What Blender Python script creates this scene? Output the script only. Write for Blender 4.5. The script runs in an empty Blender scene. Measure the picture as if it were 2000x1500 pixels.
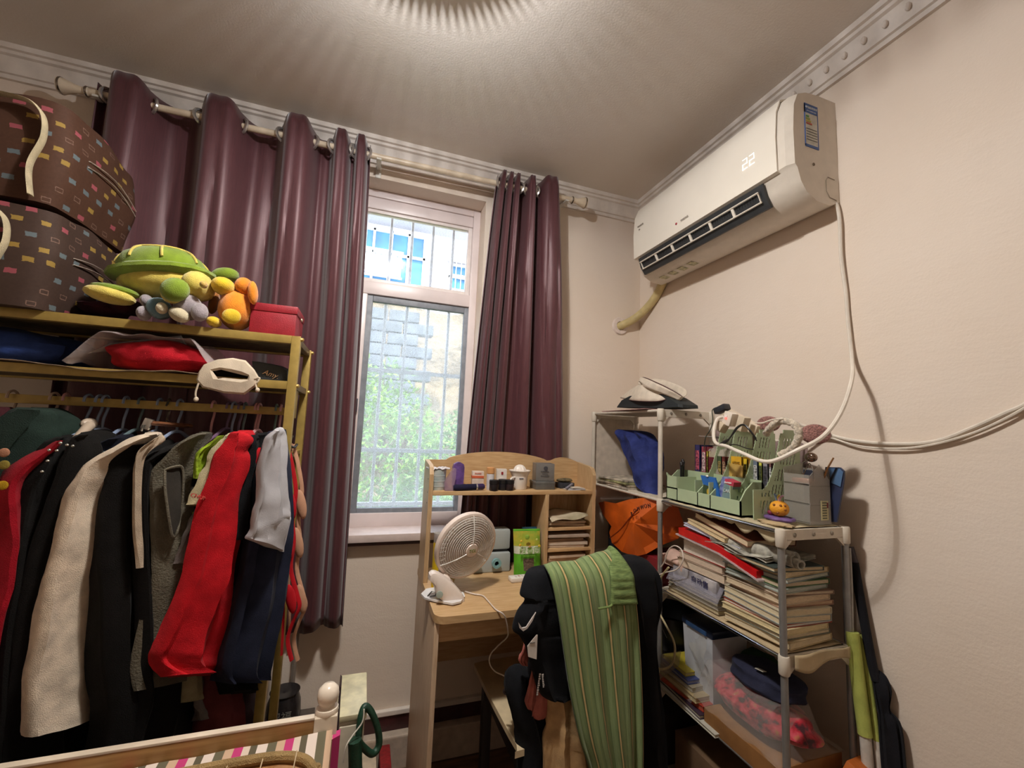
import bpy, bmesh, math, random
from mathutils import Vector, Matrix, Euler, noise
V = Vector; R = math.radians; PI = math.pi; cos = math.cos; sin = math.sin
S = bpy.context.scene; COL = S.collection
# ---------------------------------------------------------------- camera
FPX = 825.0; HC = 1.35
_yaw, _pit, _rol = R(18.65), R(6.22), R(2.44)
_f = V((sin(_yaw)*cos(_pit), cos(_yaw)*cos(_pit), sin(_pit))); _r = V((cos(_yaw), -sin(_yaw), 0)); _u = _r.cross(_f)
_r2 = cos(_rol)*_r + sin(_rol)*_u; _u2 = -sin(_rol)*_r + cos(_rol)*_u
cd = bpy.data.cameras.new('camera'); cam = bpy.data.objects.new('camera', cd); COL.objects.link(cam)
cd.sensor_width = 36; cd.lens = FPX/2000*36; cd.clip_start = .02
cam.matrix_world = Matrix(((_r2.x, _u2.x, -_f.x, 0), (_r2.y, _u2.y, -_f.y, 0), (_r2.z, _u2.z, -_f.z, HC), (0, 0, 0, 1)))
S.camera = cam
# ---------------------------------------------------------------- light
LC = V((.045, .85, 2.53))
w = bpy.data.worlds.new('sky'); S.world = w; w.use_nodes = True
w.node_tree.nodes['Background'].inputs[0].default_value = (.80, .90, 1, 1)
w.node_tree.nodes['Background'].inputs[1].default_value = 5.4
sl = bpy.data.lights.new('sun', 'SUN'); sl.energy = 5.5; sl.angle = R(1); sl.color = (1, .96, .88)
so = bpy.data.objects.new('sun', sl); COL.objects.link(so); so.rotation_euler = V((-.35, -1, 1.25)).to_track_quat('Z', 'Y').to_euler()
S.view_settings.view_transform = 'Standard'; S.view_settings.look = 'None'; S.view_settings.gamma = 1
S.view_settings.use_curve_mapping = False; S.view_settings.exposure = 0.42
LAMP_W = 17.5
# ---------------------------------------------------------------- helpers
def ray(x, y): return _f + _r2*((x-1000)/FPX) - _u2*((y-750)/FPX)
def gy(x, y, d): v = ray(x, y); return v*(d/v.y) + V((0, 0, HC))
def gx(x, y, d): v = ray(x, y); return v*(d/v.x) + V((0, 0, HC))
def gz(x, y, z): v = ray(x, y); return v*((z-HC)/v.z) + V((0, 0, HC))
def lin(c):
    if isinstance(c, str): c = tuple(int(c[i:i+2], 16) for i in (0, 2, 4))
    return tuple(((v/255)/12.92 if v/255 <= .04045 else ((v/255+.055)/1.055)**2.4) for v in c) + (1,)
_mc = {}
class NT:
    def __init__(s, m): s.t = m.node_tree; s.n = s.t.nodes; s.l = s.t.links
    def add(s, ty, **k):
        n = s.n.new(ty)
        for a, b in k.items():
            if a.startswith('i_'):
                a = a[2:]; a = int(a) if a.isdigit() else a.replace('_', ' ')
                if hasattr(b, 'is_output'): s.l.new(b, n.inputs[a])
                else: n.inputs[a].default_value = b
            else: setattr(n, a, b)
        return n
    def mix(s, fac, a, b, mode='MIX'):
        n = s.n.new('ShaderNodeMix'); n.data_type = 'RGBA'; n.blend_type = mode
        for i, v in ((0, fac), (6, a), (7, b)):
            if hasattr(v, 'is_output'): s.l.new(v, n.inputs[i])
            else: n.inputs[i].default_value = v
        return n.outputs[2]
    def math(s, op, a, b=0.0, c=0.0):
        n = s.n.new('ShaderNodeMath'); n.operation = op
        for i, v in enumerate((a, b, c)):
            if hasattr(v, 'is_output'): s.l.new(v, n.inputs[i])
            else: n.inputs[i].default_value = v
        return n.outputs[0]
def base(name, rough=.6, spec=.5, metal=0):
    m = bpy.data.materials.new(name); m.use_nodes = True; t = NT(m); p = t.n['Principled BSDF']
    p.inputs['Roughness'].default_value = rough; p.inputs['Specular IOR Level'].default_value = spec; p.inputs['Metallic'].default_value = metal
    return m, t, p
def mat(c, rough=.6, var=.12, sc=30, bump=.0, bsc=200, metal=0, spec=.5, em=0, alpha=1, sheen=0, trans=0, c2=None, stretch=None, sub=0):
    key = (str(c), rough, var, sc, bump, bsc, metal, spec, em, alpha, sheen, trans, str(c2), stretch)
    if key in _mc: return _mc[key]
    m, t, p = base('surface', rough, spec, metal); C = lin(c)
    co = t.add('ShaderNodeTexCoord').outputs['Object']
    if stretch: co = t.add('ShaderNodeMapping', i_Vector=co, i_Scale=stretch).outputs[0]
    nz = t.add('ShaderNodeTexNoise', i_Vector=co, i_Scale=sc, i_Detail=4.0)
    D = lin(c2) if c2 else tuple(v*(1-var*2.2) for v in C[:3])+(1,)
    L = C if c2 else tuple(min(1, v*(1+var*.8)) for v in C[:3])+(1,)
    r = t.add('ShaderNodeMapRange', i_0=nz.outputs[0], i_1=.3, i_2=.7)
    t.l.new(t.mix(r.outputs[0], L, D), p.inputs['Base Color'])
    if bump:
        n2 = t.add('ShaderNodeTexNoise', i_Vector=co, i_Scale=bsc, i_Detail=3.0)
        b = t.add('ShaderNodeBump', i_Strength=bump, i_Distance=.004, i_Height=n2.outputs[0]); t.l.new(b.outputs[0], p.inputs['Normal'])
    if em: p.inputs['Emission Color'].default_value = C; p.inputs['Emission Strength'].default_value = em
    if sheen: p.inputs['Sheen Weight'].default_value = sheen
    if trans: p.inputs['Transmission Weight'].default_value = trans
    if alpha < 1: p.inputs['Alpha'].default_value = alpha
    _mc[key] = m; return m
def cloth(c, rough=.9, var=.15, sc=25, bump=.25, bsc=500, sheen=.03): return mat(c, rough, var, sc, bump, bsc, 0, .14, sheen=sheen)
def plas(c, rough=.35, var=.03): return mat(c, rough, var, 12)
def wood(c, c2, sc=(1, 12, 12), rough=.45): return mat(c, rough, sc=9, c2=c2, stretch=sc, bump=.05, bsc=20)
def film(c=(235, 235, 240), a=.25, rough=.12):
    k = ('film', str(c), a)
    if k in _mc: return _mc[k]
    m = bpy.data.materials.new('clear_film'); m.use_nodes = True; t = NT(m); t.n.clear()
    tr = t.add('ShaderNodeBsdfTransparent'); g = t.add('ShaderNodeBsdfPrincipled', i_Base_Color=lin(c), i_Roughness=rough)
    nz = t.add('ShaderNodeTexNoise', i_Scale=40.0); bm = t.add('ShaderNodeBump', i_Strength=.6, i_Distance=.01, i_Height=nz.outputs[0]); t.l.new(bm.outputs[0], g.inputs['Normal'])
    mx = t.add('ShaderNodeMixShader', i_0=a, i_1=tr.outputs[0], i_2=g.outputs[0]); o = t.add('ShaderNodeOutputMaterial', i_0=mx.outputs[0])
    _mc[k] = m; return m
def tag(o, label=None, cat=None, group=None, kind=None):
    for k, v in (('label', label), ('category', cat), ('group', group), ('kind', kind)):
        if v: o[k] = v
    return o
def thing(name, label, cat, loc=(0, 0, 0), rot=(0, 0, 0), group=None):
    o = bpy.data.objects.new(name, None); COL.objects.link(o); o.location = loc; o.rotation_euler = rot; o.empty_display_size = .05
    return tag(o, label, cat, group)
def origin(o):
    v = V((0, 0, 0))
    while o: v += V(o.location); o = o.parent
    return v
def crom(ps, n):
    "smooth curve through points"
    ps = [V(p) for p in ps]; out = []
    for i in range(len(ps)-1):
        a = ps[max(i-1, 0)]; b = ps[i]; c = ps[i+1]; d = ps[min(i+2, len(ps)-1)]
        for k in range(n):
            t = k/n; out.append(.5*((2*b)+(c-a)*t+(2*a-5*b+4*c-d)*t*t+(3*b-a-3*c+d)*t**3))
    return out+[ps[-1]]
class MB:
    def __init__(s): s.v = []; s.f = []; s.m = []; s.mi = 0
    def add(s, vs, fs, M=None):
        n = len(s.v); s.v += [(M @ V(v)) if M else V(v) for v in vs]; s.f += [tuple(i+n for i in f) for f in fs]; s.m += [s.mi]*len(fs); return s
    def box(s, x0, x1, y0, y1, z0, z1, M=None, b=0):
        if b:
            bm = bmesh.new(); bmesh.ops.create_cube(bm, size=1)
            for v in bm.verts: v.co = V((x0+(v.co.x+.5)*(x1-x0), y0+(v.co.y+.5)*(y1-y0), z0+(v.co.z+.5)*(z1-z0)))
            bmesh.ops.bevel(bm, geom=bm.edges[:], offset=b, segments=2, affect='EDGES', profile=.6)
            bm.verts.index_update(); s.add([v.co.copy() for v in bm.verts], [[v.index for v in f.verts] for f in bm.faces], M); bm.free(); return s
        vs = [(x, y, z) for z in (z0, z1) for y in (y0, y1) for x in (x0, x1)]
        return s.add(vs, [(0, 2, 3, 1), (4, 5, 7, 6), (0, 1, 5, 4), (2, 6, 7, 3), (0, 4, 6, 2), (1, 3, 7, 5)], M)
    def cb(s, c, sz, rot=(0, 0, 0), b=0):
        M = Matrix.Translation(V(c)) @ Euler(rot).to_matrix().to_4x4()
        return s.box(-sz[0]/2, sz[0]/2, -sz[1]/2, sz[1]/2, -sz[2]/2, sz[2]/2, M, b)
    def loft(s, secs, caps=True, closed=True):
        n = len(secs[0]); vs = [p for q in secs for p in q]; fs = []
        for i in range(len(secs)-1):
            for j in range(n if closed else n-1):
                k = (j+1) % n; fs.append((i*n+j, i*n+k, (i+1)*n+k, (i+1)*n+j))
        if caps and closed: fs += [tuple(range(n-1, -1, -1)), tuple((len(secs)-1)*n+j for j in range(n))]
        return s.add(vs, fs)
    def tube(s, ps, r, n=8, caps=True, flat=1):
        ps = [V(p) for p in ps]; rs = r if isinstance(r, (list, tuple)) else [r]*len(ps); secs = []; up = None
        for i, p in enumerate(ps):
            d = (ps[min(i+1, len(ps)-1)]-ps[max(i-1, 0)]).normalized()
            if up is None: up = d.orthogonal().normalized() if abs(d.z) > .9 else V((0, 0, 1)).cross(d).normalized()
            up = (up-d*up.dot(d)).normalized(); q = d.cross(up)
            secs.append([p+(up*cos(a)+q*sin(a)*flat)*rs[i] for a in (2*PI*k/n for k in range(n))])
        return s.loft(secs, caps)
    def lathe(s, prof, n=20, M=None, c=(0, 0, 0)):
        c = V(c); k0 = len(s.v); vs = []; fs = []; m = len(prof)
        for (r, z) in prof:
            for k in range(n): a = 2*PI*k/n; vs.append(c+V((r*cos(a), r*sin(a), z)))
        for i in range(m-1):
            for j in range(n): k = (j+1) % n; fs.append((i*n+j, i*n+k, (i+1)*n+k, (i+1)*n+j))
        if prof[0][0] > 1e-5: fs.append(tuple(range(n-1, -1, -1)))
        if prof[-1][0] > 1e-5: fs.append(tuple((m-1)*n+j for j in range(n)))
        return s.add(vs, fs, M)
    def ell(s, c, r, rot=(0, 0, 0), n=14, nz=0, p=2.0, seed=0):
        M = Matrix.Translation(V(c)) @ Euler(rot).to_matrix().to_4x4(); vs = []; fs = []; h = n//2+1
        for i in range(h+1):
            t = PI*i/h
            for j in range(n):
                a = 2*PI*j/n; q = V((sin(t)*cos(a), sin(t)*sin(a), cos(t)))
                if p != 2.0: q = V([math.copysign(abs(x)**(2/p), x) for x in q])
                if nz: q *= 1+nz*noise.noise(q*1.7+V((seed, 3.1*seed, 0)))
                vs.append(V((q.x*r[0], q.y*r[1], q.z*r[2])))
        for i in range(h):
            for j in range(n): k = (j+1) % n; fs.append((i*n+j, (i+1)*n+j, (i+1)*n+k, i*n+k))
        return s.add(vs, fs, M)
    def poly(s, pts, d):
        "flat outline pts (3D) extruded by vector d"
        n = len(pts); d = V(d); vs = [V(p) for p in pts]+[V(p)+d for p in pts]
        return s.add(vs, [tuple(range(n-1, -1, -1)), tuple(range(n, 2*n))]+[(i, (i+1) % n, n+(i+1) % n, n+i) for i in range(n)])
    def grid(s, fn, nu, nv, cu=False):
        vs = [fn(i/(nu if cu else nu-1), j/(nv-1)) for j in range(nv) for i in range(nu)]; fs = []
        for j in range(nv-1):
            for i in range(nu if cu else nu-1): k = (i+1) % nu; fs.append((j*nu+i, j*nu+k, (j+1)*nu+k, (j+1)*nu+i))
        return s.add(vs, fs)
    def build(s, name, m, parent=None, smooth=True, local=False, label=None, cat=None, group=None, kind=None, solid=0, subd=0, loc=None, ang=40):
        me = bpy.data.meshes.new(name)
        if parent is None and not local:
            if loc is None:
                xs = [v.x for v in s.v]; ys = [v.y for v in s.v]; loc = V(((min(xs)+max(xs))/2, (min(ys)+max(ys))/2, min(v.z for v in s.v)))
            off = V(loc)
        elif parent is not None and not local: off = origin(parent)
        else: off = V((0, 0, 0))
        me.from_pydata([v-off for v in s.v], [], s.f)
        o = bpy.data.objects.new(name, me); COL.objects.link(o); o.parent = parent
        if parent is None: o.location = off
        for x in (m if isinstance(m, (list, tuple)) else [m]): me.materials.append(x)
        for p, i in zip(me.polygons, s.m): p.material_index = i
        me.update()
        bm = bmesh.new(); bm.from_mesh(me); bmesh.ops.recalc_face_normals(bm, faces=bm.faces); bm.to_mesh(me); bm.free()
        if smooth:
            me.shade_smooth()
            try: me.set_sharp_from_angle(angle=R(ang))
            except Exception: pass
        if solid: d = o.modifiers.new('s', 'SOLIDIFY'); d.thickness = solid; d.offset = 0
        if subd: d = o.modifiers.new('d', 'SUBSURF'); d.levels = d.render_levels = subd
        return tag(o, label, cat, group, kind)
def text(body, m, parent, M, size, depth=.0006, name='lettering', shear=0, label=None):
    cu = bpy.data.curves.new(name, 'FONT'); cu.body = body; cu.size = size; cu.extrude = depth; cu.align_x = 'CENTER'; cu.align_y = 'CENTER'; cu.shear = shear; cu.resolution_u = 2
    o = bpy.data.objects.new(name, cu); COL.objects.link(o); bpy.context.view_layer.update()
    me = bpy.data.meshes.new_from_object(o.evaluated_get(bpy.context.evaluated_depsgraph_get())); bpy.data.objects.remove(o)
    off = Matrix.Translation(-origin(parent)) if parent else Matrix()
    me.transform(off @ M); o = bpy.data.objects.new(name, me); COL.objects.link(o); o.parent = parent; me.materials.clear(); me.materials.append(m)
    return o
def marks(n, m, parent, M, size):
    "row of n tiny strokes for print too small to read"
    b = MB(); r_ = random.Random(n); x = -n*size*.32
    for k in range(n):
        w_ = size*r_.uniform(.28, .5); b.box(x, x+w_, -size*.30, size*r_.uniform(.1, .36), -.0004, .0008, M); x += w_+size*.2
    return b.build('small_print', m, parent, smooth=False)
def frame(c, right, up):
    "matrix whose x is right and y is up, at c"
    r = V(right).normalized(); u = V(up); u = (u-r*u.dot(r)).normalized(); n = r.cross(u); c = V(c)
    return Matrix(((r.x, u.x, n.x, c.x), (r.y, u.y, n.y, c.y), (r.z, u.z, n.z, c.z), (0, 0, 0, 1)))
def copy_tree(o, parent=None):
    c = o.copy(); COL.objects.link(c); c.parent = parent
    for ch in o.children: copy_tree(ch, c)
    return c
rnd = random.Random(7)
# ---------------------------------------------------------------- room shell
YW, XW, ZC = 1.9, 1.355, 2.61
XL, YR = -1.75, -1.6
def wallmat(c, b=.25, seed=0):
    m, t, p = base('painted_plaster', .78, .3)
    co = t.add('ShaderNodeTexCoord').outputs['Object']
    n1 = t.add('ShaderNodeTexNoise', i_Vector=co, i_Scale=1.3, i_Detail=5.0); n2 = t.add('ShaderNodeTexNoise', i_Vector=co, i_Scale=9.0, i_Detail=8.0)
    C = lin(c); D = tuple(v*k for v, k in zip(C[:3], (.93, .89, .84)))+(1,)
    r = t.add('ShaderNodeMapRange', i_0=n1.outputs[0], i_1=.35, i_2=.7)
    a = t.mix(r.outputs[0], C, D); r2 = t.add('ShaderNodeMapRange', i_0=n2.outputs[0], i_1=.62, i_2=.75, i_4=.25)
    t.l.new(t.mix(r2.outputs[0], a, tuple(v*.86 for v in C[:3])+(1,)), p.inputs['Base Color'])
    n3 = t.add('ShaderNodeTexNoise', i_Vector=t.add('ShaderNodeMapping', i_Vector=co, i_Scale=(5, 5, 14)).outputs[0], i_Scale=2.0, i_Detail=6.0)
    b1 = t.add('ShaderNodeBump', i_Strength=b, i_Distance=.02, i_Height=n3.outputs[0])
    n4 = t.add('ShaderNodeTexNoise', i_Vector=co, i_Scale=160.0); b2 = t.add('ShaderNodeBump', i_Strength=.12, i_Distance=.004, i_Height=n4.outputs[0]); t.l.new(b1.outputs[0], b2.inputs['Normal'])
    t.l.new(b2.outputs[0], p.inputs['Normal']); return m
W_ = wallmat((230, 216, 202), .07); WC = wallmat((228, 221, 213), .05); WT = mat((226, 216, 206), .5, .06, 20, .1, 60)
PVC = mat((228, 214, 212), .35, .05, 8); 
MB().box(XL-.1, XW+.1, YR-.1, YW+.3, -.1, 0).build('floor', mat((120, 88, 62), .4, .25, 6, stretch=(1, 8, 1)), smooth=False, kind='structure')
MB().box(XL-.1, XW+.1, YR-.1, YW+.3, ZC, ZC+.2).build('ceiling', WC, smooth=False, kind='structure')
MB().box(XW, XW+.2, YR-.1, YW+.3, 0, ZC).build('wall_right', W_, smooth=False, kind='structure')
MB().box(XL-.2, XL, YR-.1, YW+.3, 0, ZC).build('wall_left', W_, smooth=False, kind='structure')
MB().box(XL, XW, YR-.2, YR, 0, ZC).build('wall_rear', W_, smooth=False, kind='structure')
OX0, OX1, OZ0, OZ1 = -.12, .469, .90, 2.45
b = MB(); b.box(XL, OX0, YW, YW+.25, 0, ZC); b.box(OX1, XW, YW, YW+.25, 0, ZC); b.box(OX0, OX1, YW, YW+.25, 0, OZ0); b.box(OX0, OX1, YW, YW+.25, OZ1, ZC)
b.build('wall_back', W_, smooth=False, kind='structure')
# crown moulding : profile (out, down) run along back, right, left wall
prof = [(0, -.1), (.012, -.1), (.014, -.086), (.022, -.084), (.026, -.07), (.03, -.052), (.04, -.034), (.05, -.03), (.052, -.02), (.062, -.018), (.064, 0), (0, 0)]
def crown(name, fn, L, beads):
    b = MB(); b.loft([[fn(0, o, ZC+d) for o, d in prof], [fn(L, o, ZC+d) for o, d in prof]]); o = b.build(name, WT, kind='structure', ang=20)
    if beads:
        q = MB()
        for k in range(beads):
            t = .15+k*.055; q.ell(fn(t, .033, ZC-.055), (.008, .008, .012), n=8)
        q.build('bead', WT, o, kind='stuff')
crown('trim_1', lambda t, o, z: V((XW-t, YW-o, z)), XW-XL, 0)
crown('trim_2', lambda t, o, z: V((XW-o, YW-t, z)), YW-YR, 26)
crown('trim_3', lambda t, o, z: V((XL+o, YW-t, z)), YW-YR, 0)
# skirting : dark band with white ledges
DK = mat((66, 32, 34), .35, .2, 20); 
MB().box(XL, XW, YW-.012, YW, .125, .185).build('baseboard_back', DK, smooth=False, kind='structure')
MB().box(XL, XW, YW-.02, YW, .185, .205, b=.004).build('trim_4', WT, smooth=False, kind='structure')
MB().box(XL, XW, YW-.05, YW, .0, .125, b=.006).build('trim_5', mat((196, 178, 160), .6, .1), smooth=False, kind='structure')
MB().box(XW-.012, XW, YR, YW-.05, .06, .185).build('baseboard_right', DK, smooth=False, kind='structure')
# window sill board
b = MB(); b.box(OX0-.02, OX1+.03, YW-.045, YW+.105, OZ0-.028, OZ0+.004, b=.005); b.build('trim_6', mat((214, 196, 190), .4, .05), kind='structure')
MB().box(OX0-.015, OX1+.025, YW-.035, YW, OZ0-.042, OZ0-.028).build('trim_7', DK, smooth=False, kind='structure')
# ---- window unit
FY = 2.03
win = thing('window_1', 'white framed window with fixed upper light and dusty casement behind bars', 'window', (0.17, FY, OZ0)); win['kind'] = 'structure'; del win['category']
def rectframe(b, x0, x1, z0, z1, w, y0, y1, wb=None, bev=.003):
    wb = wb or w
    b.box(x0, x0+w, y0, y1, z0, z1, b=bev); b.box(x1-w, x1, y0, y1, z0, z1, b=bev); b.box(x0+w, x1-w, y0, y1, z1-w, z1, b=bev); b.box(x0+w, x1-w, y0, y1, z0, z0+wb, b=bev)
b = MB(); rectframe(b, OX0, OX1, OZ0, OZ1, .035, FY-.03, FY+.04, .06); b.box(OX0+.03, OX1-.03, FY-.03, FY+.04, 1.945, 2.005, b=.004); b.box(OX0+.035, OX1-.035, FY-.022, FY+.03, 2.36, 2.415, b=.004)
b.box(-.085, -.04, FY-.028, FY+.038, OZ0+.06, 1.945, b=.004)
b.build('window_frame', PVC, win)
b = MB(); rectframe(b, OX0+.03, OX1-.035, 2.005, 2.365, .02, FY-.012, FY+.02); b.build('upper_sash', mat((236, 226, 222), .35, .04), win)
SG = mat((120, 124, 130), .5, .15, 40)
b = MB(); rectframe(b, -.045, .445, .945, 1.945, .03, FY-.018, FY+.012, .035); o = b.build('lower_sash', mat((136, 140, 148), .5, .12, 30), win, label='grey framed screened casement')
b = MB(); b.box(-.062, -.045, FY-.045, FY-.03, 1.40, 1.46, b=.003); b.box(-.06, -.05, FY-.055, FY-.045, 1.34, 1.42, b=.003); b.build('handle', mat((70, 72, 80), .4, .1), o, label='dark window latch')
gl = bpy.data.materials.new('window_glass'); gl.use_nodes = True; t = NT(gl); t.n.clear()
tr = t.add('ShaderNodeBsdfTransparent', i_0=(.97, .98, 1, 1)); g = t.add('ShaderNodeBsdfGlossy', i_Roughness=.03); fr = t.add('ShaderNodeFresnel', i_0=1.45)
t.add('ShaderNodeOutputMaterial', i_0=t.add('ShaderNodeMixShader', i_0=fr.outputs[0], i_1=tr.outputs[0], i_2=g.outputs[0]).outputs[0])
MB().box(OX0+.045, OX1-.05, FY, FY+.004, 2.02, 2.35).build('pane', gl, win, smooth=False)
MB().box(OX0+.03, -.085, FY, FY+.004, .96, 1.945).build('pane', gl, win, smooth=False)
# dusty insect mesh + pane of the casement
du = bpy.data.materials.new('dusty_mesh_pane'); du.use_nodes = True; t = NT(du); t.n.clear()
co = t.add('ShaderNodeTexCoord').outputs['Object']; nz = t.add('ShaderNodeTexNoise', i_Vector=co, i_Scale=260.0, i_Detail=2.0); n2 = t.add('ShaderNodeTexNoise', i_Vector=co, i_Scale=5.0, i_Detail=6.0)
fac = t.math('MULTIPLY_ADD', n2.outputs[0], .18, .10); fac = t.math('ADD', fac, t.math('MULTIPLY', nz.outputs[0], .28))
tr = t.add('ShaderNodeBsdfTransparent', i_0=(.96, .98, 1, 1)); d1 = t.add('ShaderNodeBsdfDiffuse', i_Color=(.62, .66, .70, 1)); d2 = t.add('ShaderNodeBsdfTranslucent', i_Color=(.62, .66, .72, 1))
dd = t.add('ShaderNodeMixShader', i_0=.6, i_1=d1.outputs[0], i_2=d2.outputs[0])
t.add('ShaderNodeOutputMaterial', i_0=t.add('ShaderNodeMixShader', i_0=fac, i_1=tr.outputs[0], i_2=dd.outputs[0]).outputs[0])
MB().box(-.016, .416, FY, FY+.003, .98, 1.916).build('insect_screen', du, win, smooth=False)
# security bars outside
b_m = mat((206, 210, 216), .5, .1, 60)
for x in (-.075, .045, .148, .252, .357, .44):
    for z0, z1 in ((.93, 1.95), (2.0, 2.40)): MB().tube([(x, FY+.09, z0), (x, FY+.09, z1)], .0075, 8).build('security_bar', b_m, win)
for z in (.97, 1.22, 1.60, 1.985): MB().box(OX0, OX1, FY+.082, FY+.1, z, z+.018).build('cross_bar', b_m, win, smooth=False)
# ---------------------------------------------------------------- outdoors
gmat = mat((120, 112, 96), .9, .3, 3)
MB().box(-12, 16, YW+.3, 30, -1.3, -1.2).build('ground', gmat, smooth=False, kind='structure')
bd = thing('apartment_building', 'sunlit pale apartment block with blue curtained windows seen through the upper pane', 'building', (1, 10, -1.2))
FB = mat((206, 200, 200), .8, .1, 2, .3, 20); BLU = mat((58, 96, 140), .3, .3, 3, c2=(70, 130, 160)); WHT = mat((236, 236, 236), .6, .05)
MB().box(-9, 13, 10, 14, -1.2, 6.0).build('wall', FB, bd, smooth=False)
MB().box(-9.4, 13.4, 9.35, 14.4, 6.0, 6.14).build('roof_slab', mat((190, 190, 196), .7), bd, smooth=False)
MB().box(-9.1, 13.1, 9.85, 10, 4.35, 4.5).build('ledge', FB, bd, smooth=False)
def bwin(x0, x1, z0, z1, nx, tr, bars):
    f = MB(); rectframe(f, x0, x1, z0, z1, .05, 9.9, 10.02, bev=0); f.box(x0, x1, 9.9, 10, tr-.03, tr+.03)
    for i in range(1, nx): x = x0+(x1-x0)*i/nx; f.box(x-.025, x+.025, 9.9, 10, z0, z1)
    o = f.build('window', WHT, bd, smooth=False)
    for i in range(nx):
        MB().box(x0+(x1-x0)*i/nx+.03, x0+(x1-x0)*(i+1)/nx-.03, 9.96, 9.98, z0+.05, z1-.05).build('pane', BLU, o, smooth=False)
    if bars:
        g = MB(); n = int((x1-x0)/.12)
        for i in range(n+1): x = x0+(x1-x0)*i/n; g.tube([(x, 9.72, z0), (x, 9.72, z1)], .011, 4)
        for z in (z0, (z0+z1)/2, z1): g.box(x0, x1, 9.71, 9.73, z-.02, z+.02)
        for x in (x0, x1): g.box(x-.02, x+.02, 9.72, 10, z1-.02, z1+.02)
        g.build('security_grille', WHT, o)
bwin(-.55, 1.02, 4.6, 5.86, 4, 5.3, 0); bwin(1.62, 2.5, 4.62, 5.32, 2, 5.0, 1); bwin(-3.4, -1.4, 4.6, 5.8, 4, 5.3, 1); bwin(3.6, 5.2, 4.6, 5.8, 3, 5.3, 1)
g = MB()
for k in range(9): g.tube([(-.5+.12*k, 9.55, 4.62), (-.5+.12*k, 9.55, 5.22)], .012, 4)
for z in (4.62, 4.95, 5.22): g.box(-.55, .5, 9.53, 9.57, z-.02, z+.02)
g.build('balcony_rail', WHT, bd)
for x in (1.12, 1.42): MB().tube([(x, 9.9, -1), (x, 9.9, 5.3), (x+.05, 9.8, 5.42)], .035, 8).build('downpipe', WHT, bd)
MB().box(-.3, .45, 9.2, 9.6, 4.66, 4.98, b=.03).build('air_conditioner', WHT, bd)
MB().box(1.55, 2.6, 9.6, 9.95, 5.38, 5.44).build('awning', WHT, bd, smooth=False)
# rock and earth bank
m, t, p = base('rough_rock', .9, .2); co = t.add('ShaderNodeTexCoord').outputs['Object']
v = t.add('ShaderNodeTexVoronoi', i_Vector=co, i_Scale=2.2); n1 = t.add('ShaderNodeTexNoise', i_Vector=co, i_Scale=5.0, i_Detail=8.0)
t.l.new(t.mix(n1.outputs[0], lin((176, 154, 122)), lin((96, 86, 74))), p.inputs['Base Color'])
b_ = t.add('ShaderNodeBump', i_Strength=.9, i_Distance=.2, i_Height=n1.outputs[0]); t.l.new(b_.outputs[0], p.inputs['Normal']); ROCK = m
b = MB(); b.grid(lambda u, v: V((-6+u*14, 6.4+.5*noise.noise(V((u*9, v*5, 1)))+v*.6, -1.2+v*4.55+.1*noise.noise(V((u*20, 0, 3))))), 90, 30)
b.build('rock_bank', ROCK, label='rough tan rock bank behind the green shrubs outside the window', cat='rock')
b = MB()
for r_ in range(9):
    for k in range(5): b.cb((-1.3+.42*k+.2*(r_ % 2), 5.9, 1.55+.16*r_), (.4, .2, .145), (0, 0, rnd.uniform(-.03, .03)), .012)
b.build('stone_wall', mat((104, 108, 114), .9, .2, 6, .6, 30), label='grey block wall outside left of the tan rock', cat='wall')
def leaf(b, c, s, q):
    a = V((s, 0, 0)); w_ = V((0, s*.42, 0)); u_ = V((0, 0, s*.15)); pts = [-a, -w_*.9+u_, a, w_*.9+u_]
    b.add([c+q @ p_ for p_ in pts], [(0, 1, 2, 3)])
def shrub(name, c, r_, n, m, label, size):
    t_ = thing(name, label, 'shrub', (c[0], c[1], -1.2), group=None); b = MB()
    for i in range(n):
        d = V((rnd.gauss(0, 1), rnd.gauss(0, 1), rnd.gauss(0, 1))).normalized(); k = rnd.uniform(.55, 1)**.5*(1+.25*noise.noise(d*2.3+V(c)))
        p_ = V(c)+V((d.x*r_[0], d.y*r_[1], d.z*r_[2]))*k
        leaf(b, p_, size*rnd.uniform(.6, 1.3), Euler((rnd.uniform(-1, 1), rnd.uniform(-1, 1), rnd.uniform(0, 6.3))).to_matrix())
    b.build('foliage', m, t_, smooth=False, kind='stuff')
    b = MB()
    for i in range(7):
        a = rnd.uniform(0, 6.3); b.tube(crom([(c[0]+.05*cos(a), c[1]+.05*sin(a), -1.2), (c[0]+.2*r_[0]*cos(a), c[1]+.2*r_[1]*sin(a), c[2]-r_[2]*.3), (c[0]+.7*r_[0]*cos(a), c[1]+.7*r_[1]*sin(a), c[2]+r_[2]*.5)], 4), .02, 5)
    b.build('stem', mat((90, 72, 50), .9), t_)
def leafmat(c, c2):
    m, t, p = base('leaf', .5, .4); co = t.add('ShaderNodeTexCoord').outputs['Object']; n1 = t.add('ShaderNodeTexNoise', i_Vector=co, i_Scale=9.0, i_Detail=6.0)
    r = t.add('ShaderNodeMapRange', i_0=n1.outputs[0], i_1=.35, i_2=.65); t.l.new(t.mix(r.outputs[0], lin(c), lin(c2)), p.inputs['Base Color'])
    p.inputs['Subsurface Weight'].default_value = 0; return m
LG = leafmat((142, 178, 70), (84, 130, 52)); LG2 = leafmat((128, 165, 84), (66, 112, 56))
shrub('leafy_shrub', (-.1, 4.4, .45), (1.0, .6, 1.55), 12000, LG, 'bright yellow-green shrub outside, nearest the left side of the window', .036)
shrub('leafy_shrub', (1.25, 4.9, .2), (.95, .6, 1.45), 11000, LG2, 'mid-green shrub outside, on the right behind the window bars', .036)
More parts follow.
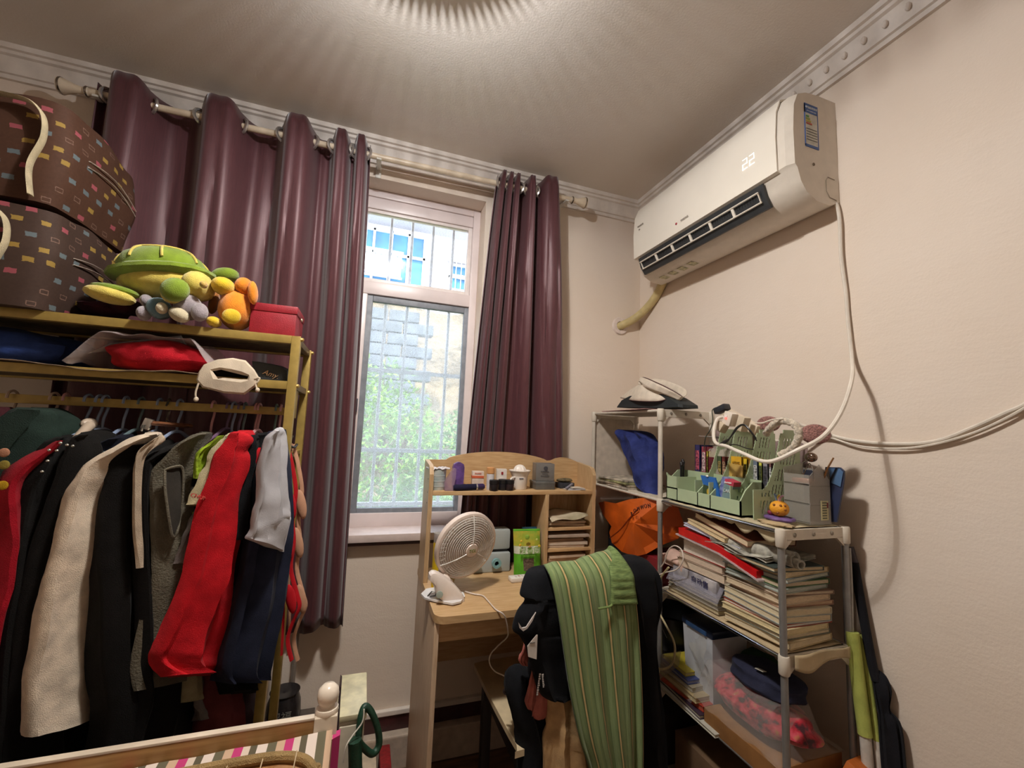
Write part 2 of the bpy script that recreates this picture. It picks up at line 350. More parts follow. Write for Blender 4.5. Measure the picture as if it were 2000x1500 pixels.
shrub('leafy_shrub', (.45, 4.0, -.2), (1.2, .5, 1.15), 10000, LG2, 'low green shrub outside at the bottom of the window', .034)
# ---------------------------------------------------------------- ceiling lamp (just above the frame)
lp = thing('ceiling_lamp', 'flush ceiling lamp with a ring of glass prisms above the bed', 'lamp', (LC.x, LC.y, ZC))
MB().lathe([(0, ZC-.012), (.13, ZC-.012), (.135, ZC), (0, ZC)], 40, c=(LC.x, LC.y, 0)).build('base_plate', plas((235, 235, 235)), lp)
b = MB(); n = 80
for k in range(n):
    a = 2*PI*k/n; a2 = 2*PI*(k+1)/n; am = (a+a2)/2
    P_ = lambda A, r_, z: V((LC.x+r_*cos(A), LC.y+r_*sin(A), z))
    b.poly([P_(a, .15, ZC-.002), P_(a2, .15, ZC-.002), P_(a2, .15, ZC-.0435), P_(am, .15, ZC-.050), P_(a, .15, ZC-.0435)], P_(am, .002, 0)-V((LC.x, LC.y, 0)))
b.build('crown_rim', plas((230, 230, 235)), lp, smooth=False)
for k in range(n):
    a = 2*PI*k/n; b = MB(); r_ = .135+.01*(k % 2)
    b.cb((LC.x+r_*cos(a), LC.y+r_*sin(a), ZC-.078), (.006, .0022, .03), (0, 0, a+.5), .0005)
    b.build('prism', film((240, 245, 255), .5, .05), lp, smooth=False)
b = MB(); b.ell((LC.x, LC.y, LC.z+.018), (.02, .02, .009)); b.build('bulb', mat((255, 250, 240), .4, 0, em=3), lp)
pl = bpy.data.lights.new('lamp_light', 'POINT'); pl.energy = LAMP_W; pl.shadow_soft_size = .006; pl.color = (.97, .98, 1)
po = bpy.data.objects.new('lamp_light', pl); COL.objects.link(po); po.location = LC-V((0, 0, .0)); al = bpy.data.lights.new('lamp_glow', 'AREA'); al.shape = 'DISK'; al.size = .2; al.energy = 15; al.color = (1, .93, .83)
ao = bpy.data.objects.new('lamp_glow', al); COL.objects.link(ao); ao.location = LC-V((0, 0, .03))
# ---------------------------------------------------------------- curtains
m, t, p = base('satin_curtain', .47, .6); p.inputs['Specular Tint'].default_value = (1, .78, .79, 1); co = t.add('ShaderNodeTexCoord').outputs['Object']
n1 = t.add('ShaderNodeTexNoise', i_Vector=t.add('ShaderNodeMapping', i_Vector=co, i_Scale=(300, 300, 12)).outputs[0], i_Scale=1.0, i_Detail=2.0)
t.l.new(t.mix(n1.outputs[0], lin((96, 54, 58)), lin((62, 36, 41))), p.inputs['Base Color']); p.inputs['Sheen Weight'].default_value = .35; p.inputs['Sheen Roughness'].default_value = .4; p.inputs['Anisotropic'].default_value = .5
b_ = t.add('ShaderNodeBump', i_Strength=.12, i_Distance=.002, i_Height=n1.outputs[0]); t.l.new(b_.outputs[0], p.inputs['Normal']); SAT = m
RY = 1.8
def rodz(x): return 2.487+.013*x
def curtain(label, gr, first, xe0, xe1, zb, xb0, xb1, ylow, extra):
    "gr: x of the rings on the rod, cloth passes in front/behind alternately"
    xs = [xe0]+gr+[xe1]; n = 16; path = []
    for i in range(len(xs)-1):
        sg = first*(-1)**i
        for k in range(n):
            q = k/n; x = xs[i]+(xs[i+1]-xs[i])*(q+.0*sin(2*PI*q)); path.append((x, sg*(sin(PI*q)+.16*sin(3*PI*q))*min(.07, .032+.34*(xs[i+1]-xs[i]))))
    path.append((xs[-1], 0)); N = len(path); zs = [0, .02, .05, .09, .14]+[.14+.86*k/28 for k in range(1, 29)]
    def P_(i, t_):
        x, dy = path[i]; s_ = (x-xe0)/(xe1-xe0); top = rodz(x)+.045+.5*max(0, abs(dy)-.02)*(1 if dy < 0 else .3)
        z = top+(zb-top)*t_; xb = xb0+(xb1-xb0)*s_; k = t_**.8; xx = x+(xb-x)*k
        am = 1-.25*t_+.25*sin(7*s_+4*t_)*t_; yy = RY+(ylow-RY)*min(1, t_*1.6)+dy*am
        yy -= .010*min(1, t_*3)*(abs(sin(s_*extra*1.7+1.2*sin(t_*2.3)))**.6*2-1)+.006*noise.noise(V((s_*9, t_*5, extra)))
        return V((xx, min(yy, 1.885), z+(.02*sin(s_*15) if t_ == 1 else 0)))
    ob = MB().grid(lambda u, v: P_(int(round(u*(N-1))), zs[int(round(v*(len(zs)-1)))]), N, len(zs)).build('curtain', SAT, label=label, cat='curtain', solid=.002, group='burgundy curtains')
    GM = mat((190, 184, 178), .25, .05, metal=.7)
    for i, x in enumerate(gr):
        z = rodz(x); q = MB(); sgn = first*(-1)**i; an = math.atan2(-sgn*.06, .05)
        for j in range(1):
            c = V((x, RY, z)); ps = [c+Euler((0, 0, an*.8)).to_matrix() @ V((0, cos(a)*.026, sin(a)*.026)) for a in (2*PI*k/18 for k in range(19))]
            q.tube(ps, .006, 6, False, 1)
        q.build('eyelet_ring', GM, ob)
    return ob
gxl = [gy(px, 300, RY).x for px in (215, 300, 392, 476, 551, 613, 650, 683, 695, 715)]
def rx(px, py): return gy(px, py, RY).x
gl_ = [rx(213, 192), rx(300, 212), rx(392, 236), rx(475, 253), rx(551, 268), rx(613, 284), rx(650, 291), rx(682, 297), rx(692, 300), rx(716, 304)]
curtain('wide burgundy satin curtain drawn along the left of the rod behind the clothes rack', gl_, 1, rx(185, 200), rx(722, 306), .56, -1.0, -.03, 1.83, 21)
gr_ = [rx(976, 362), rx(987, 365), rx(990, 365), rx(1001, 367), rx(1003, 368), rx(1014, 370), rx(1027, 373), rx(1044, 377), rx(1051, 379)]
curtain('narrower burgundy satin curtain gathered at the right end of the rod by the corner', gr_, 1, rx(972, 362), rx(1088, 386), .62, .40, .93, 1.85, 14)
rod = thing('curtain_rod', 'cream curtain rod with flared end caps across the window wall', 'curtain rod', (0, RY, rodz(0)))
CR = mat((226, 208, 182), .35, .06)
MB().tube([(-1.02, RY, rodz(-1.02)), (.88, RY, rodz(.88))], .0125, 14).build('pole', CR, rod)
for x, s_ in ((-1.02, -1), (.88, 1)):
    M = Matrix.Translation(V((x, RY, rodz(x)))) @ Euler((0, s_*PI/2, 0)).to_matrix().to_4x4()
    MB().lathe([(.013, -.005), (.017, 0), (.017, .006), (.012, .01), (.014, .03), (.024, .06), (.027, .07), (.026, .078), (0, .08)], 20, M).build('end_cap', CR, rod)
    MB().lathe([(.0275, .068), (.0285, .071), (.0275, .074)], 20, M).build('chrome_band', mat((150, 140, 130), .2, metal=.9), rod)
    MB().lathe([(.0165, -.002), (.0185, .002), (.0165, .006)], 20, M).build('chrome_band', mat((150, 140, 130), .2, metal=.9), rod)
for x in (-.035, -.99, .85):
    b = MB(); b.box(x-.009, x+.009, RY, YW, rodz(x)-.006, rodz(x)+.006, b=.002); b.box(x-.012, x+.012, YW-.008, YW, rodz(x)-.04, rodz(x)+.04, b=.003); b.box(x-.01, x+.01, RY-.016, RY+.016, rodz(x)-.02, rodz(x)-.012, b=.002); b.build('bracket', plas((220, 215, 205)), rod)
# thin second rail
MB().tube([(-.04, 1.872, 2.505), (.86, 1.872, 2.515)], .006, 8).build('curtain_track', plas((225, 212, 200)), label='thin white track running just above the curtain rod by the wall', cat='curtain track')
# ---------------------------------------------------------------- air conditioner
AW = mat((240, 232, 218), .32, .02, 5); AG = mat((222, 212, 198), .45, .03)
ac = thing('air_conditioner', 'white wall-mounted split air conditioner with open louvre reading 22', 'air conditioner', (XW, 1.24, 2.11))
Y0, Y1 = .868, 1.665
# body profile in (x, z), rear to front
pf = [(XW, 2.105), (1.31, 2.085), (1.245, 2.088), (1.2, 2.11), (1.178, 2.14), (1.165, 2.18), (1.155, 2.19), (1.152, 2.30), (1.158, 2.385), (1.175, 2.425), (1.21, 2.44), (1.26, 2.445), (XW, 2.445)]
b = MB(); b.loft([[V((x if x > 1.3 else x+.012, y, z)) for x, z in pf] if e else [V((x, y, z)) for x, z in pf] for y, e in ((Y0, 1), (Y0+.02, 0), (Y1-.02, 0), (Y1, 1))])
bo = b.build('housing', AG, ac, ang=30)
b = MB(); fp = [(1.1635, 2.186), (1.153, 2.192), (1.149, 2.30), (1.155, 2.385), (1.172, 2.428), (1.205, 2.444), (1.205, 2.449), (1.170, 2.434), (1.151, 2.388), (1.1445, 2.30), (1.1485, 2.186), (1.16, 2.182)]
b.loft([[V((x, y, z)) for x, z in fp] for y in (Y0+.045, Y1-.004)]); b.build('front_panel', AW, ac, ang=30)
# air outlet: dark recess built as slab with louvre frames
DG = mat((52, 54, 56), .45, .1)
b = MB(); L0, L1 = Y0+.10, Y1-.035
q = [(1.1615, 2.179), (1.155, 2.176), (1.168, 2.135), (1.19, 2.104), (1.2, 2.106), (1.18, 2.14)]
b.loft([[V((x-.003, y, z)) for x, z in q] for y in (L0, L1)]); b.build('air_outlet', DG, ac, label='dark open air outlet')
lv = MB(); 
for (x, z) in ((1.150, 2.153), (1.166, 2.124)): lv.cb((x, (L0+L1)/2, z), (.004, L1-L0-.03, .0045), (0, .5, 0))
for k in range(7):
    y = L0+.018+(L1-L0-.036)*k/6; lv.cb((1.160, y, 2.139), (.006, .01 if k % 6 else .003, .032), (0, -.45, 0), .001)
lv.build('louvre', AW, ac, smooth=False)
b = MB(); 
for k in range(60): b.cb((1.163, L0+.012+(L1-L0-.024)*k/59, 2.15), (.008, .0012, .02), (0, -.3, 0))
b.build('vane', mat((40, 42, 44), .5), ac, smooth=False, kind='stuff')
LED = mat((255, 250, 245), .4, 0, em=.9)
b = MB()
def seg7(b, y, z, s_, segs):
    L = {'a': (0, 2, 1, 0), 'b': (1, 1, 0, 1), 'c': (1, 0, 0, 1), 'd': (0, 0, 1, 0), 'e': (0, 0, 0, 1), 'f': (0, 1, 0, 1), 'g': (0, 1, 1, 0)}
    for k in segs:
        u0, v0, du_, dv = L[k]; yy0 = y-u0*s_; zz0 = z+v0*s_
        b.box(1.1445, 1.1505, yy0-du_*s_-.0012, yy0+.0012, zz0-.0012, zz0+dv*s_+.0012)
seg7(b, 1.035, 2.262, .017, 'abged'); seg7(b, 1.008, 2.262, .017, 'abged'); b.build('display_digits', LED, ac, smooth=False, label='glowing white digits 22')
MX = lambda y, z: frame((1.1425, y, z), (0, -1, 0), (0, 0, 1))
GT = mat((150, 140, 130), .5)
marks(7, GT, ac, MX(1.31, 2.225), .011); b = MB(); b.ell((1.146, 1.365, 2.225), (.003, .005, .005), n=10); b.build('brand_dot', mat((170, 40, 60), .4), ac)
marks(8, GT, ac, MX(1.60, 2.33), .010); marks(2, GT, ac, MX(1.61, 2.312), .010)
# energy label on the near end
MY = lambda x, z: frame((x, Y0-.0025, z), (1, 0, 0), (0, 0, 1))
b = MB(); b.box(1.215, 1.268, Y0-.001, Y0+.001, 2.262, 2.398); es = b.build('energy_label', mat((206, 204, 194), .4, .1, 60), ac, smooth=False, label='blue and white energy label')
bl = mat((52, 92, 160), .4); b = MB(); b.box(1.213, 1.27, Y0-.002, Y0, 2.372, 2.402); b.box(1.213, 1.27, Y0-.002, Y0, 2.258, 2.266); b.box(1.213, 1.2145, Y0-.002, Y0, 2.26, 2.4); b.box(1.2685, 1.27, Y0-.002, Y0, 2.26, 2.4); b.build('label_border', bl, es, smooth=False)
text('中国能效标识', mat((225, 230, 240), .5), es, MY(1.2415, 2.389), .0085); text('CHINA ENERGY LABEL', mat((225, 230, 240), .5), es, MY(1.2415, 2.378), .004)
b = MB(); gn = mat((90, 150, 90), .5)
for k, (c_, w_) in enumerate((((80, 150, 80), .012), ((150, 170, 70), .016), ((200, 180, 70), .02), ((190, 90, 60), .024))):
    q = MB(); q.box(1.219, 1.219+w_, Y0-.0022, Y0, 2.358-k*.008, 2.363-k*.008); q.build('grade_bar', mat(c_, .5), es, smooth=False)
q = MB()
for k in range(5): q.box(1.219, 1.264, Y0-.0022, Y0, 2.318-k*.009, 2.3195-k*.009)
q.build('text_line', mat((120, 116, 108), .6), es, smooth=False)
b = MB(); b.lathe([(.0, 0), (.005, 0), (.005, .002), (0, .002)], 8, Matrix.Translation(V((1.245, Y0, 2.205))) @ Euler((PI/2, 0, 0)).to_matrix().to_4x4()); b.build('screw_hole', mat((110, 96, 78), .6), ac)
b = MB(); b.tube([(1.335, Y0-.001, 2.175), (1.305, Y0-.001, 2.178), (1.297, Y0-.001, 2.165), (1.297, Y0-.001, 2.13), (1.31, Y0-.001, 2.112), (1.34, Y0-.001, 2.108)], .0012, 5); b.build('service_hatch', mat((150, 136, 118), .6), ac)
for y in (1.40, 1.46, 1.52, 1.58): MB().cb((1.262, y, 2.0868), (.04, .035, .001), (0, .0, 0)).build('warning_sticker', mat((196, 190, 150), .5, .3, 80), ac, smooth=False)
# cord from the AC to the sockets
CW = mat((228, 218, 204), .5, .05)
pc = [gx(1619, 379, XW-.018), gx(1632, 395, XW-.012), gx(1640, 430, XW-.012), gx(1643, 500, XW-.012), gx(1652, 570, XW-.01), gx(1656, 620, XW-.01), gx(1664, 700, XW-.02), gx(1664, 740, 1.27), gx(1645, 800, 1.2), gx(1610, 850, 1.12), gx(1560, 878, 1.06), gx(1500, 902, 1.03), gx(1450, 885, 1.03), gx(1420, 872, 1.05), gx(1398, 865, 1.08), gx(1394, 845, 1.1), gx(1400, 820, 1.13), gx(1412, 814, 1.15)]
MB().tube(crom(pc, 6), .0055, 8).build('power_cord', CW, ac)
pc = [gx(1655, 600, XW-.006), gx(1660, 660, XW-.006), gx(1672, 760, XW-.006), gx(1660, 825, XW-.007), gx(1620, 848, XW-.012)]
pc = [gx(1395, 822, 1.24), gx(1450, 812, 1.27), gx(1560, 828, 1.3), gx(1620, 849, XW-.012), gx(1680, 862, XW-.01), gx(1760, 867, XW-.01), gx(1830, 861, XW-.01), gx(1900, 835, XW-.01), gx(1960, 808, XW-.01), gx(2010, 785, XW-.01), gx(2100, 720, XW-.01), V((XW-.01, .1, 1.86)), V((XW-.01, -.8, 1.95)), V((XW-.01, -1.6, 1.97))]
MB().tube(crom(pc[2:], 6), .005, 8).build('wall_cable', CW, label='cream cable running along the right wall out of the frame', cat='cable')
pc2 = [p_+V((-.002, .0, -.011+.004*sin(i*2))) for i, p_ in enumerate(pc[2:])]
MB().tube(crom(pc2, 6), .003, 6).build('wall_cable', CW, label='thinner grey-white cable just under the thicker one on the right wall', cat='cable')
# pipe bundle through the wall
hs = thing('pipe_bundle', 'cream wrapped pipe bending from the air conditioner into the corner wall', 'pipe', gy(1213, 636, YW))
HM = mat((206, 186, 132), .5, .12, 18, .4, 60)
c0 = gy(1211, 637, YW-.002)
MB().tube(crom([V((c0.x+.0, YW+.06, c0.z)), V((c0.x, YW-.01, c0.z)), gy(1240, 622, 1.86), gy(1264, 601, 1.80), gy(1284, 574, 1.73), gy(1297, 545, 1.66), V((1.30, 1.61, 2.12))], 8), .021, 16).build('wrapped_pipe', HM, hs)
M = Matrix.Translation(c0) @ Euler((PI/2, 0, 0)).to_matrix().to_4x4()
MB().lathe([(.024, -.004), (.024, .007), (.043, .007), (.047, 0), (.047, -.004)], 28, M).build('wall_flange', mat((226, 210, 200), .4), hs)
# ---------------------------------------------------------------- clothes rack
GO = mat((168, 142, 76), .38, .08, 40, .05, 200, metal=.35)
RX0, RX1, RF, RR, RZ = -1.40, -.222, 1.42, 1.68, 1.606
rk = thing('clothes_rack', 'gold metal open wardrobe rack with two shelves and a hanging rail', 'clothes rack', (-.8, 1.55, 0))
for x in (RX0, RX1):
    for y in (RF, RR):
        MB().box(x-.0125, x+.0125, y-.0125, y+.0125, 0, RZ, b=.002).build('post', GO, rk)
for z in (RZ-.012, 1.455, .12):
    b = MB()
    for y in (RF, RR): b.box(RX0+.0125, RX1-.0125, y-.011, y+.011, z-.012, z+.012, b=.001)
    b.build('shelf_rail', GO, rk); b = MB()
    for x in (RX0, RX1): b.box(x-.008, x+.008, RF+.0125, RR-.0125, z-.01, z+.01, b=.001)
    b.build('side_bar', mat((110, 90, 56), .5, .1, metal=.2), rk)
    MB().box(RX0+.01, RX1-.01, RF+.008, RR-.008, z-.006, z+.004).build('shelf_board', mat((96, 82, 50), .7, .25, 30), rk, smooth=False)
    if z > 1:
        b = MB()
        for y in (RF, RR): b.lathe([(0, 0), (.006, 0), (.006, .005), (.003, .008), (0, .008)], 8, Matrix.Translation(V((RX1+.0125, y, z+(.004 if z > 1.5 else 0)))) @ Euler((0, PI/2, 0)).to_matrix().to_4x4())
        b.build('bolt', mat((220, 190, 120), .3, metal=.8), rk)
RAY, RAZ = 1.505, 1.378
MB().box(RX0, RX1, RAY-.004, RAY+.004, RAZ-.012, RAZ+.012, b=.001).build('hanging_rail', GO, rk)
for x in (RX0+.0, RX1): MB().box(x-.004, x+.004, RAY-.02, RAY+.02, RAZ-.02, 1.455, b=.001).build('rail_bracket', GO, rk)
b = MB()
for x in (RX0, RX1): b.box(x-.008, x+.008, RF, RR, 1.235, 1.25, b=.001)
b.build('side_bar', GO, rk)
# ---- zipped storage bags with sweet print
def bagmat(c):
    m, t, p = base('printed_fabric', .75, .25); uv = t.add('ShaderNodeTexCoord').outputs['Generated']; co = t.add('ShaderNodeTexCoord').outputs['Object']
    g = t.add('ShaderNodeNewGeometry'); sx = t.add('ShaderNodeSeparateXYZ', i_0=co); h = t.math('ADD', sx.outputs[0], sx.outputs[1])
    col = lin(c); s_ = t.mix(.0, col, col)
    u_ = t.math('MULTIPLY', h, 17.0); v_ = t.math('MULTIPLY', sx.outputs[2], 29.0)
    row = t.math('FLOOR', v_); u2 = t.math('ADD', u_, t.math('MULTIPLY', t.math('MODULO', row, 2.0), .5)); cell = t.math('FLOOR', u2)
    vec = t.add('ShaderNodeCombineXYZ', i_0=cell, i_1=row); wn = t.add('ShaderNodeTexWhiteNoise', i_Vector=vec.outputs[0]); wn.noise_dimensions = '3D'
    sc = t.add('ShaderNodeSeparateColor', i_0=wn.outputs['Color'])
    fu = t.math('ABSOLUTE', t.math('SUBTRACT', t.math('FRACT', t.math('ADD', u2, t.math('MULTIPLY', sc.outputs[0], .12))), .5)); fv = t.math('ABSOLUTE', t.math('SUBTRACT', t.math('FRACT', t.math('ADD', v_, t.math('MULTIPLY', sc.outputs[1], .2))), .5))
    nz = t.add('ShaderNodeTexNoise', i_Vector=co, i_Scale=140.0); jit = t.math('MULTIPLY', t.math('SUBTRACT', nz.outputs[0], .5), .12)
    ins = t.math('MULTIPLY', t.math('LESS_THAN', t.math('ADD', fu, jit), .21), t.math('LESS_THAN', t.math('ADD', fv, jit), .18))
    rim = t.math('MULTIPLY', t.math('LESS_THAN', fu, .17), t.math('LESS_THAN', fv, .12)); hollow = t.math('GREATER_THAN', sc.outputs[2], .78)
    ins = t.math('MULTIPLY', ins, t.math('SUBTRACT', 1.0, t.math('MULTIPLY', hollow, rim))); ins = t.math('MULTIPLY', ins, t.math('GREATER_THAN', sc.outputs[1], .18))
    cr = t.add('ShaderNodeValToRGB', i_0=sc.outputs[2]); e = cr.color_ramp; e.interpolation = 'CONSTANT'
    for q, cc in ((0, (150, 76, 84)), (.3, (98, 108, 112)), (.55, (150, 122, 60)), (.78, (118, 92, 80))):
        el = e.elements[0] if q == 0 else e.elements.new(q); el.color = lin(cc)
    e.elements.remove(e.elements[-1]) if len(e.elements) > 4 else None
    t.l.new(t.mix(ins, t.mix(nz.outputs[0], col, tuple(v*.7 for v in col[:3])+(1,)), cr.outputs[0]), p.inputs['Base Color']); return m
TR = cloth((206, 190, 156), bump=.8, bsc=600)
def storage_bag(label, c, x0, x1, y0, y1, z0, z1, sl, seed):
    t_ = thing('storage_bag', label, 'bag', ((x0+x1)/2, (y0+y1)/2, z0), group=None); b = MB(); n = 30
    def P_(u, v):
        a = 2*PI*u; c_, s_ = cos(a), sin(a); q = 11; k = (abs(c_)**q+abs(s_)**q)**(-1/q); x = c_*k; y = s_*k
        pr = 1-.05*(2*v-1)**2-.03*noise.noise(V((x*2, y*2, v*3+seed)))
        zt = z0+(z1-z0)*v+ (.025*noise.noise(V((x*1.5+seed, y*1.5, 7))) if v > .5 else 0)
        return V(((x0+x1)/2+x*(x1-x0)/2*pr, (y0+y1)/2+y*(y1-y0)/2*pr, zt))
    vs = [0, .02, .08]+[.08+.84*k/12 for k in range(1, 13)]+[.97, 1]
    b.grid(lambda u, v: P_(u, vs[int(round(v*(len(vs)-1)))]), 96, len(vs), True)
    for v in (0, 1): b.add([P_(k/96, v) for k in range(96)]+[V(((x0+x1)/2, (y0+y1)/2, z1+.012 if v else z0))], [(k, (k+1) % 96, 96) for k in range(96)])
    b.build('body', bagmat(c), t_); h = z1-z0
    xx = x1-.002+.0
    # zip on the right side, handle webbing and strap
    for k in (0, 1):
        ps = [V((x1+.001+.004*sin(PI*q), y0+.09+(y1-y0-.12)*q, z0+h*.62+.02*sin(PI*q)-.018*k-.02*q)) for q in (0, .15, .3, .45, .6, .75, .9, 1)]
        MB().tube(ps, .003, 6, flat=.5).build('zip_binding', mat((216, 200, 186), .5), t_)
    b = MB(); ps = crom([V((x1-.36-sl, y0-.012, z0+h*.86)), V((x1-.12-sl, y0-.016, z0+h*.92)), V((x1-.055-sl, y0-.016, z0+h*.84)), V((x1-.04-sl, y0-.014, z0+h*.6)), V((x1-.06-sl, y0-.010, z0+h*.3)), V((x1-.05-sl, y0-.008, z0+h*.02))], 8)
    b.tube(ps, .012, 8, flat=.25); b.build('strap', TR, t_); return t_
storage_bag('brown storage bag printed with small coloured blocks, lower one of two on the rack', (72, 54, 46), -1.36, -.795, 1.36, 1.74, RZ, 1.865, .035, 1)
storage_bag('brown storage bag printed with small coloured blocks, stacked on top of the other', (84, 56, 42), -1.38, -.80, 1.37, 1.75, 1.885, 2.16, .0, 5)
# ---- soft toys
def blob(b, px, py, d, w_, h_, dp, roll=0, yaw=0, n=16, p=2.0, nz=0, k=.85):
    c = gy(px, py, d); sx = abs(gy(px+w_/2, py, d).x-gy(px-w_/2, py, d).x)/2*k; sz = abs(gy(px, py+h_/2, d).z-gy(px, py-h_/2, d).z)/2
    return b.ell(c, (sx, dp/2, sz), (0, R(roll), R(yaw)), n, nz, p)
def plush(c, **k): return mat(c, .95, .1, 40, .6, 500, sheen=.4, spec=.2)
GR, YE, WHp = plush((128, 152, 40)), plush((222, 200, 96)), plush((206, 192, 160))
tt = thing('turtle_toy', 'plush turtle with green shell and yellow belly on the top shelf', 'soft toy', gy(320, 600, 1.5))
b = MB(); blob(b, 325, 558, 1.5, 214, 60, .20, -8); b.build('belly', YE, tt)
b = MB(); blob(b, 322, 541, 1.5, 250, 30, .245, -10, p=2.2); b.build('shell_rim', GR, tt)
b = MB(); blob(b, 322, 532, 1.51, 200, 84, .22, -8, p=2.3); sh = b.build('shell', GR, tt)
_c = gy(322, 532, 1.51); _rx = abs(gy(422, 532, 1.51).x-gy(222, 532, 1.51).x)/2*.85; _rz = abs(gy(322, 490, 1.51).z-gy(322, 574, 1.51).z)/2; _E = Euler((0, R(-8), 0)).to_matrix()
def on_shell(th, ph):
    q = V((cos(ph)*cos(th), cos(ph)*sin(th), sin(ph))); q = V([math.copysign(abs(x)**(2/2.3), x) for x in q]); return _c+_E @ V((q.x*_rx*1.005, q.y*.11*1.005, q.z*_rz*1.005))
b = MB(); b.tube([on_shell(2*PI*k/30, R(52)) for k in range(31)], .0035, 6, False)
for a in (20, 80, 130, 200, 250, 285, 335): b.tube([on_shell(R(a), R(8+44*k/8)) for k in range(9)], .0035, 6)
b.build('piping', YE, sh)
b = MB(); blob(b, 215, 577, 1.42, 118, 30, .09, 6, 20); b.build('rear_flipper', YE, tt); b = MB(); blob(b, 226, 568, 1.43, 112, 20, .085, 4, 20); b.build('flipper_back', GR, tt)
b = MB(); blob(b, 342, 566, 1.355, 70, 46, .05, -30); b.build('front_flipper', GR, tt); b = MB(); blob(b, 340, 574, 1.375, 62, 38, .05, -30); b.build('flipper_edge', YE, tt)
b = MB(); blob(b, 388, 560, 1.44, 70, 54, .14); b.build('head', YE, tt); b = MB(); blob(b, 398, 556, 1.375, 18, 14, .03); b.build('nose', plush((206, 170, 92)), tt)
b = MB(); blob(b, 440, 538, 1.53, 66, 28, .07, -14); b.build('far_flipper', GR, tt)
gt = thing('elephant_toy', 'small grey and blue plush elephant lying under the turtle', 'soft toy', gy(340, 625, 1.42)); PG = plush((158, 148, 152)); PB = plush((112, 150, 166))
for nm, mt, a in (('body', PB, (312, 603, 1.42, 52, 40, .1)), ('foot', PG, (281, 612, 1.40, 28, 27, .06)), ('foot', PG, (287, 588, 1.44, 26, 24, .06)), ('paw', WHp, (316, 602, 1.37, 26, 22, .04)), ('head', PG, (368, 600, 1.42, 64, 50, .1)), ('trunk', WHp, (350, 615, 1.38, 52, 26, .05)), ('ear', PG, (390, 610, 1.38, 40, 36, .04))):
    b = MB(); blob(b, *a, **({'roll': 30} if nm == 'trunk' else {})); b.build(nm, mt, gt)
od = thing('dog_toy', 'orange and yellow plush dog sitting beside the red box on the top shelf', 'soft toy', gy(462, 640, 1.46)); OR, YL = plush((232, 140, 32)), plush((228, 190, 40))
for nm, mt, a, ro in (('body', OR, (463, 606, 1.47, 84, 78, .14), 0), ('muzzle', YL, (437, 560, 1.43, 56, 34, .09), 14), ('head', OR, (478, 563, 1.46, 44, 38, .10), 0), ('ear', OR, (494, 572, 1.42, 24, 46, .04), -8), ('ear', plush((150, 92, 38)), (418, 592, 1.50, 24, 44, .04), 8), ('belly_patch', YL, (452, 618, 1.405, 46, 30, .03), 10), ('foot', YL, (418, 629, 1.42, 34, 20, .06), 10)):
    b = MB(); blob(b, *a, roll=ro); b.build(nm, mt, od)
b = MB(); blob(b, 210, 606, 1.52, 120, 26, .12, 2, nz=.3); blob(b, 250, 600, 1.5, 70, 30, .12, nz=.2); b.build('folded_cloth', cloth((66, 28, 40)), label='dark maroon folded cloth under the turtle on the top shelf', cat='cloth')
RD = mat((150, 26, 40), .5, .08, 30, .2, 300)
p0 = gy(502, 648, 1.44); rb = thing('red_box', 'crimson fabric box at the right end of the top shelf', 'box', (-.29, 1.5, RZ))
b = MB(); b.box(-.358, -.232, 1.44, 1.58, RZ, RZ+.075, b=.004); b.build('body', RD, rb); b = MB(); b.box(-.361, -.229, 1.437, 1.583, RZ+.073, RZ+.098, b=.005); b.build('lid', RD, rb)
b = MB(); b.ell((-.226, 1.5, RZ+.07), (.004, .006, .006)); b.build('stud', mat((220, 200, 170), .3, metal=.7), rb)
# ---- things on the second shelf
SZ = 1.462
b = MB(); b.ell((-.98, 1.55, SZ+.055), (.19, .10, .052), nz=.25, p=2.6, n=24, seed=3); b.build('blue_bag', cloth((46, 66, 122), bump=.7, bsc=40), label='blue fabric bag at the left of the second rack shelf', cat='bag')
b = MB(); b.ell((-1.13, 1.47, SZ+.05), (.11, .07, .048), nz=.3, p=2.4, n=20, seed=9); b.build('clear_bag', film((225, 215, 215), .4), label='crumpled clear plastic bag beside the blue bag', cat='bag')
b = MB(); b.grid(lambda u, v: V((-1.3+u*.95, 1.42-.025+v*.2, SZ+.004+.006*sin(u*17)+.004*noise.noise(V((u*20, v*6, 0))))), 60, 8); b.build('shelf_liner', cloth((142, 120, 100), .6), solid=.002, label='crinkled beige liner sheet along the second rack shelf', cat='liner')
rf = thing('packed_red_cloth', 'red folded fabric inside a clear plastic bag on the second shelf', 'packed cloth', (-.60, 1.5, SZ))
def bun(c, r_, f, seed, m, name, par):
    b = MB(); n = 30
    def P_(u, v):
        a = 2*PI*u; q = -PI/2+PI*v; x = cos(q)*cos(a); y = cos(q)*sin(a); z = sin(q); z = math.copysign(abs(z)**.8, z)
        k = 1+f*sin(z*6+2*x+seed)+.12*noise.noise(V((x*2+seed, y*2, z*2)))
        return V(c)+V((x*r_[0]*k, y*r_[1]*k, z*r_[2]*(1+.1*sin(x*5+seed))))
    b.grid(P_, 36, 22, True); return b.build(name, m, par)
bun((-.575, 1.49, SZ+.052), (.128, .085, .05), .025, 1, cloth((176, 20, 34), .8), 'folded_fabric', rf)
b = MB(); b.grid(lambda u, v: V((-.76+u*.34+.02*v, 1.405+v*.18, SZ+.018+.085*min(1, (1-abs(2*u-1))*2.6)+.05*u*0+.012*noise.noise(V((u*7, v*4, 2))))), 26, 12); b.build('plastic_wrap', film((240, 225, 225), .28), rf, solid=.001)
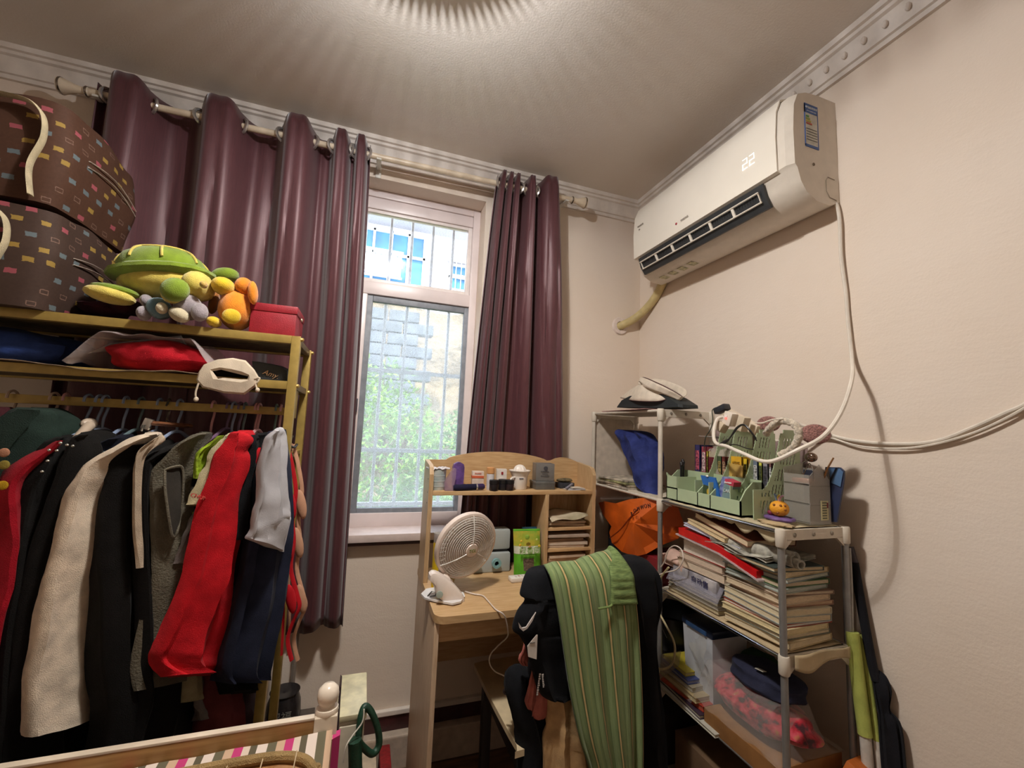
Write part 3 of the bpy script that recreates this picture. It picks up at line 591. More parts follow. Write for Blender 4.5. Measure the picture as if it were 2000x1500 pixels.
b = MB(); b.poly([gy(172, 690, 1.5), gy(212, 672, 1.47), gy(352, 656, 1.47), gy(372, 690, 1.5), gy(300, 676, 1.5)], (0, .006, .003)); b.build('bag_flap', film((225, 230, 235), .6), rf, smooth=False)
wb = thing('drawstring_bag', 'open cream drawstring pouch hanging over the front edge of the second shelf', 'bag', gy(445, 740, 1.40)); CWH = cloth((206, 190, 168), .8, .1)
pts = [(398, 712), (425, 702), (455, 699), (480, 704), (497, 722), (506, 737), (503, 752), (478, 771), (438, 768), (395, 757), (383, 742), (388, 726)]
ins = [(415, 725), (432, 722), (452, 727), (472, 732), (485, 735), (484, 738), (483, 741), (470, 741), (452, 739), (435, 738), (426, 740), (420, 732)]
b = MB(); A = [gy(x, y, 1.395) for x, y in pts]; B = [gy(x, y, 1.385) for x, y in ins]; Cc = [gy(x, y, 1.44) for x, y in ins]; A2 = [gy(440+(x-440)*.9, 735+(y-735)*.85, 1.46) for x, y in pts]
mid = [(a+b_)/2+V((0, -.012, 0)) for a, b_ in zip(A, B)]
b.loft([A2, A, [p_+(q_-p_)*.12+V((0, -.008, 0)) for p_, q_ in zip(A, B)], [p_+(q_-p_)*.8+V((0, -.006, 0)) for p_, q_ in zip(A, B)], B, Cc], False); b.build('pouch', CWH, wb, ang=25)
b = MB(); b.poly(Cc, (0, .002, 0)); b.build('slit_shade', mat((44, 42, 40), .9), wb)  # dark sheet closes the slit, shade inside the pouch put into colour
for ps in ([(388, 748), (385, 757), (382, 768), (383, 780)], [(497, 740), (507, 738), (504, 745), (499, 750), (503, 762)]):
    b = MB(); b.tube(crom([gy(x, y, 1.385) for x, y in ps], 5), .0025, 6); e = gy(ps[-1][0], ps[-1][1], 1.385); b.ell(e, (.006, .006, .007)); b.build('drawstring', CWH, wb)
b = MB(); pz = [(492, 705), (515, 709), (540, 714), (561, 724), (561, 748), (500, 748)]; b.poly([gy(x, y, 1.47) for x, y in pz], (0, .09, .01)); o = b.build('black_pouch', mat((40, 42, 44), .6, .1, 40, .3, 300), label='dark pouch with a small gold word at the right end of the second shelf', cat='pouch')
text('Amy.', mat((190, 150, 110), .4, metal=.4), o, frame(gy(529, 731, 1.467), (1, 0, -.28), (.15, 0, 1)), .022, shear=.3)
# ---- hangers
HG = {'blue': (136, 150, 176), 'pink': (200, 146, 148), 'beige': (196, 170, 150), 'green': (96, 120, 112), 'purple': (110, 84, 110), 'white': (206, 196, 184), 'teal': (92, 110, 114)}
def hanger(px, c, label, drop=.085, w_=.19, yaw=0):
    x = gy(px, 788, RAY).x; t_ = thing('coat_hanger', label, 'hanger', (x, RAY, RAZ), (0, 0, R(yaw)), 'coat hangers on the rack rail'); m = mat(HG[c], .4, .05)
    ps = [(0, -.017, .0), (0, -.014, .014), (0, 0, .0205), (0, .014, .014), (0, .017, -.002), (0, .012, -.022), (0, .002, -.045), (0, 0, -drop)]
    MB().tube(crom([V(p_) for p_ in ps], 4), .0034, 6).build('hook', m, t_, local=True)
    b = MB(); b.tube(crom([(0, -w_, -drop-.075), (0, -w_*.55, -drop-.035), (0, -.03, -drop-.004), (0, 0, -drop), (0, .03, -drop-.004), (0, w_*.55, -drop-.035), (0, w_, -drop-.075)], 3), .005, 8); b.tube([(0, -w_, -drop-.075), (0, w_, -drop-.075)], .0035, 6); b.build('shoulder_bar', m, t_, local=True)
for a in ((22, 'beige', 'beige hanger at the far left of the rail holding the maroon coat'), (105, 'beige', 'beige hanger holding the dark green padded jacket'), (128, 'pink', 'dull pink hanger holding the red cardigan'), (172, 'blue', 'blue-grey hanger holding the black studded top'), (194, 'blue', 'blue-grey hanger holding the plain black coat'), (206, 'blue', 'blue-grey hanger holding the navy coat'), (246, 'blue', 'blue-grey hanger holding the long cream jacket'), (276, 'teal', 'dark hanger left of the wooden trouser hanger'), (312, 'blue', 'blue hanger holding the thin cream blouse'), (352, 'blue', 'bright blue-grey wire hanger above the black dress'), (418, 'pink', 'pink hanger holding the grey knit vest'), (448, 'purple', 'purple hanger holding the lime green top'), (458, 'blue', 'blue hanger holding the cream printed shirt'), (471, 'purple', 'purple hanger just left of the red shirt'), (480, 'teal', 'teal hanger holding the red shirt'), (503, 'pink', 'pink hanger holding the black tee'), (508, 'pink', 'pink hanger holding the black vest top'), (541, 'green', 'green hanger holding the grey and navy polo shirt'), (550, 'pink', 'pink hanger at the right end of the rail')):
    hanger(*a, drop=.06+.02*rnd.random(), yaw=rnd.uniform(-8, 8))
wh = thing('trouser_hanger', 'dark wooden trouser hanger with chrome clips', 'hanger', gy(335, 828, 1.5)); b = MB(); q0, q1 = gy(290, 826, 1.43), gy(372, 832, 1.52); b.tube([q0, q1], .011, 10, flat=.6); b.build('bar', wood((120, 72, 40), (80, 44, 24)), wh)
b = MB(); b.cb(gy(288, 828, 1.43), (.02, .012, .03), (0, .3, 0), .002); b.tube([gy(280, 830, 1.42), gy(276, 842, 1.42)], .003, 6); b.build('clip', mat((200, 196, 190), .2, metal=.9), wh)
b = MB(); x_ = gy(330, 790, RAY).x; b.tube(crom([(x_, RAY-.016, RAZ), (x_, RAY, RAZ+.02), (x_, RAY+.016, RAZ), (x_, RAY, RAZ-.04), tuple((q0+q1)/2)], 4), .003, 6); b.build('hook', mat((200, 196, 190), .2, metal=.9), wh)
# ---- garments: closed soft bodies lofted between a near and a far edge
def drape(name, label, cat, rows, m, yn=1.27, yf=1.50, th=.03, folds=2.5, seed=0, amp=.012, parent=None, n=22, wr=.5, group=None, dfn=None):
    g_ = dfn or gy
    A = crom([g_(r_[1], r_[0], r_[4] if len(r_) > 4 else yn) for r_ in rows], 5); B = crom([g_(r_[3], r_[2], r_[5] if len(r_) > 5 else yf) for r_ in rows], 5)
    b = MB(); L = len(A); secs = []
    for i in range(L):
        t_ = i/(L-1); a_, c_ = A[i], B[i]; C0 = (a_+c_)/2; M_ = (c_-a_)/2; mn = V((M_.y, -M_.x, 0)); mn = mn.normalized() if mn.length > 1e-6 else V((1, 0, 0)); q = []; ws = min(1, M_.length/.07+.05)
        tk = th*(.35+.65*min(1, t_*4))*(1+.3*t_)*min(1, M_.length/.03+.3)
        for k in range(n):
            a = 2*PI*k/n; u_ = math.copysign(abs(cos(a))**.75, cos(a)); fo = amp*(.3+t_)*(sin(u_*folds*PI+seed+1.6*t_)+.5*sin(u_*folds*2.3*PI+seed*2+t_))
            fo += .010*wr*noise.noise(V((u_*2.2, t_*7, seed*3.3)))*2+.006*wr*noise.noise(V((u_*5, t_*16, seed)))
            q.append(C0+M_*u_+mn*(tk*sin(a)*(ws*.5+.5)+fo*ws))
        secs.append(q)
    b.loft(secs); return b.build(name, m, parent, label=label, cat=cat, group=group)
def garment(name, label, rows, c, **k):
    cm = k.pop('m', None) or cloth(c, bump=.5); return drape(name, label, 'clothing', rows, cm, **k)
gm = garment
gm('coat', 'dark maroon coat at the far left end of the rail', [(795, -30, 795, 20), (840, -70, 840, 45), (930, -120, 930, 30), (1200, -140, 1200, 10), (1450, -150, 1450, 0)], (70, 22, 30), seed=1)
o = gm('padded_jacket', 'dark green padded jacket with a yellow emblem at the left of the rail', [(800, 50, 796, 96), (830, 15, 820, 122), (880, -25, 880, 118), (980, -50, 980, 95), (1150, -60, 1150, 80), (1330, -70, 1330, 60), (1400, -70, 1400, 55)], (36, 50, 44), th=.06, seed=2, amp=.035, folds=4)
for q, c_ in (((8, 884), (196, 140, 110)), ((8, 908), (150, 132, 60)), ((5, 948), (180, 140, 30))):
    b = MB(); b.ell(gy(q[0], q[1], 1.247), (.010, .002, .010)); b.build('emblem', cloth(c_), o)
gm('cardigan', 'bright red cardigan between the green padded jacket and the black top', [(862, 108, 850, 140), (890, 70, 880, 150), (925, 22, 910, 150), (995, 5, 990, 140), (1090, 8, 1090, 120), (1200, -14, 1200, 100), (1330, -30, 1330, 90), (1470, -30, 1450, 80)], (160, 20, 36), seed=3, yn=1.255)
o = gm('blouse', 'black top with silver studs around the neck', [(856, 118, 846, 152), (880, 88, 862, 170), (930, 76, 930, 175), (1000, 48, 1000, 170), (1150, 28, 1150, 165), (1300, 15, 1300, 160), (1500, 6, 1490, 150)], (20, 18, 17), seed=4)
for q in ((96, 879), (111, 880), (118, 865), (131, 869), (142, 871), (93, 900), (82, 921)):
    b = MB(); b.ell(gy(q[0], q[1], 1.245), (.0035, .003, .003), n=8); b.build('stud', mat((200, 200, 190), .25, metal=.8), o)
b = MB(); b.ell(gy(174, 828, 1.47), (.014, .03, .016)); b.tube([gy(174, 832, 1.45), gy(150, 856, 1.36)], [.013, .009], 10); b.build('hanger_shoulder', plas((196, 176, 156)), label='broad cream plastic hanger end poking out above the black tops', cat='hanger')
gm('coat', 'plain black long coat right of the studded top', [(850, 160, 838, 196), (872, 140, 850, 225), (930, 122, 930, 228), (1050, 85, 1050, 220), (1200, 52, 1200, 210), (1350, 34, 1350, 200), (1502, 26, 1495, 190)], (19, 17, 16), seed=5)
gm('coat', 'dark navy coat just left of the long cream jacket', [(858, 218, 842, 256), (880, 185, 858, 270), (910, 150, 900, 270), (1000, 118, 1000, 255), (1150, 92, 1150, 235), (1300, 62, 1300, 220), (1470, 45, 1460, 205)], (20, 23, 38), seed=6, yn=1.345, yf=1.52)
gm('long_jacket', 'long cream jacket hanging third of the way along the rail', [(852, 284, 842, 304), (872, 236, 852, 312), (905, 190, 890, 306), (935, 155, 930, 292), (1000, 130, 1000, 270), (1100, 108, 1095, 248), (1180, 88, 1170, 240), (1290, 71, 1270, 236), (1380, 62, 1340, 232), (1440, 66, 1362, 236)], (226, 208, 186), seed=7, th=.035, yn=1.25, amp=.007, folds=1.6, wr=.9)
gm('coat', 'long black coat right of the cream jacket', [(870, 262, 852, 318), (890, 225, 868, 325), (920, 212, 900, 322), (1000, 206, 1000, 315), (1150, 197, 1150, 312), (1300, 202, 1300, 312), (1400, 216, 1400, 312), (1500, 200, 1490, 312)], (20, 18, 17), seed=8, th=.05)
gm('blouse', 'thin pale cream sleeve hanging between two black coats', [(858, 300, 848, 318), (880, 270, 862, 322), (910, 262, 890, 285), (960, 261, 950, 276), (1030, 261, 1020, 276), (1075, 266, 1068, 278), (1110, 272, 1108, 275)], (190, 172, 150), seed=9, yn=1.255, yf=1.275, th=.007, wr=.1)
gm('dress', 'black long dress left of the grey knit vest', [(876, 328, 858, 372), (895, 292, 872, 392), (930, 278, 920, 392), (1050, 278, 1050, 380), (1200, 288, 1200, 372), (1350, 298, 1350, 370), (1490, 262, 1480, 366)], (19, 17, 16), seed=10)
KN = cloth((104, 98, 84), .9, .2, 14, .8, 250)
o = gm('knit_vest', 'grey-olive sleeveless knit vest with a deep armhole', [(850, 388, 842, 406), (872, 352, 862, 414), (905, 322, 900, 410), (950, 311, 950, 405), (1040, 320, 1040, 402), (1120, 326, 1120, 392), (1200, 306, 1200, 400), (1290, 292, 1290, 378), (1345, 297, 1320, 350)], None, m=KN, seed=11, amp=.016)
b = MB(); b.tube(crom([gy(322, 918, 1.255), gy(338, 912, 1.262), (gy(356, 914, 1.28)), gy(357, 960, 1.285), gy(352, 1010, 1.285), gy(344, 1044, 1.265), gy(336, 1044, 1.258), gy(328, 1000, 1.25), gy(322, 950, 1.25), gy(322, 918, 1.255)], 5), .003, 6, False); b.build('armhole_hem', KN, o)
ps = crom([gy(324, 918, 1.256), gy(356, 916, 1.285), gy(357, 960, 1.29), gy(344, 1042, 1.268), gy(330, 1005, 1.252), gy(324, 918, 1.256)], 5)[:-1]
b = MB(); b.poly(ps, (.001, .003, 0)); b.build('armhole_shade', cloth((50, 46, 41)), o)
gm('skirt', 'sheer grey-brown skirt showing below the knit vest', [(1150, 322, 1150, 372, 1.36, 1.55), (1300, 300, 1300, 378, 1.36, 1.55), (1400, 282, 1400, 380, 1.36, 1.55), (1490, 262, 1480, 372, 1.36, 1.55)], (88, 72, 64), seed=12, th=.04, amp=.02)
LM = mat((150, 178, 40), .5, .3, 20, .8, 80)
gm('scarf', 'shiny lime green twisted scarf', [(852, 424, 850, 438), (868, 408, 864, 430), (880, 390, 876, 418), (900, 382, 896, 404), (935, 383, 930, 394)], None, m=LM, yn=1.28, yf=1.31, th=.010, seed=13, folds=4)
gm('dress', 'dark maroon dress behind the lime green scarf', [(858, 420, 850, 446), (890, 392, 880, 446), (960, 378, 955, 440), (1100, 370, 1100, 420), (1250, 365, 1250, 420)], (48, 22, 30), yn=1.36, yf=1.52, seed=14)
gm('scarf', 'small tuft of lime green fabric lower down behind the cream sleeve', [(1000, 376, 1000, 392), (1030, 372, 1030, 388), (1040, 374, 1040, 386)], None, m=LM, yn=1.31, yf=1.33, th=.006, seed=15)
o = gm('shirt', 'pale cream shirt sleeve with red print left of the red shirt', [(850, 446, 843, 462), (870, 430, 858, 464), (910, 410, 900, 448), (950, 394, 945, 428), (985, 382, 992, 410)], (206, 194, 156), yn=1.265, yf=1.42, th=.018, seed=16, amp=.005)
text('CHUNRO', mat((190, 70, 60), .6), o, frame(gy(397, 973, 1.245), gy(412, 977, 1.27)-gy(385, 970, 1.255), (0, 0, 1)), .013, .003)
gm('shirt', 'grey sleeve end below the cream printed sleeve', [(990, 388, 990, 405), (1030, 376, 1030, 405), (1070, 366, 1068, 400), (1100, 362, 1092, 388)], (122, 114, 112), yn=1.28, yf=1.4, th=.014, seed=17, wr=.2)
gm('shirt', 'bright red shirt hanging in front of the others', [(846, 470, 840, 484), (862, 456, 850, 486), (885, 440, 870, 488), (920, 430, 915, 478), (1000, 404, 1000, 466), (1100, 380, 1100, 456), (1180, 352, 1180, 456), (1250, 326, 1250, 452), (1284, 313, 1290, 446), (1318, 352, 1322, 402)], (196, 26, 36), yn=1.24, yf=1.42, seed=18, th=.04, amp=.011, folds=3, wr=.9)
gm('tee', 'black tee right of the red shirt', [(852, 488, 844, 520), (875, 476, 862, 530), (930, 464, 925, 520), (1000, 452, 1000, 508), (1055, 446, 1055, 500)], (22, 22, 25), yn=1.28, yf=1.46, seed=19, th=.02)
gm('dress', 'black dress reaching below the black tee', [(850, 506, 846, 532), (900, 486, 890, 540), (1000, 470, 1000, 530), (1150, 446, 1150, 520), (1300, 440, 1300, 500), (1350, 462, 1355, 488)], (15, 15, 18), yn=1.33, yf=1.5, seed=20)
po_ = thing('polo_shirt', 'grey and navy polo shirt with a pale sleeve beside the front post', 'clothing', gy(500, 1330, 1.3))
drape('body', None, None, [(845, 528, 838, 552), (900, 512, 880, 556), (1000, 498, 1000, 566), (1050, 486, 1060, 566), (1120, 470, 1120, 560), (1200, 452, 1200, 548), (1300, 428, 1290, 522), (1335, 440, 1322, 506)], cloth((36, 40, 58)), 1.29, 1.41, .03, seed=21, parent=po_)
drape('sleeve', None, None, [(842, 536, 834, 550), (862, 522, 850, 554), (900, 512, 885, 556), (960, 506, 960, 562), (1000, 498, 1004, 568), (1035, 492, 1012, 566), (1052, 488, 1078, 552)], cloth((176, 174, 178), .8, .05), 1.225, 1.33, .018, seed=22, amp=.006, parent=po_).data
gm('trousers', 'dusky pink trousers hanging below the navy polo', [(1250, 408, 1250, 470, 1.38, 1.5), (1340, 404, 1340, 462, 1.38, 1.5), (1432, 402, 1420, 458, 1.38, 1.5)], (120, 60, 62), seed=23, th=.035)
gm('shirt', 'pale olive sleeve end below the red shirt hem', [(1290, 362, 1290, 392), (1340, 358, 1340, 384), (1372, 362, 1366, 380)], (160, 150, 118), yn=1.33, yf=1.39, th=.02, seed=24)
gm('shirt', 'light grey garment corner below the red shirt hem', [(1280, 376, 1280, 412), (1340, 376, 1340, 410), (1385, 384, 1380, 408), (1408, 390, 1398, 404)], (124, 118, 116), yn=1.36, yf=1.44, th=.012, seed=25)
gm('trousers', 'black trousers behind the grey garment corner', [(1270, 352, 1270, 420), (1370, 358, 1370, 410), (1432, 362, 1426, 402)], (15, 14, 17), yn=1.42, yf=1.54, th=.03, seed=26)
gm('skirt', 'long dark mauve skirt hanging below the navy polo', [(1290, 440, 1290, 500), (1380, 440, 1380, 500), (1420, 440, 1412, 496)], (64, 50, 54), yn=1.44, yf=1.6, th=.03, seed=27)
for nm, c_, x_, top, lab, cup in (('bra', (176, 20, 30), 556, 878, 'red bra hanging from the side hook behind the front post', 0), ('bra', (190, 144, 116), 578, 870, 'beige bra hanging from the side hook of the rack', 1)):
    t_ = thing(nm, lab, 'clothing', gy(x_, 1290, 1.55)); cm = cloth(c_, .7, .08); D_ = 1.50 if cup else 1.46; dx = 0 if cup else -12
    pts = [(572, 868), (582, 905), (590, 960), (583, 1010), (586, 1060), (580, 1110), (592, 1160), (597, 1185), (584, 1215), (574, 1250), (582, 1290)]
    MB().tube(crom([gy(x+dx, y, D_) for x, y in pts], 5), [.007]*51, 8, flat=.4).build('band', cm, t_)
    for (cx, cy, h_) in ((592, 985, 60), (586, 1060, 62), (592, 1170, 60)):
        b = MB(); blob(b, cx+dx-(4 if cup else 12), cy, D_-.01, 24, h_, .02, roll=-14); b.build('cup', cm, t_)
    MB().tube(crom([gy(x+dx, y, D_+.01) for x, y in ((570, 866), (562, 930), (566, 1000), (560, 1080), (566, 1180), (562, 1280))], 5), .0045, 6, flat=.4).build('shoulder_strap', cm, t_)
b = MB(); b.tube(crom([gy(572, 852, 1.48), gy(566, 858, 1.47), gy(565, 868, 1.47), gy(574, 874, 1.48), gy(580, 868, 1.5)], 4), .004, 6); b.build('hook', mat((60, 52, 46), .4, metal=.4), rk)
# ---------------------------------------------------------------- bed corner
WB = mat((222, 206, 184), .35, .08, 10, .05, 30); HW = wood((176, 136, 84), (150, 108, 62), (1, 14, 14))
bd_ = thing('bed', 'white painted wooden bed end with round finial at the bottom left', 'bed', (-.3, 1.06, 0))
MB().box(-1.2, -.058, 1.0475, 1.0625, .718, .723, b=.001).build('top_rail', WB, bd_)
MB().box(-1.2, -.058, 1.048, 1.062, .635, .718, b=.002).build('rail', HW, bd_); MB().box(-1.2, -.058, 1.05, 1.068, .30, .40, b=.002).build('rail', WB, bd_)
b = MB(); b.box(-.058, -.012, 1.037, 1.083, 0, .726, b=.003); b.build('post', WB, bd_)
MB().lathe([(.0, .722), (.022, .722), (.024, .728), (.022, .735), (.015, .7375), (.0145, .740), (.019, .745), (.0218, .753), (.0222, .762), (.020, .772), (.012, .780), (0, .783)], 28, c=(-.035, 1.06, 0)).build('finial', mat((236, 222, 204), .2, .03), bd_)
b = MB(); b.ell((-.10, 1.046, .655), (.004, .002, .004), n=8); b.build('peg', mat((96, 60, 36), .6), bd_)
m, t, p = base('striped_sheet', .85, .2); co = t.add('ShaderNodeAttribute', attribute_name='st').outputs['Vector']; sx = t.add('ShaderNodeSeparateXYZ', i_0=co)
fr_ = t.math('FRACT', t.math('MULTIPLY', sx.outputs[0], 6.2)); cr = t.add('ShaderNodeValToRGB', i_0=fr_); e = cr.color_ramp; e.interpolation = 'CONSTANT'
for q, cc in ((0, (222, 206, 194)), (.2, (104, 98, 78)), (.38, (200, 168, 140)), (.55, (190, 62, 116)), (.72, (214, 196, 178)), (.86, (96, 88, 70))):
    el = e.elements[0] if q == 0 else e.elements.new(q); el.color = lin(cc)
t.l.new(cr.outputs[0], p.inputs['Base Color']); STR = m
def sheet(name, fn, nu, nv, m, th=.003, st=None, parent=None, **k):
    b = MB(); b.grid(fn, nu, nv); o = b.build(name, m, parent, solid=th, **k); at = o.data.attributes.new('st', 'FLOAT_VECTOR', 'POINT')
    for j in range(nv):
        for i in range(nu): u, v = i/(nu-1), j/(nv-1); at.data[j*nu+i].vector = (st or (lambda a, c: (a, c, 0)))(u, v)
    return o
MB().box(-1.2, -.06, .2, 1.035, .28, .60, b=.04).build('mattress', cloth((200, 190, 176)), bd_)
def shp(u, v):
    x = -.62+.60*u; q = v
    if q < .25: return V((x, 1.042, .60+.396*q))
    q = (q-.25)/.75; return V((x, 1.042-.5*q, .699-.014*(1-u)+.006*sin(PI*min(1, q*6))-.12*q+.004*noise.noise(V((u*7, v*5, 1)))))
sheet('striped_sheet', shp, 40, 24, STR, label='pink, olive and cream striped bed sheet behind the cane mat', cat='sheet', st=lambda u, v: (u*1.05, v, 0))
b = MB(); b.loft([[V((x, y, z)) for x, y in ((-.062, 1.028), (-.045, 1.022), (-.02, 1.022), (-.004, 1.032), (-.004, 1.05), (-.062, 1.03))] for z in (.69, .68, .60, .5, .35)])
o = b.build('sheet_corner', STR, label='corner of the striped sheet wrapped round the white bed post', cat='sheet'); at = o.data.attributes.new('st', 'FLOAT_VECTOR', 'POINT')
for i, q in enumerate(o.data.vertices): at.data[i].vector = (.55+q.co.x*1.6, 0, 0)
# cane mat with rounded rim
mt_ = thing('cane_mat', 'round-cornered cane mat with a tan woven rim lying on the bed', 'mat', gy(560, 1490, .96))
rim = crom([V((-.70, .975, .706)), V((-.40, .975, .706)), V((-.2, .98, .706)), V((-.12, .98, .704)), V((-.075, .975, .697)), V((-.05, .96, .686)), V((-.036, .92, .672)), V((-.04, .5, .66))], 6)
MB().tube(rim, .009, 8).build('rim', cloth((176, 146, 98), bump=1, bsc=500), mt_)
b = MB(); b.poly([p_-V((0, 0, .004)) for p_ in rim]+[V((-.70, .5, .66))], (0, 0, -.003)); b.build('panel', wood((170, 122, 72), (148, 100, 56), (4, 4, 1)), mt_, smooth=False)
for k in range(9):
    x = -.55+.058*k; b = MB(); b.tube([V((x, .5, .661)), V((x+.005, .98, .709))], .0012, 5); b.build('cane_strip', mat((200, 176, 140), .6), mt_)
# cabinet, dark strip and green cable behind the post
cb_ = thing('small_cabinet', 'narrow cream cabinet standing behind the bed post', 'cabinet', (.03, 1.27, 0)); CB = mat((212, 200, 178), .45, .06)
MB().box(-.015, .052, 1.22, 1.40, 0, .60, b=.003).build('body', CB, cb_); MB().box(-.018, .056, 1.215, 1.405, .60, .615, b=.003).build('top', mat((214, 204, 166), .4), cb_)
MB().box(-.008, .045, 1.214, 1.221, .30, .59, b=.002).build('door', CB, cb_)
b = MB(); b.poly([gy(655, 1440, 1.16), gy(663, 1340, 1.16), gy(666, 1344, 1.16), gy(660, 1440, 1.16)], (0, .05, 0)); b.build('dark_board', mat((60, 44, 52), .4), smooth=False, label='thin dark board edge between the bed post and the cabinet', cat='board')
GC = mat((28, 64, 46), .45, .15, 60, .3, 200)
b = MB(); b.tube(crom([gy(703, 1520, 1.2), gy(698, 1470, 1.2), gy(700, 1440, 1.2), gy(705, 1400, 1.21), gy(713, 1380, 1.22), gy(726, 1392, 1.22), gy(738, 1425, 1.22), gy(740, 1455, 1.22), gy(728, 1472, 1.21), gy(712, 1462, 1.2), gy(700, 1448, 1.19)], 6), .0085, 10); b.tube([gy(693, 1445, 1.185), gy(695, 1525, 1.185)], .016, 10)
b.build('green_hose', GC, label='dark green coiled hose looped behind the bed post', cat='hose')
MB().tube(crom([gy(711, 1385, 1.19), gy(708, 1410, 1.185), gy(690, 1435, 1.18), gy(676, 1458, 1.17), gy(670, 1490, 1.17)], 5), .0018, 6).build('string', plas((220, 214, 200)), label='thin white string hanging beside the green hose', cat='string')
tb = thing('black_pot', 'small black glazed pot with faint characters on the floor behind the rack', 'pot', gy(552, 1400, 1.80)); c_ = gy(552, 1400, 1.80)
b = MB(); b.lathe([(0, 0), (.05, 0), (.058, .05), (.055, .09), (.045, .12), (.05, .128), (.046, .128), (0, .12)], 24, c=(c_.x, c_.y, c_.z-.04)); b.build('body', mat((36, 34, 36), .25), tb)
text('祝福', mat((120, 118, 110), .5), tb, frame(c_+V((-.0, -.0585, .03)), (1, 0, 0), (0, 0, 1)), .035)
b = MB(); b.box(c_.x-.06, c_.x+.10, 1.76, 1.895, .19, c_.z-.04); b.build('low_crate', mat((84, 74, 66), .7), smooth=False, label='dark crate on the floor under the black pot', cat='crate')
b = MB(); b.tube(crom([V((-.19, 1.86, .12)), V((-.19, 1.86, .6)), V((-.185, 1.87, .63)), V((-.06, 1.88, .635))], 4), .008, 8); b.build('wall_conduit', plas((130, 118, 108)), label='thin dark pipe on the wall below the wide curtain', cat='pipe')
b = MB(); b.box(-.02, .13, 1.60, 1.84, 0, .10, b=.01); b.build('carton', mat((214, 196, 170), .8), label='cream carton on the floor left of the desk', cat='box')
b = MB(); b.box(.14, .18, 1.66, 1.84, 0, .11, b=.006); b.build('red_carton', mat((150, 30, 34), .6, .2, 60), label='red packet on the floor against the desk side', cat='box')
# ---------------------------------------------------------------- desk with hutch
OAK = wood((206, 172, 128), (186, 148, 102), (2, 16, 16)); OAKV = wood((202, 170, 130), (180, 146, 104), (16, 16, 2)); OAKS = wood((204, 178, 150), (186, 156, 126), (16, 16, 2))  # OAKS is a pinker, greyer oak: window light on the side panels put into colour
D0, D1, DF, DB, DZ = .24, .955, 1.344, 1.81, .775
dk = thing('desk', 'light oak computer desk with a wavy-topped hutch under the window', 'desk', (.6, 1.58, 0))
r_ = .035; out = [(D0+r_-r_*cos(a), DF+r_-r_*sin(a)) for a in (PI/2*k/6 for k in range(7))]+[(D1, DF), (D1, DB), (D0, DB)]
b = MB(); b.loft([[V((x, y, z)) for x, y in out] for z in (DZ-.022, DZ)]); b.build('desktop', OAK, dk, ang=20)
for x in (D0+.003, D1-.018): MB().box(x, x+.015, DF+.02, DB, 0, DZ-.022, b=.001).build('side_panel', OAKS, dk)
MB().box(D0+.018, D1-.018, DF+.028, DF+.043, DZ-.085, DZ-.022).build('apron', OAK, dk, smooth=False)
MB().box(D0+.018, D1-.018, DB-.03, DB-.015, .42, DZ-.022).build('back_panel', OAK, dk, smooth=False)
HF, HB, HZ = 1.64, 1.795, 1.106
for x in (D0, D1-.016):
    b = MB(); pr = [(HF, DZ), (HF, 1.17), (HF+.012, 1.195), (HF+.03, 1.203), (HB, 1.215), (HB, DZ)]; b.loft([[V((x_, y, z)) for y, z in pr] for x_ in (x, x+.016)]); b.build('hutch_side', OAKV, dk, ang=25)
b = MB(); b.box(D0+.016, D1-.016, HF, HB-.012, HZ-.015, HZ, b=.001); b.build('hutch_shelf', OAK, dk)
DVX = .722
MB().box(DVX, DVX+.015, HF, HB-.012, DZ, HZ-.015, b=.001).build('divider', OAKV, dk)
for z in (.955, .87): MB().box(DVX+.015, D1-.016, HF+.004, HB-.012, z-.012, z, b=.001).build('cubby_shelf', OAK, dk)
MB().box(DVX, D1-.016, HB-.012, HB-.006, DZ, HZ-.015).build('cubby_back', OAKV, dk, smooth=False)
n = 40; top = []
for k in range(n+1):
    u = k/n; x = D0+.016+(D1-D0-.032)*u; z = 1.215+.038*max(0, sin(PI*min(1, max(0, (u-.1)/.68))))**.6+(.02*sin(PI*(u-.78)/.22) if u > .78 else 0); top.append(V((x, HB-.012, z)))
b = MB(); b.poly([V((D0+.016, HB-.012, HZ-.015)), V((D1-.016, HB-.012, HZ-.015))]+top[::-1], (0, .010, 0)); b.build('backboard', OAK, dk, smooth=False)
for z in (1.15, 1.10, 1.06):
    b = MB(); b.ell((D0-.0005, HF+.03, z), (.001, .003, .003), n=8); b.build('screw', mat((120, 90, 60), .5), dk)
# ---- on the hutch shelf
HY = 1.70
def at(px, py, y=HY, z=HZ): c = gy(px, py, y); return V((c.x, c.y, z))
def wpx(a, b_, py, y=HY): return abs(gy(b_, py, y).x-gy(a, py, y).x)
tu = thing('storage_tub', 'frosted tub with blue-grey contents and crumpled film on top', 'tub', at(853, 955)); c_ = at(853, 955)
MB().lathe([(0, 0), (.030, 0), (.032, .01), (.0335, .078), (.0, .079)], 24, c=c_).build('body', mat((150, 170, 172), .3, .3, 30, c2=(196, 196, 190)), tu)
b = MB()
for k in range(3): b.lathe([(.0325+.0003*k, .012+.02*k), (.034, .014+.02*k), (.0325, .016+.02*k)], 24, c=c_)
b.build('ridge', film((230, 235, 235), .5), tu); b = MB(); b.grid(lambda u, v: c_+V(((u-.5)*.085, (v-.5)*.07, .082+.01*noise.noise(V((u*7, v*7, 0))))), 14, 12); b.build('film_cover', mat((214, 206, 206), .3), tu, solid=.001)
pb = thing('purple_bag', 'purple foil packet with a pointed top on the hutch', 'packet', at(893, 955)); c_ = at(893, 955, 1.72); PU = mat((104, 74, 140), .35, .25, 30, .5, 60)
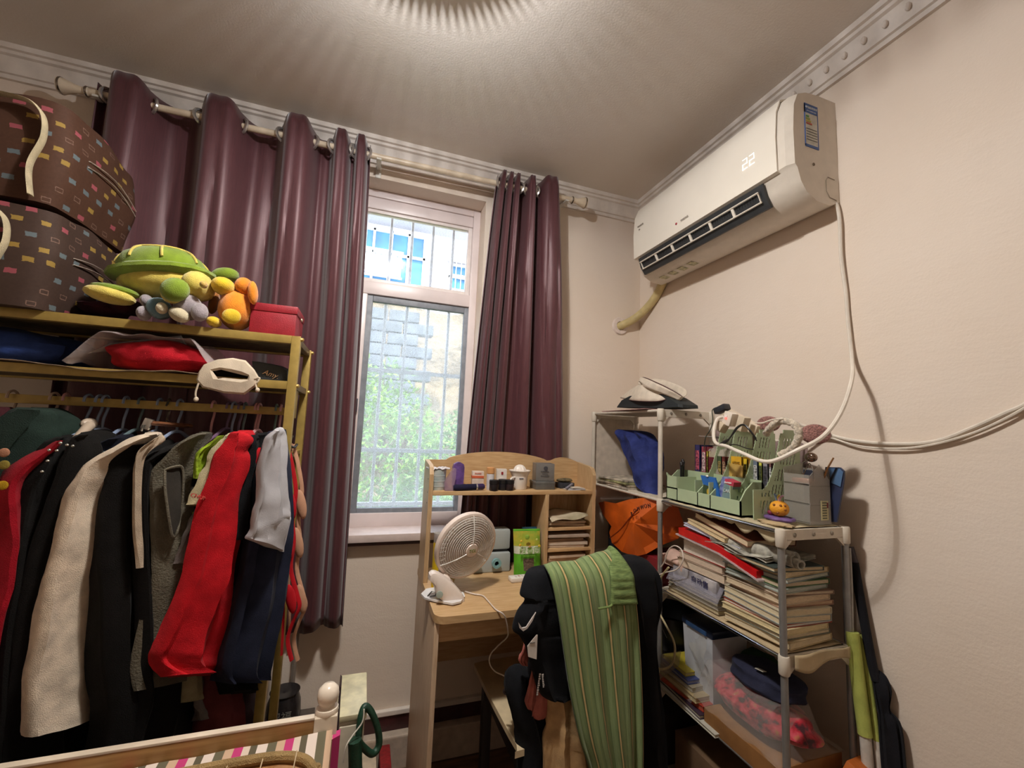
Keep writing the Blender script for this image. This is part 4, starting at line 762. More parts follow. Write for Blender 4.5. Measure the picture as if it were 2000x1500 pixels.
b = MB(); b.loft([[c_+V((x*w_, y*.012, z)) for x, y in ((-1, -1), (1, -1), (1.05, 0), (1, 1), (-1, 1), (-1.05, 0))] for w_, z in ((.020, 0), (.0225, .04), (.023, .085), (.019, .098), (.004, .106))]); b.build('body', PU, pb)
b = MB(); b.loft([[at(876, 955, 1.67)+V((x*w_+sh_, y*.016, z)) for x, y in ((-1, -1), (1, -1), (1, 1), (-1, 1))] for w_, z, sh_ in ((.017, 0, 0), (.02, .03, 0), (.012, .06, .012), (.003, .085, .02))]); b.build('clear_wrap', film((190, 160, 190), .45), label='crumpled clear wrap in front of the purple packet', cat='wrap')
ob = thing('medicine_box', 'small white box with an orange band on the hutch', 'box', at(931, 948)); c_ = at(932, 948, 1.72); w_ = .024
b = MB(); b.cb(c_+V((0, 0, .035)), (.048, .03, .07), (0, 0, -.12), .001); b.build('carton', mat((216, 196, 182), .6), ob); b = MB(); b.cb(c_+V((-.001, -.001, .048)), (.0485, .031, .009), (0, 0, -.12)); b.build('orange_band', mat((206, 96, 60), .6), ob, smooth=False)
marks(6, mat((190, 90, 60), .6), ob, frame(c_+V((0, -.0165, .062)), (1, -.12, 0), (0, 0, 1)), .008)
um = thing('folding_umbrella', 'folded navy umbrella with a silver collar lying on the hutch shelf', 'umbrella', at(912, 955, 1.655)); a_, e_ = at(885, 957, 1.655, HZ+.012), at(946, 945, 1.665, HZ+.015)
MB().tube([a_, a_+(e_-a_)*.08, a_+(e_-a_)*.3, a_+(e_-a_)*.72], [.009, .012, .0125, .012], 14).build('canopy', cloth((34, 32, 56)), um)
MB().tube([a_+(e_-a_)*.72, a_+(e_-a_)*.77], .0125, 14).build('collar', mat((210, 206, 204), .2, metal=.8), um); MB().tube([a_+(e_-a_)*.77, a_+(e_-a_)*.95, e_], [.012, .012, .009], 14).build('handle', plas((48, 30, 74)), um)
sc_ = thing('spray_can', 'white spray can with a tan cap on the hutch', 'bottle', at(956, 952, 1.68)); c_ = at(957, 952, 1.68)
MB().lathe([(0, 0), (.0145, 0), (.0155, .004), (.0155, .06), (.0145, .064), (0, .064)], 20, c=c_).build('can', mat((206, 202, 204), .3, .08, 60), sc_); MB().lathe([(.0148, .064), (.0165, .066), (.0165, .088), (.014, .09), (0, .09)], 20, c=c_).build('cap', plas((206, 150, 96)), sc_)
wbx = thing('white_box', 'small white box with a red square emblem on the hutch', 'box', at(977, 950, 1.72)); c_ = at(978, 950, 1.72)
b = MB(); b.cb(c_+V((0, 0, .04)), (.042, .03, .08), (0, 0, -.15), .001); b.build('carton', mat((222, 212, 202), .6), wbx); b = MB(); b.cb(c_+V((-.001, -.0165, .064)), (.008, .002, .011), (0, 0, -.15)); b.build('emblem', mat((150, 34, 40), .5), wbx, smooth=False)
for i, (px, y_, lab, c_2) in enumerate(((964, 1.655, 'leftmost of three small black lidded jars on the hutch', (34, 28, 32)), (981, 1.67, 'middle of three small black lidded jars on the hutch', (30, 28, 34)), (995, 1.66, 'rightmost of three small black lidded jars on the hutch', (42, 30, 34)))):
    c_ = at(px, 957, y_); j = thing('jar', lab, 'jar', c_, group='small black jars on the hutch')
    MB().lathe([(0, 0), (.0165, 0), (.018, .003), (.018, .026), (0, .026)], 20, c=c_).build('body', mat(c_2, .3), j); MB().lathe([(.0185, .027), (.0188, .029), (.0185, .041), (.016, .043), (0, .042)], 20, c=c_).build('lid', mat((20, 18, 20), .45), j)
ju = thing('juicer', 'white plastic citrus juicer with a domed reamer on the hutch', 'juicer', at(1012, 952, 1.70)); c_ = at(1014, 952, 1.70); JW = plas((232, 222, 212), .3)
MB().lathe([(0, 0), (.029, 0), (.031, .004), (.034, .055), (.03, .05), (0, .05)], 28, c=c_).build('jug', JW, ju); MB().lathe([(.024, .05), (.034, .054), (.044, .075), (.046, .075), (.046, .078), (.03, .074), (0, .074)], 28, c=c_).build('bowl', JW, ju)
b = MB(); n_ = 24
b.grid(lambda u, v: c_+V((cos(2*PI*u)*.027*cos(v*PI/2)*(1+.06*cos(20*PI*u)), sin(2*PI*u)*.027*cos(v*PI/2)*(1+.06*cos(20*PI*u)), .074+.027*sin(v*PI/2))), 60, 8, True); b.build('reamer', JW, ju)
b = MB(); b.tube(crom([c_+V((-.028, -.02, .05)), c_+V((-.046, -.028, .046)), c_+V((-.05, -.03, .025)), c_+V((-.03, -.022, .01))], 4), .004, 6); b.build('handle', JW, ju)
b = MB(); b.cb(c_+V((-.004, -.034, .046)), (.018, .001, .004)); b.build('brand_mark', mat((90, 90, 100), .5), ju, smooth=False)
sb = thing('silver_box', 'silver cube tin with a round emblem on the hutch, on a grey tin', 'box', at(1060, 934, 1.70)); c_ = at(1060, 953, 1.71, HZ+.034); SI = mat((140, 138, 136), .35, .05, 30, metal=.5)
b = MB(); b.cb(c_+V((0, 0, .037)), (.082, .06, .074), (0, 0, -.1), .003); b.build('body', SI, sb)
Mx = frame(c_+V((-.003, -.0325, .037)), (1, -.1, 0), (0, 0, 1)); DK_ = mat((66, 66, 72), .5)
b = MB(); b.lathe([(.007, 0), (.009, 0), (.009, .0006), (.007, .0006)], 20, Mx @ Matrix.Translation(V((0, .017, 0)))); b.build('emblem', DK_, sb, smooth=False)
for s_, z_, w_ in ((12, .004, .0055), (9, -.006, .005), (13, -.015, .005)): marks(s_, DK_, sb, Mx @ Matrix.Translation(V((0, z_, 0))), w_)
b = MB(); b.box(c_.x-.048, c_.x+.04, 1.672, 1.745, HZ, HZ+.032, b=.003); gb = b.build('grey_tin', mat((112, 112, 110), .4, metal=.4), label='flat grey tin under the silver cube tin', cat='tin')
b = MB(); b.box(c_.x-.049, c_.x+.041, 1.671, 1.746, HZ+.022, HZ+.0335, b=.003); b.build('lid', mat((122, 122, 120), .4, metal=.4), gb)
b = MB(); q = at(1103, 945, 1.73); b.cb(q+V((0, 0, .012)), (.07, .05, .024), (0, 0, .05), .002); b.build('dark_case', mat((52, 54, 62), .5), label='dark flat case right of the silver tin', cat='case')
b = MB(); b.ell(q+V((.0, 0, .033)), (.04, .022, .009), nz=.2); b.build('patterned_pouch', cloth((46, 46, 42), c2=None) if 0 else mat((40, 40, 36), .8, .5, 60, c2=(120, 104, 70)), label='dark patterned pouch on the flat case at the right of the hutch', cat='pouch')
for k, (w_, d_, a_, cc) in enumerate(((.085, .05, .1, (206, 200, 198)), (.075, .045, -.15, (190, 186, 188)), (.07, .04, .25, (214, 204, 190)))):
    b = MB(); b.cb(at(1122, 950, 1.672, HZ+.002+.0035*k)+V((.004*k, 0, 0)), (w_, d_, .0025), (.02*k, .03*k, a_)); b.build('paper', mat(cc, .7), smooth=False, label=('bottom', 'middle', 'top')[k]+' sheet of the small paper pile at the right end of the hutch', cat='paper', group='papers at the right end of the hutch')
b = MB(); b.cb(at(1112, 945, 1.665, HZ+.016), (.05, .01, .006), (.1, -.35, .5), .002); b.build('tape_strap', mat((120, 116, 126), .5), label='grey strap lying on the paper pile', cat='strap')
# ---- cubby papers
def papers(x0, x1, y0, y1, z, n, cols, name, lab, cat, dz, j=.012, skew=.12, group=None, th=None):
    for k in range(n):
        h = th[k] if th else dz*rnd.uniform(.7, 1.2); cx, cy = (x0+x1)/2+rnd.uniform(-j, j)*.6, (y0+y1)/2+rnd.uniform(-j, j)
        b = MB(); sx_, sy_ = (x1-x0)*rnd.uniform(.85, 1), (y1-y0)*rnd.uniform(.88, 1); a = rnd.uniform(-skew, skew)
        b.cb((cx, cy, z+h/2), (sx_, sy_, h*.92), (rnd.uniform(-.01, .01), 0, a)); 
        b.build(name, mat(cols[k % len(cols)], .8, .1, 15), smooth=False, label=lab % ('lowest', 'second', 'third', 'fourth', 'fifth', 'sixth', 'seventh', 'eighth')[k], cat=cat, group=group); z += h
    return z
CX0, CX1 = DVX+.018, D1-.024
papers(CX0, CX1, 1.65, 1.77, .956, 3, [(202, 184, 160), (196, 176, 150), (210, 196, 176)], 'notebook', '%s sheet from the bottom on the upper cubby shelf', 'paper', .006, group='papers on the upper cubby shelf')
sheet('loose_sheet', lambda u, v: V((CX0+.01+.17*u, 1.635+.11*v, .98+.03*v+.02*u*(1-v)+.006*sin(u*7+v*5))), 12, 10, mat((214, 198, 172), .8, .3, 12, c2=(150, 140, 110)), .001, label='curled printed sheet on top of the upper cubby papers', cat='paper')
papers(CX0, CX1, 1.65, 1.77, .871, 5, [(196, 172, 148), (206, 188, 168), (160, 134, 112), (202, 184, 160), (178, 160, 144)], 'notebook', '%s notebook from the bottom on the middle cubby shelf', 'notebook', .012, group='notebooks on the middle cubby shelf')
papers(CX0, CX1, 1.65, 1.77, DZ+.001, 6, [(190, 160, 130), (206, 184, 158), (196, 150, 110), (200, 180, 156)], 'notebook', '%s notebook from the bottom on the desk inside the cubby', 'notebook', .0125, group='notebooks at the bottom of the cubby')
# ---- on the desktop
yt = thing('tube_can', 'yellow tube can with a clear cap and black line print on the desk', 'can', gz(838, 1150, DZ)); c_ = V((.285, 1.60, DZ))
MB().lathe([(0, 0), (.0215, 0), (.0215, .155), (0, .155)], 24, c=c_).build('tube', mat((216, 182, 30), .35, .05), yt); MB().lathe([(.0205, .155), (.0215, .157), (.0215, .188), (.0, .19)], 24, c=c_).build('cap', film((225, 215, 210), .5), yt); MB().lathe([(0, .156), (.017, .156), (.017, .172), (0, .174)], 12, c=c_).build('contents', mat((110, 70, 50), .7, .3, 200), yt)
BK = mat((30, 26, 24), .5)
for z_ in (.03, .06, .095): b = MB(); b.ell(c_+V((.008, -.0205, z_)), (.005, .002, .004), n=8); b.build('print_dot', BK, yt)
b = MB(); b.tube([c_+V((.0218*sin(a), -.0218*cos(a), .09+.02*cos(a*3))) for a in (.2+k*.12 for k in range(12))], .001, 5); b.build('print_line', BK, yt)
b = MB(); b.ell((.335, 1.61, DZ+.035), (.022, .02, .035), nz=.2); b.build('yellow_packet', mat((196, 170, 50), .3, .4, 40, c2=(220, 210, 190)), label='yellow packet standing behind the fan', cat='packet')
# fan
fn = thing('clip_fan', 'white clip-on fan with a pink-white cage on the left of the desk', 'fan', gz(875, 1172, DZ)); FW = mat((232, 214, 202), .3, .04); FGc = mat((226, 222, 214), .35, .03)
fc = gy(912, 1066, 1.50); nz_ = V((.30, -.93, -.22)).normalized(); FM = frame(fc, V((1, .32, 0)), (0, 0, 1)); 
xr = V((0, 0, 1)).cross(-nz_).normalized(); xr = nz_.cross(V((0, 0, 1))).normalized()*-1; FM = frame(fc, V((nz_.y*-1, nz_.x, 0)), V((0, 0, 1))-nz_*nz_.z)
RF_ = .112; dome = lambda r_: .030*(1-(r_/RF_)**2.2)+.006
b = MB()
for k in range(12):
    r_ = .030+(RF_-.032)*k/11.6; b.tube([(r_*cos(a), r_*sin(a), dome(r_)) for a in (2*PI*q/40 for q in range(41))], .0011, 5, False)
g_ = MB(); g_.add([FM @ v for v in b.v], b.f); g_.build('grille_ring', FGc, fn)
b = MB()
for k in range(3):
    a = 2*PI*k/3+PI+.5; b.tube([(r_*cos(a), r_*sin(a), dome(r_)+.001) for r_ in (.02, .04, .06, .08, .10, RF_)], .002, 6)
for k in range(44):
    a = 2*PI*k/44; b.tube([(RF_*.80*cos(a), RF_*.80*sin(a), dome(RF_*.8)-.003), (RF_*.93*cos(a+.05), RF_*.93*sin(a+.05), dome(RF_*.93)-.002), (RF_*cos(a+.08), RF_*sin(a+.08), .002)], .0009, 4)
g_ = MB(); g_.add([FM @ v for v in b.v], b.f); g_.build('grille_spoke', FGc, fn)
MB().lathe([(RF_-.002, .006), (RF_+.006, .003), (RF_+.007, -.014), (RF_+.001, -.018), (RF_-.003, -.01), (RF_-.002, .006)], 48, FM).build('rim', FW, fn)
MB().lathe([(0, .040), (.022, .038), (.025, .033), (.025, .028), (0, .028)], 28, FM).build('hub_cap', FW, fn)
text('TCL', mat((120, 130, 40), .5), fn, FM @ Matrix.Translation(V((0, 0, .0405))), .016)
b = MB()
for k in range(34):
    a = 2*PI*k/34; b.tube([((RF_+.001)*cos(a), (RF_+.001)*sin(a), -.012), (.104*cos(a+.1), .104*sin(a+.1), -.030), (.080*cos(a+.2), .080*sin(a+.2), -.048), (.04*cos(a+.25), .04*sin(a+.25), -.056)], .0017, 4)
for r_, z_ in ((.104, -.030), (.080, -.048)): b.tube([(r_*cos(a), r_*sin(a), z_) for a in (2*PI*q/36 for q in range(37))], .0017, 4, False)
g_ = MB(); g_.add([FM @ v for v in b.v], b.f); g_.build('rear_cage', FGc, fn)
MB().lathe([(0, -.085), (.03, -.083), (.037, -.07), (.038, -.05), (.03, -.035), (0, -.03)], 24, FM).build('motor', FW, fn)
for k in range(5):
    a0 = 2*PI*k/5; b = MB(); b.grid(lambda u, v: FM @ V(((.018+.08*v)*cos(a0+(u-.5)*(.5+.5*v)+.4*v), (.018+.08*v)*sin(a0+(u-.5)*(.5+.5*v)+.4*v), -.012+(u-.5)*.026)), 8, 8); b.build('blade', mat((104, 112, 112), .3, .03), fn, solid=.0015)  # blades coloured darker than their own grey-white, as shade behind the grille
mc = FM @ V((0, -.01, -.06))
# stand: neck, clip body, jaw
q = lambda x, y, d=1.46: gy(x, y, d)
MB().tube(crom([mc, q(868, 1105, 1.53), q(866, 1122, 1.50), q(874, 1140, 1.475)], 5), [.016]*15+[.02], 12).build('neck', FW, fn)
pz = crom([q(838, 1120), q(846, 1115), q(860, 1120), q(880, 1134), q(897, 1152), q(906, 1166), q(903, 1176), q(888, 1181), q(866, 1173), q(852, 1160), q(846, 1142), q(837, 1130)], 4)
C0 = sum(pz, V((0, 0, 0)))/len(pz); b = MB()
b.loft([[C0+(p_-C0)*s_+V((0, y_, 0)) for p_ in pz] for s_, y_ in ((.75, -.022), (.95, -.018), (1, -.008), (1, .012), (.95, .022), (.75, .027))]); b.build('clip_body', mat((236, 222, 212), .28, .03), fn)
jz = [gz(x, y, DZ+.004) for x, y in ((822, 1163), (832, 1153), (850, 1150), (880, 1156), (905, 1160), (908, 1168), (900, 1178), (884, 1182), (850, 1176), (830, 1171))]
b = MB(); b.poly(jz, (0, 0, .006)); b.build('lower_jaw', plas((226, 222, 220), .25), fn)
b = MB(); b.lathe([(0, 0), (.0095, 0), (.011, .004), (.011, .008), (0, .009)], 18, Matrix.Translation(q(858, 1160, 1.432)) @ Euler((PI/2, 0, 0)).to_matrix().to_4x4()); b.build('speed_knob', mat((170, 184, 176), .4), fn)
b = MB(); b.tube([gz(835, 1164, DZ+.012), gz(843, 1155, DZ+.012), gz(852, 1157, DZ+.012), gz(850, 1163, DZ+.012), gz(840, 1165, DZ+.012)], .0015, 5); b.build('grip_spring', mat((80, 76, 80), .4, metal=.6), fn)
cz = [gz(908, 1155, DZ+.006), gz(925, 1160, DZ+.004), gz(942, 1163, DZ+.004), gz(952, 1172, DZ+.004), gz(968, 1190, DZ+.004), V((.452, 1.335, DZ-.004)), gy(988, 1210, 1.34), gy(992, 1232, 1.35), gy(990, 1245, 1.38), gy(972, 1262, 1.42), gy(957, 1280, 1.45), gy(957, 1298, 1.46), gy(968, 1312, 1.45), gy(988, 1322, 1.42), gy(998, 1340, 1.38)]
MB().tube(crom(cz, 6), .0022, 7).build('fan_cord', plas((226, 214, 204)), label='thin white fan cord trailing over the desk edge down to the chair seat', cat='cord')
# grey device behind
gd = thing('label_device', 'pale grey device with two turquoise reels at the back of the desk', 'device', V((.50, 1.73, DZ))); GD = plas((176, 182, 180))
MB().box(.42, .60, 1.70, 1.775, DZ, DZ+.075, b=.008).build('base', GD, gd); MB().box(.415, .60, 1.71, 1.775, DZ+.085, DZ+.165, b=.01).build('upper_cover', GD, gd); MB().box(.43, .59, 1.72, 1.77, DZ+.075, DZ+.085).build('gap', mat((30, 30, 34), .5), gd, smooth=False)
for x_ in (.455, .535):
    M = Matrix.Translation(V((x_, 1.69, DZ+.04))) @ Euler((PI/2, 0, 0)).to_matrix().to_4x4(); MB().lathe([(.009, 0), (.019, 0), (.019, .012), (.009, .012), (.009, 0)], 20, M).build('reel', plas((124, 168, 170)), gd)
# seed / snack pouch
gpk = thing('food_pouch', 'bright green stand-up food pouch with a brown seed window on the desk', 'pouch', gz(1017, 1115, DZ)); a_ = V((.60, 1.655, DZ)); b_2 = V((.715, 1.645, DZ)); H_ = .172
def pch(b, a_, b_2, H_, th, v0, v1, off=0, wsc=1.0):
    ex = (b_2-a_)/2*wsc; C_ = (a_+b_2)/2; nn = V((ex.y, -ex.x, 0)).normalized(); nv = 10; nu = 16
    if nn.y > 0: nn = -nn
    def P_(u, v, s_):
        z = v0+(v1-v0)*v; x = 2*u-1; bl = (1-x*x)**.5*th*(1-z)**.6*(1 if z > .05 else .9); wv = 1-.03*sin(z*PI)
        return C_+ex*x*wv+nn*(s_*bl+ (off if s_ > 0 else 0))+V((0, 0, H_*z))+V((0, .03*z, 0))
    b.grid(lambda u, v: P_(u, v, 1), nu, nv)
    if not off: b.grid(lambda u, v: P_(u, v, -1), nu, nv)
b = MB(); pch(b, a_, b_2, H_, .026, 0, 1); b.build('body', mat((88, 158, 36), .3, .15, 12, .3, 30), gpk)
b = MB(); pch(b, a_, b_2, H_, .026, .62, 1, .0012); b.build('printed_panel', mat((110, 160, 50), .3, sc=28, c2=(196, 170, 60)), gpk)
b = MB(); pch(b, a_, b_2, H_, .026, .47, .635, .0018); b.build('white_band', mat((206, 206, 186), .35), gpk)
b = MB(); pch(b, a_, b_2, H_, .026, .12, .38, .0022, .68); b.build('seed_window', mat((112, 92, 74), .5, sc=220, c2=(60, 46, 38)), gpk)
b = MB(); pch(b, a_, b_2, H_, .026, .96, 1, .0022, 1.0); b.build('seal_strip', mat((90, 170, 40), .3), gpk)
TM = frame((a_+b_2)/2+V((-.002, -.0235, H_*.565)), b_2-a_, (0, .17, 1)); text('绿香园', mat((110, 160, 60), .5), gpk, TM, .030)
marks(11, mat((110, 160, 60), .5), gpk, TM @ Matrix.Translation(V((0, -.0165, .0012))), .0075)
for x_, z_, r_, cc in ((-.04, .12, .006, (226, 190, 60)), (-.035, .135, .005, (236, 200, 70)), (.04, .115, .006, (220, 190, 60)), (.0, .108, .008, (190, 110, 90)), (.03, .14, .005, (210, 220, 120)), (-.01, .15, .01, (150, 190, 70)), (.02, .11, .004, (240, 240, 220))):
    b = MB(); b.ell(TM @ V((x_, z_-.097, -.004)), (r_, .002, r_), n=10); b.build('printed_flower', mat(cc, .4), gpk)
bp_ = thing('food_pouch', 'blue and white stand-up pouch behind the green one', 'pouch', V((.70, 1.69, DZ)))
b = MB(); pch(b, V((.655, 1.70, DZ)), V((.735, 1.70, DZ)), .168, .02, 0, 1); b.build('body', mat((58, 120, 160), .3, .2, 12), bp_); b = MB(); pch(b, V((.655, 1.70, DZ)), V((.735, 1.70, DZ)), .168, .02, .45, .62, .0012); b.build('white_band', mat((200, 204, 204), .35), bp_)
rm = thing('remote_control', 'white remote control lying on the desk right of the fan', 'remote', gz(1012, 1135, DZ)); c_ = gz(1016, 1134, DZ)+V((.0, 0, .009)); b = MB(); b.cb(c_, (.088, .04, .017), (0, 0, .04), .005); b.build('case', plas((234, 226, 216), .25), rm)
for i in range(4):
    for j_ in range(3):
        b = MB(); b.cb(c_+V((-.02+.014*i, -.01+.01*j_, .0088)), (.007, .005, .0015)); b.build('button', mat((190, 120, 104) if (i, j_) == (1, 1) else (206, 196, 190), .5), rm, smooth=False)
# ---------------------------------------------------------------- chair and clothes on it
ch = thing('chair', 'chair with a cream seat and black frame, buried under clothes at the desk', 'chair', (.66, 1.42, 0)); BKM = mat((26, 24, 28), .45, .1); SE = mat((214, 194, 158), .4, .06)
so_ = crom([V((.455, 1.64, .442)), V((.49, 1.668, .442)), V((.80, 1.668, .442)), V((.84, 1.64, .442)), V((.86, 1.42, .442)), V((.84, 1.22, .442)), V((.49, 1.20, .442)), V((.472, 1.22, .442)), V((.46, 1.42, .442)), V((.455, 1.64, .442))], 3)[:-1]
b = MB(); b.poly(so_, (0, 0, .018)); b.build('seat', SE, ch, ang=30)
for x_, y_ in ((.50, 1.62), (.80, 1.62), (.52, 1.22), (.84, 1.22)): MB().box(x_-.017, x_+.017, y_-.017, y_+.017, 0, .44 if y_ > 1.4 else .90, b=.003).build('leg', BKM, ch)
for z_ in (.38, .60, .74, .90): MB().box(.52, .84, 1.208, 1.232, z_, z_+.04, b=.004).build('back_slat', BKM, ch)
b = MB(); b.box(.50, .80, 1.61, 1.63, .36, .41); b.box(.49, .51, 1.22, 1.62, .36, .41); b.box(.81, .83, 1.22, 1.62, .36, .41); b.build('apron', BKM, ch, smooth=False)
BT = cloth((21, 22, 26), .9, .12); cl = drape
m, t, p = base('green_striped_cloth', .85, .2); p.inputs['Sheen Weight'].default_value = .2; co = t.add('ShaderNodeAttribute', attribute_name='st').outputs['Vector']; sx = t.add('ShaderNodeSeparateXYZ', i_0=co)
nzz = t.add('ShaderNodeTexNoise', i_Vector=t.add('ShaderNodeMapping', i_Vector=co, i_Scale=(60, 2, 1)).outputs[0], i_Scale=1.0, i_Detail=3.0)
u_ = t.math('ADD', t.math('MULTIPLY', sx.outputs[0], 5.0), t.math('MULTIPLY', nzz.outputs[0], .06)); fr_ = t.math('FRACT', u_); cr = t.add('ShaderNodeValToRGB', i_0=fr_); e = cr.color_ramp; e.interpolation = 'LINEAR'
G1, G2, TN, DG_ = (134, 152, 104), (112, 130, 82), (200, 170, 118), (76, 94, 56)
for q_, cc in ((0, G1), (.14, G2), (.16, DG_), (.19, DG_), (.21, TN), (.27, TN), (.29, DG_), (.33, DG_), (.35, G2), (.55, G1), (.58, (152, 160, 92)), (.60, G1), (.80, G2), (.83, DG_), (.85, G1), (1, G1)):
    el = e.elements[0] if q_ == 0 else (e.elements[-1] if q_ == 1 else e.elements.new(q_)); el.color = lin(cc)
nf = t.add('ShaderNodeMapRange', i_0=nzz.outputs[0], i_1=.35, i_2=.7, i_4=.35)
t.l.new(t.mix(nf.outputs[0], cr.outputs[0], lin((84, 104, 58))), p.inputs['Base Color'])
b_ = t.add('ShaderNodeBump', i_Strength=.5, i_Distance=.004, i_Height=nzz.outputs[0]); t.l.new(b_.outputs[0], p.inputs['Normal']); GSM = m
def draped(rows, prof_, nu=44, sub=5, fold=.006, seed=0, k2=1.0):
    "rows of (yL,xL,yR,xR) pixel edges at depth prof_[i]"
    A = crom([gy(r[1], r[0], d) for r, d in zip(rows, prof_)], sub); B = crom([gy(r[3], r[2], d) for r, d in zip(rows, prof_)], sub); L = len(A)
    def fn_(u, v):
        i = int(round(v*(L-1))); p_ = A[i]+(B[i]-A[i])*u; return p_+V((.3*fold*sin(u*23+seed), -fold*(.4+v)*(sin(u*17+seed+2*v)+.6*sin(u*31+3*v)), .004*sin(u*9+seed)*(1-v)))+V((0, -.012*sin(PI*u)**.7*k2, 0))
    return fn_, nu, L
gt_ = thing('striped_trousers', 'green and tan vertically striped trousers folded over the chair back', 'clothing', gy(1180, 1500, 1.12))
rows = [(1150, 1075, 1130, 1215), (1118, 1068, 1084, 1206), (1106, 1060, 1072, 1196), (1108, 1062, 1080, 1210), (1135, 1074, 1120, 1233), (1200, 1087, 1185, 1243), (1280, 1099, 1270, 1249), (1360, 1112, 1355, 1252), (1440, 1130, 1440, 1253), (1495, 1148, 1500, 1252), (1560, 1165, 1565, 1250)]
dp = [1.26, 1.25, 1.215, 1.17, 1.13, 1.115, 1.11, 1.105, 1.10, 1.10, 1.10]
f_, nu_, L_ = draped(rows, dp, seed=1); sheet('leg_panel', f_, nu_, L_, GSM, .006, parent=gt_, st=lambda u, v: (u*.98+.06, v*8, 0))
rows = [(1112, 1160, 1072, 1186), (1090, 1176, 1066, 1192), (1092, 1184, 1080, 1208), (1120, 1190, 1118, 1233), (1150, 1192, 1148, 1238), (1180, 1190, 1178, 1243)]
dp = [1.235, 1.20, 1.16, 1.118, 1.105, 1.10]
A = crom([gy(r[1], r[0], d) for r, d in zip(rows, dp)], 10); B = crom([gy(r[3], r[2], d) for r, d in zip(rows, dp)], 10); L = len(A)
sheet('gathered_waistband', lambda u, v: (lambda i: A[i]+(B[i]-A[i])*u+V((0, -.004-.004*abs(sin(i*.62))*sin(PI*u)**.5, .0)))(int(round(v*(L-1)))), 10, L, mat((126, 146, 86), .85, sc=60, c2=(78, 98, 52), stretch=(1, 1, 6)), .006, parent=gt_)
b = MB(); b.tube(crom([gy(1168, 1189, 1.092), gy(1180, 1187, 1.09), gy(1192, 1184, 1.09), gy(1196, 1180, 1.09)], 5), .003, 6); b.build('fold_edge', mat((112, 132, 74), .85), gt_)
o = cl('tee', 'black tee with a white curved tick on its sleeve hanging left on the chair back', 'clothing', [(1108, 1038, 1100, 1100, 1.2, 1.22), (1122, 1026, 1110, 1110, 1.17, 1.2), (1160, 1016, 1150, 1112, 1.15, 1.19), (1172, 1026, 1172, 1112, 1.15, 1.19), (1200, 1010, 1190, 1112, 1.14, 1.19), (1232, 1004, 1225, 1110, 1.14, 1.19), (1246, 1018, 1240, 1112, 1.14, 1.19), (1290, 1036, 1290, 1114, 1.15, 1.19), (1340, 1048, 1340, 1118, 1.15, 1.19), (1362, 1062, 1356, 1112, 1.15, 1.19)], BT, th=.03, seed=31, amp=.008)
b = MB(); ps = [gy(x, y, 1.104) for x, y in ((1013, 1216), (1020, 1227), (1028, 1225), (1037, 1211), (1047, 1196), (1040, 1213), (1030, 1228), (1022, 1233), (1015, 1227))]; b.poly(ps, (0, .004, 0)); b.build('tick_print', mat((206, 196, 190), .6), o, smooth=False)
cl('tee', 'black tee bulging out on the right of the striped trousers', 'clothing', [(1088, 1205, 1084, 1240, 1.2, 1.22), (1098, 1205, 1094, 1262, 1.18, 1.21), (1130, 1210, 1122, 1275, 1.17, 1.2), (1190, 1220, 1180, 1274, 1.17, 1.2), (1240, 1230, 1235, 1266, 1.17, 1.2), (1300, 1236, 1300, 1268, 1.17, 1.2), (1400, 1240, 1400, 1276, 1.17, 1.2), (1520, 1240, 1520, 1282, 1.17, 1.2)], BT, th=.05, seed=32, amp=.008)
WT_ = mat((206, 200, 196), .6)
marks(10, WT_, o, frame(gy(1052, 1338, 1.117), gy(1049, 1360, 1.1)-gy(1055, 1315, 1.1), (1, 0, .1)), .009); marks(8, WT_, o, frame(gy(1061, 1332, 1.112), gy(1062, 1350, 1.1)-gy(1059, 1315, 1.1), (1, 0, 0)), .008)
SAL = cloth((186, 110, 100))
cl('shirt', 'salmon pink top hanging below the black tee on the chair', 'clothing', [(1240, 1028, 1240, 1036, 1.19, 1.2), (1270, 1020, 1270, 1034, 1.19, 1.2), (1288, 1012, 1288, 1030, 1.19, 1.2), (1300, 1020, 1298, 1028, 1.19, 1.2)], SAL, th=.012, seed=33)
cl('shirt', 'salmon pink sleeve hanging longest beside the cream trousers', 'clothing', [(1300, 1040, 1300, 1046, 1.18, 1.19), (1340, 1034, 1340, 1046, 1.18, 1.19), (1370, 1027, 1370, 1043, 1.18, 1.19), (1386, 1032, 1384, 1040, 1.18, 1.19)], SAL, th=.012, seed=34)
cl('shirt', 'salmon pink hem piece between the long sleeve and the cream trousers', 'clothing', [(1345, 1048, 1345, 1074, 1.18, 1.19), (1375, 1042, 1372, 1074, 1.18, 1.19), (1400, 1038, 1396, 1070, 1.18, 1.19), (1404, 1046, 1398, 1064, 1.18, 1.19)], SAL, th=.012, seed=35)
tg = thing('price_tag', 'white paper price tag hanging from the black tee', 'tag', gy(1040, 1285, 1.10)); b = MB(); b.poly([gy(x, y, 1.105) for x, y in ((1048, 1240), (1050, 1240), (1048, 1288), (1032, 1283), (1030, 1262))], (0, .0015, 0)); b.build('card', mat((216, 208, 200), .6), tg, smooth=False)
b = MB(); b.box(*sorted((gy(1035, 1255, 1.103).x, gy(1045, 1255, 1.103).x)), 1.1035, 1.105, gy(1040, 1257, 1.103).z, gy(1040, 1255, 1.103).z); b.build('printed_line', mat((120, 116, 112), .6), tg, smooth=False)
cl('cream_trousers', 'cream trousers hanging under the striped ones on the chair', 'clothing', [(1340, 1072, 1340, 1140, 1.17, 1.19), (1400, 1070, 1400, 1150, 1.17, 1.19), (1450, 1062, 1450, 1160, 1.17, 1.19), (1550, 1060, 1550, 1175, 1.17, 1.19)], cloth((200, 164, 118)), th=.03, seed=36, amp=.01, folds=2)
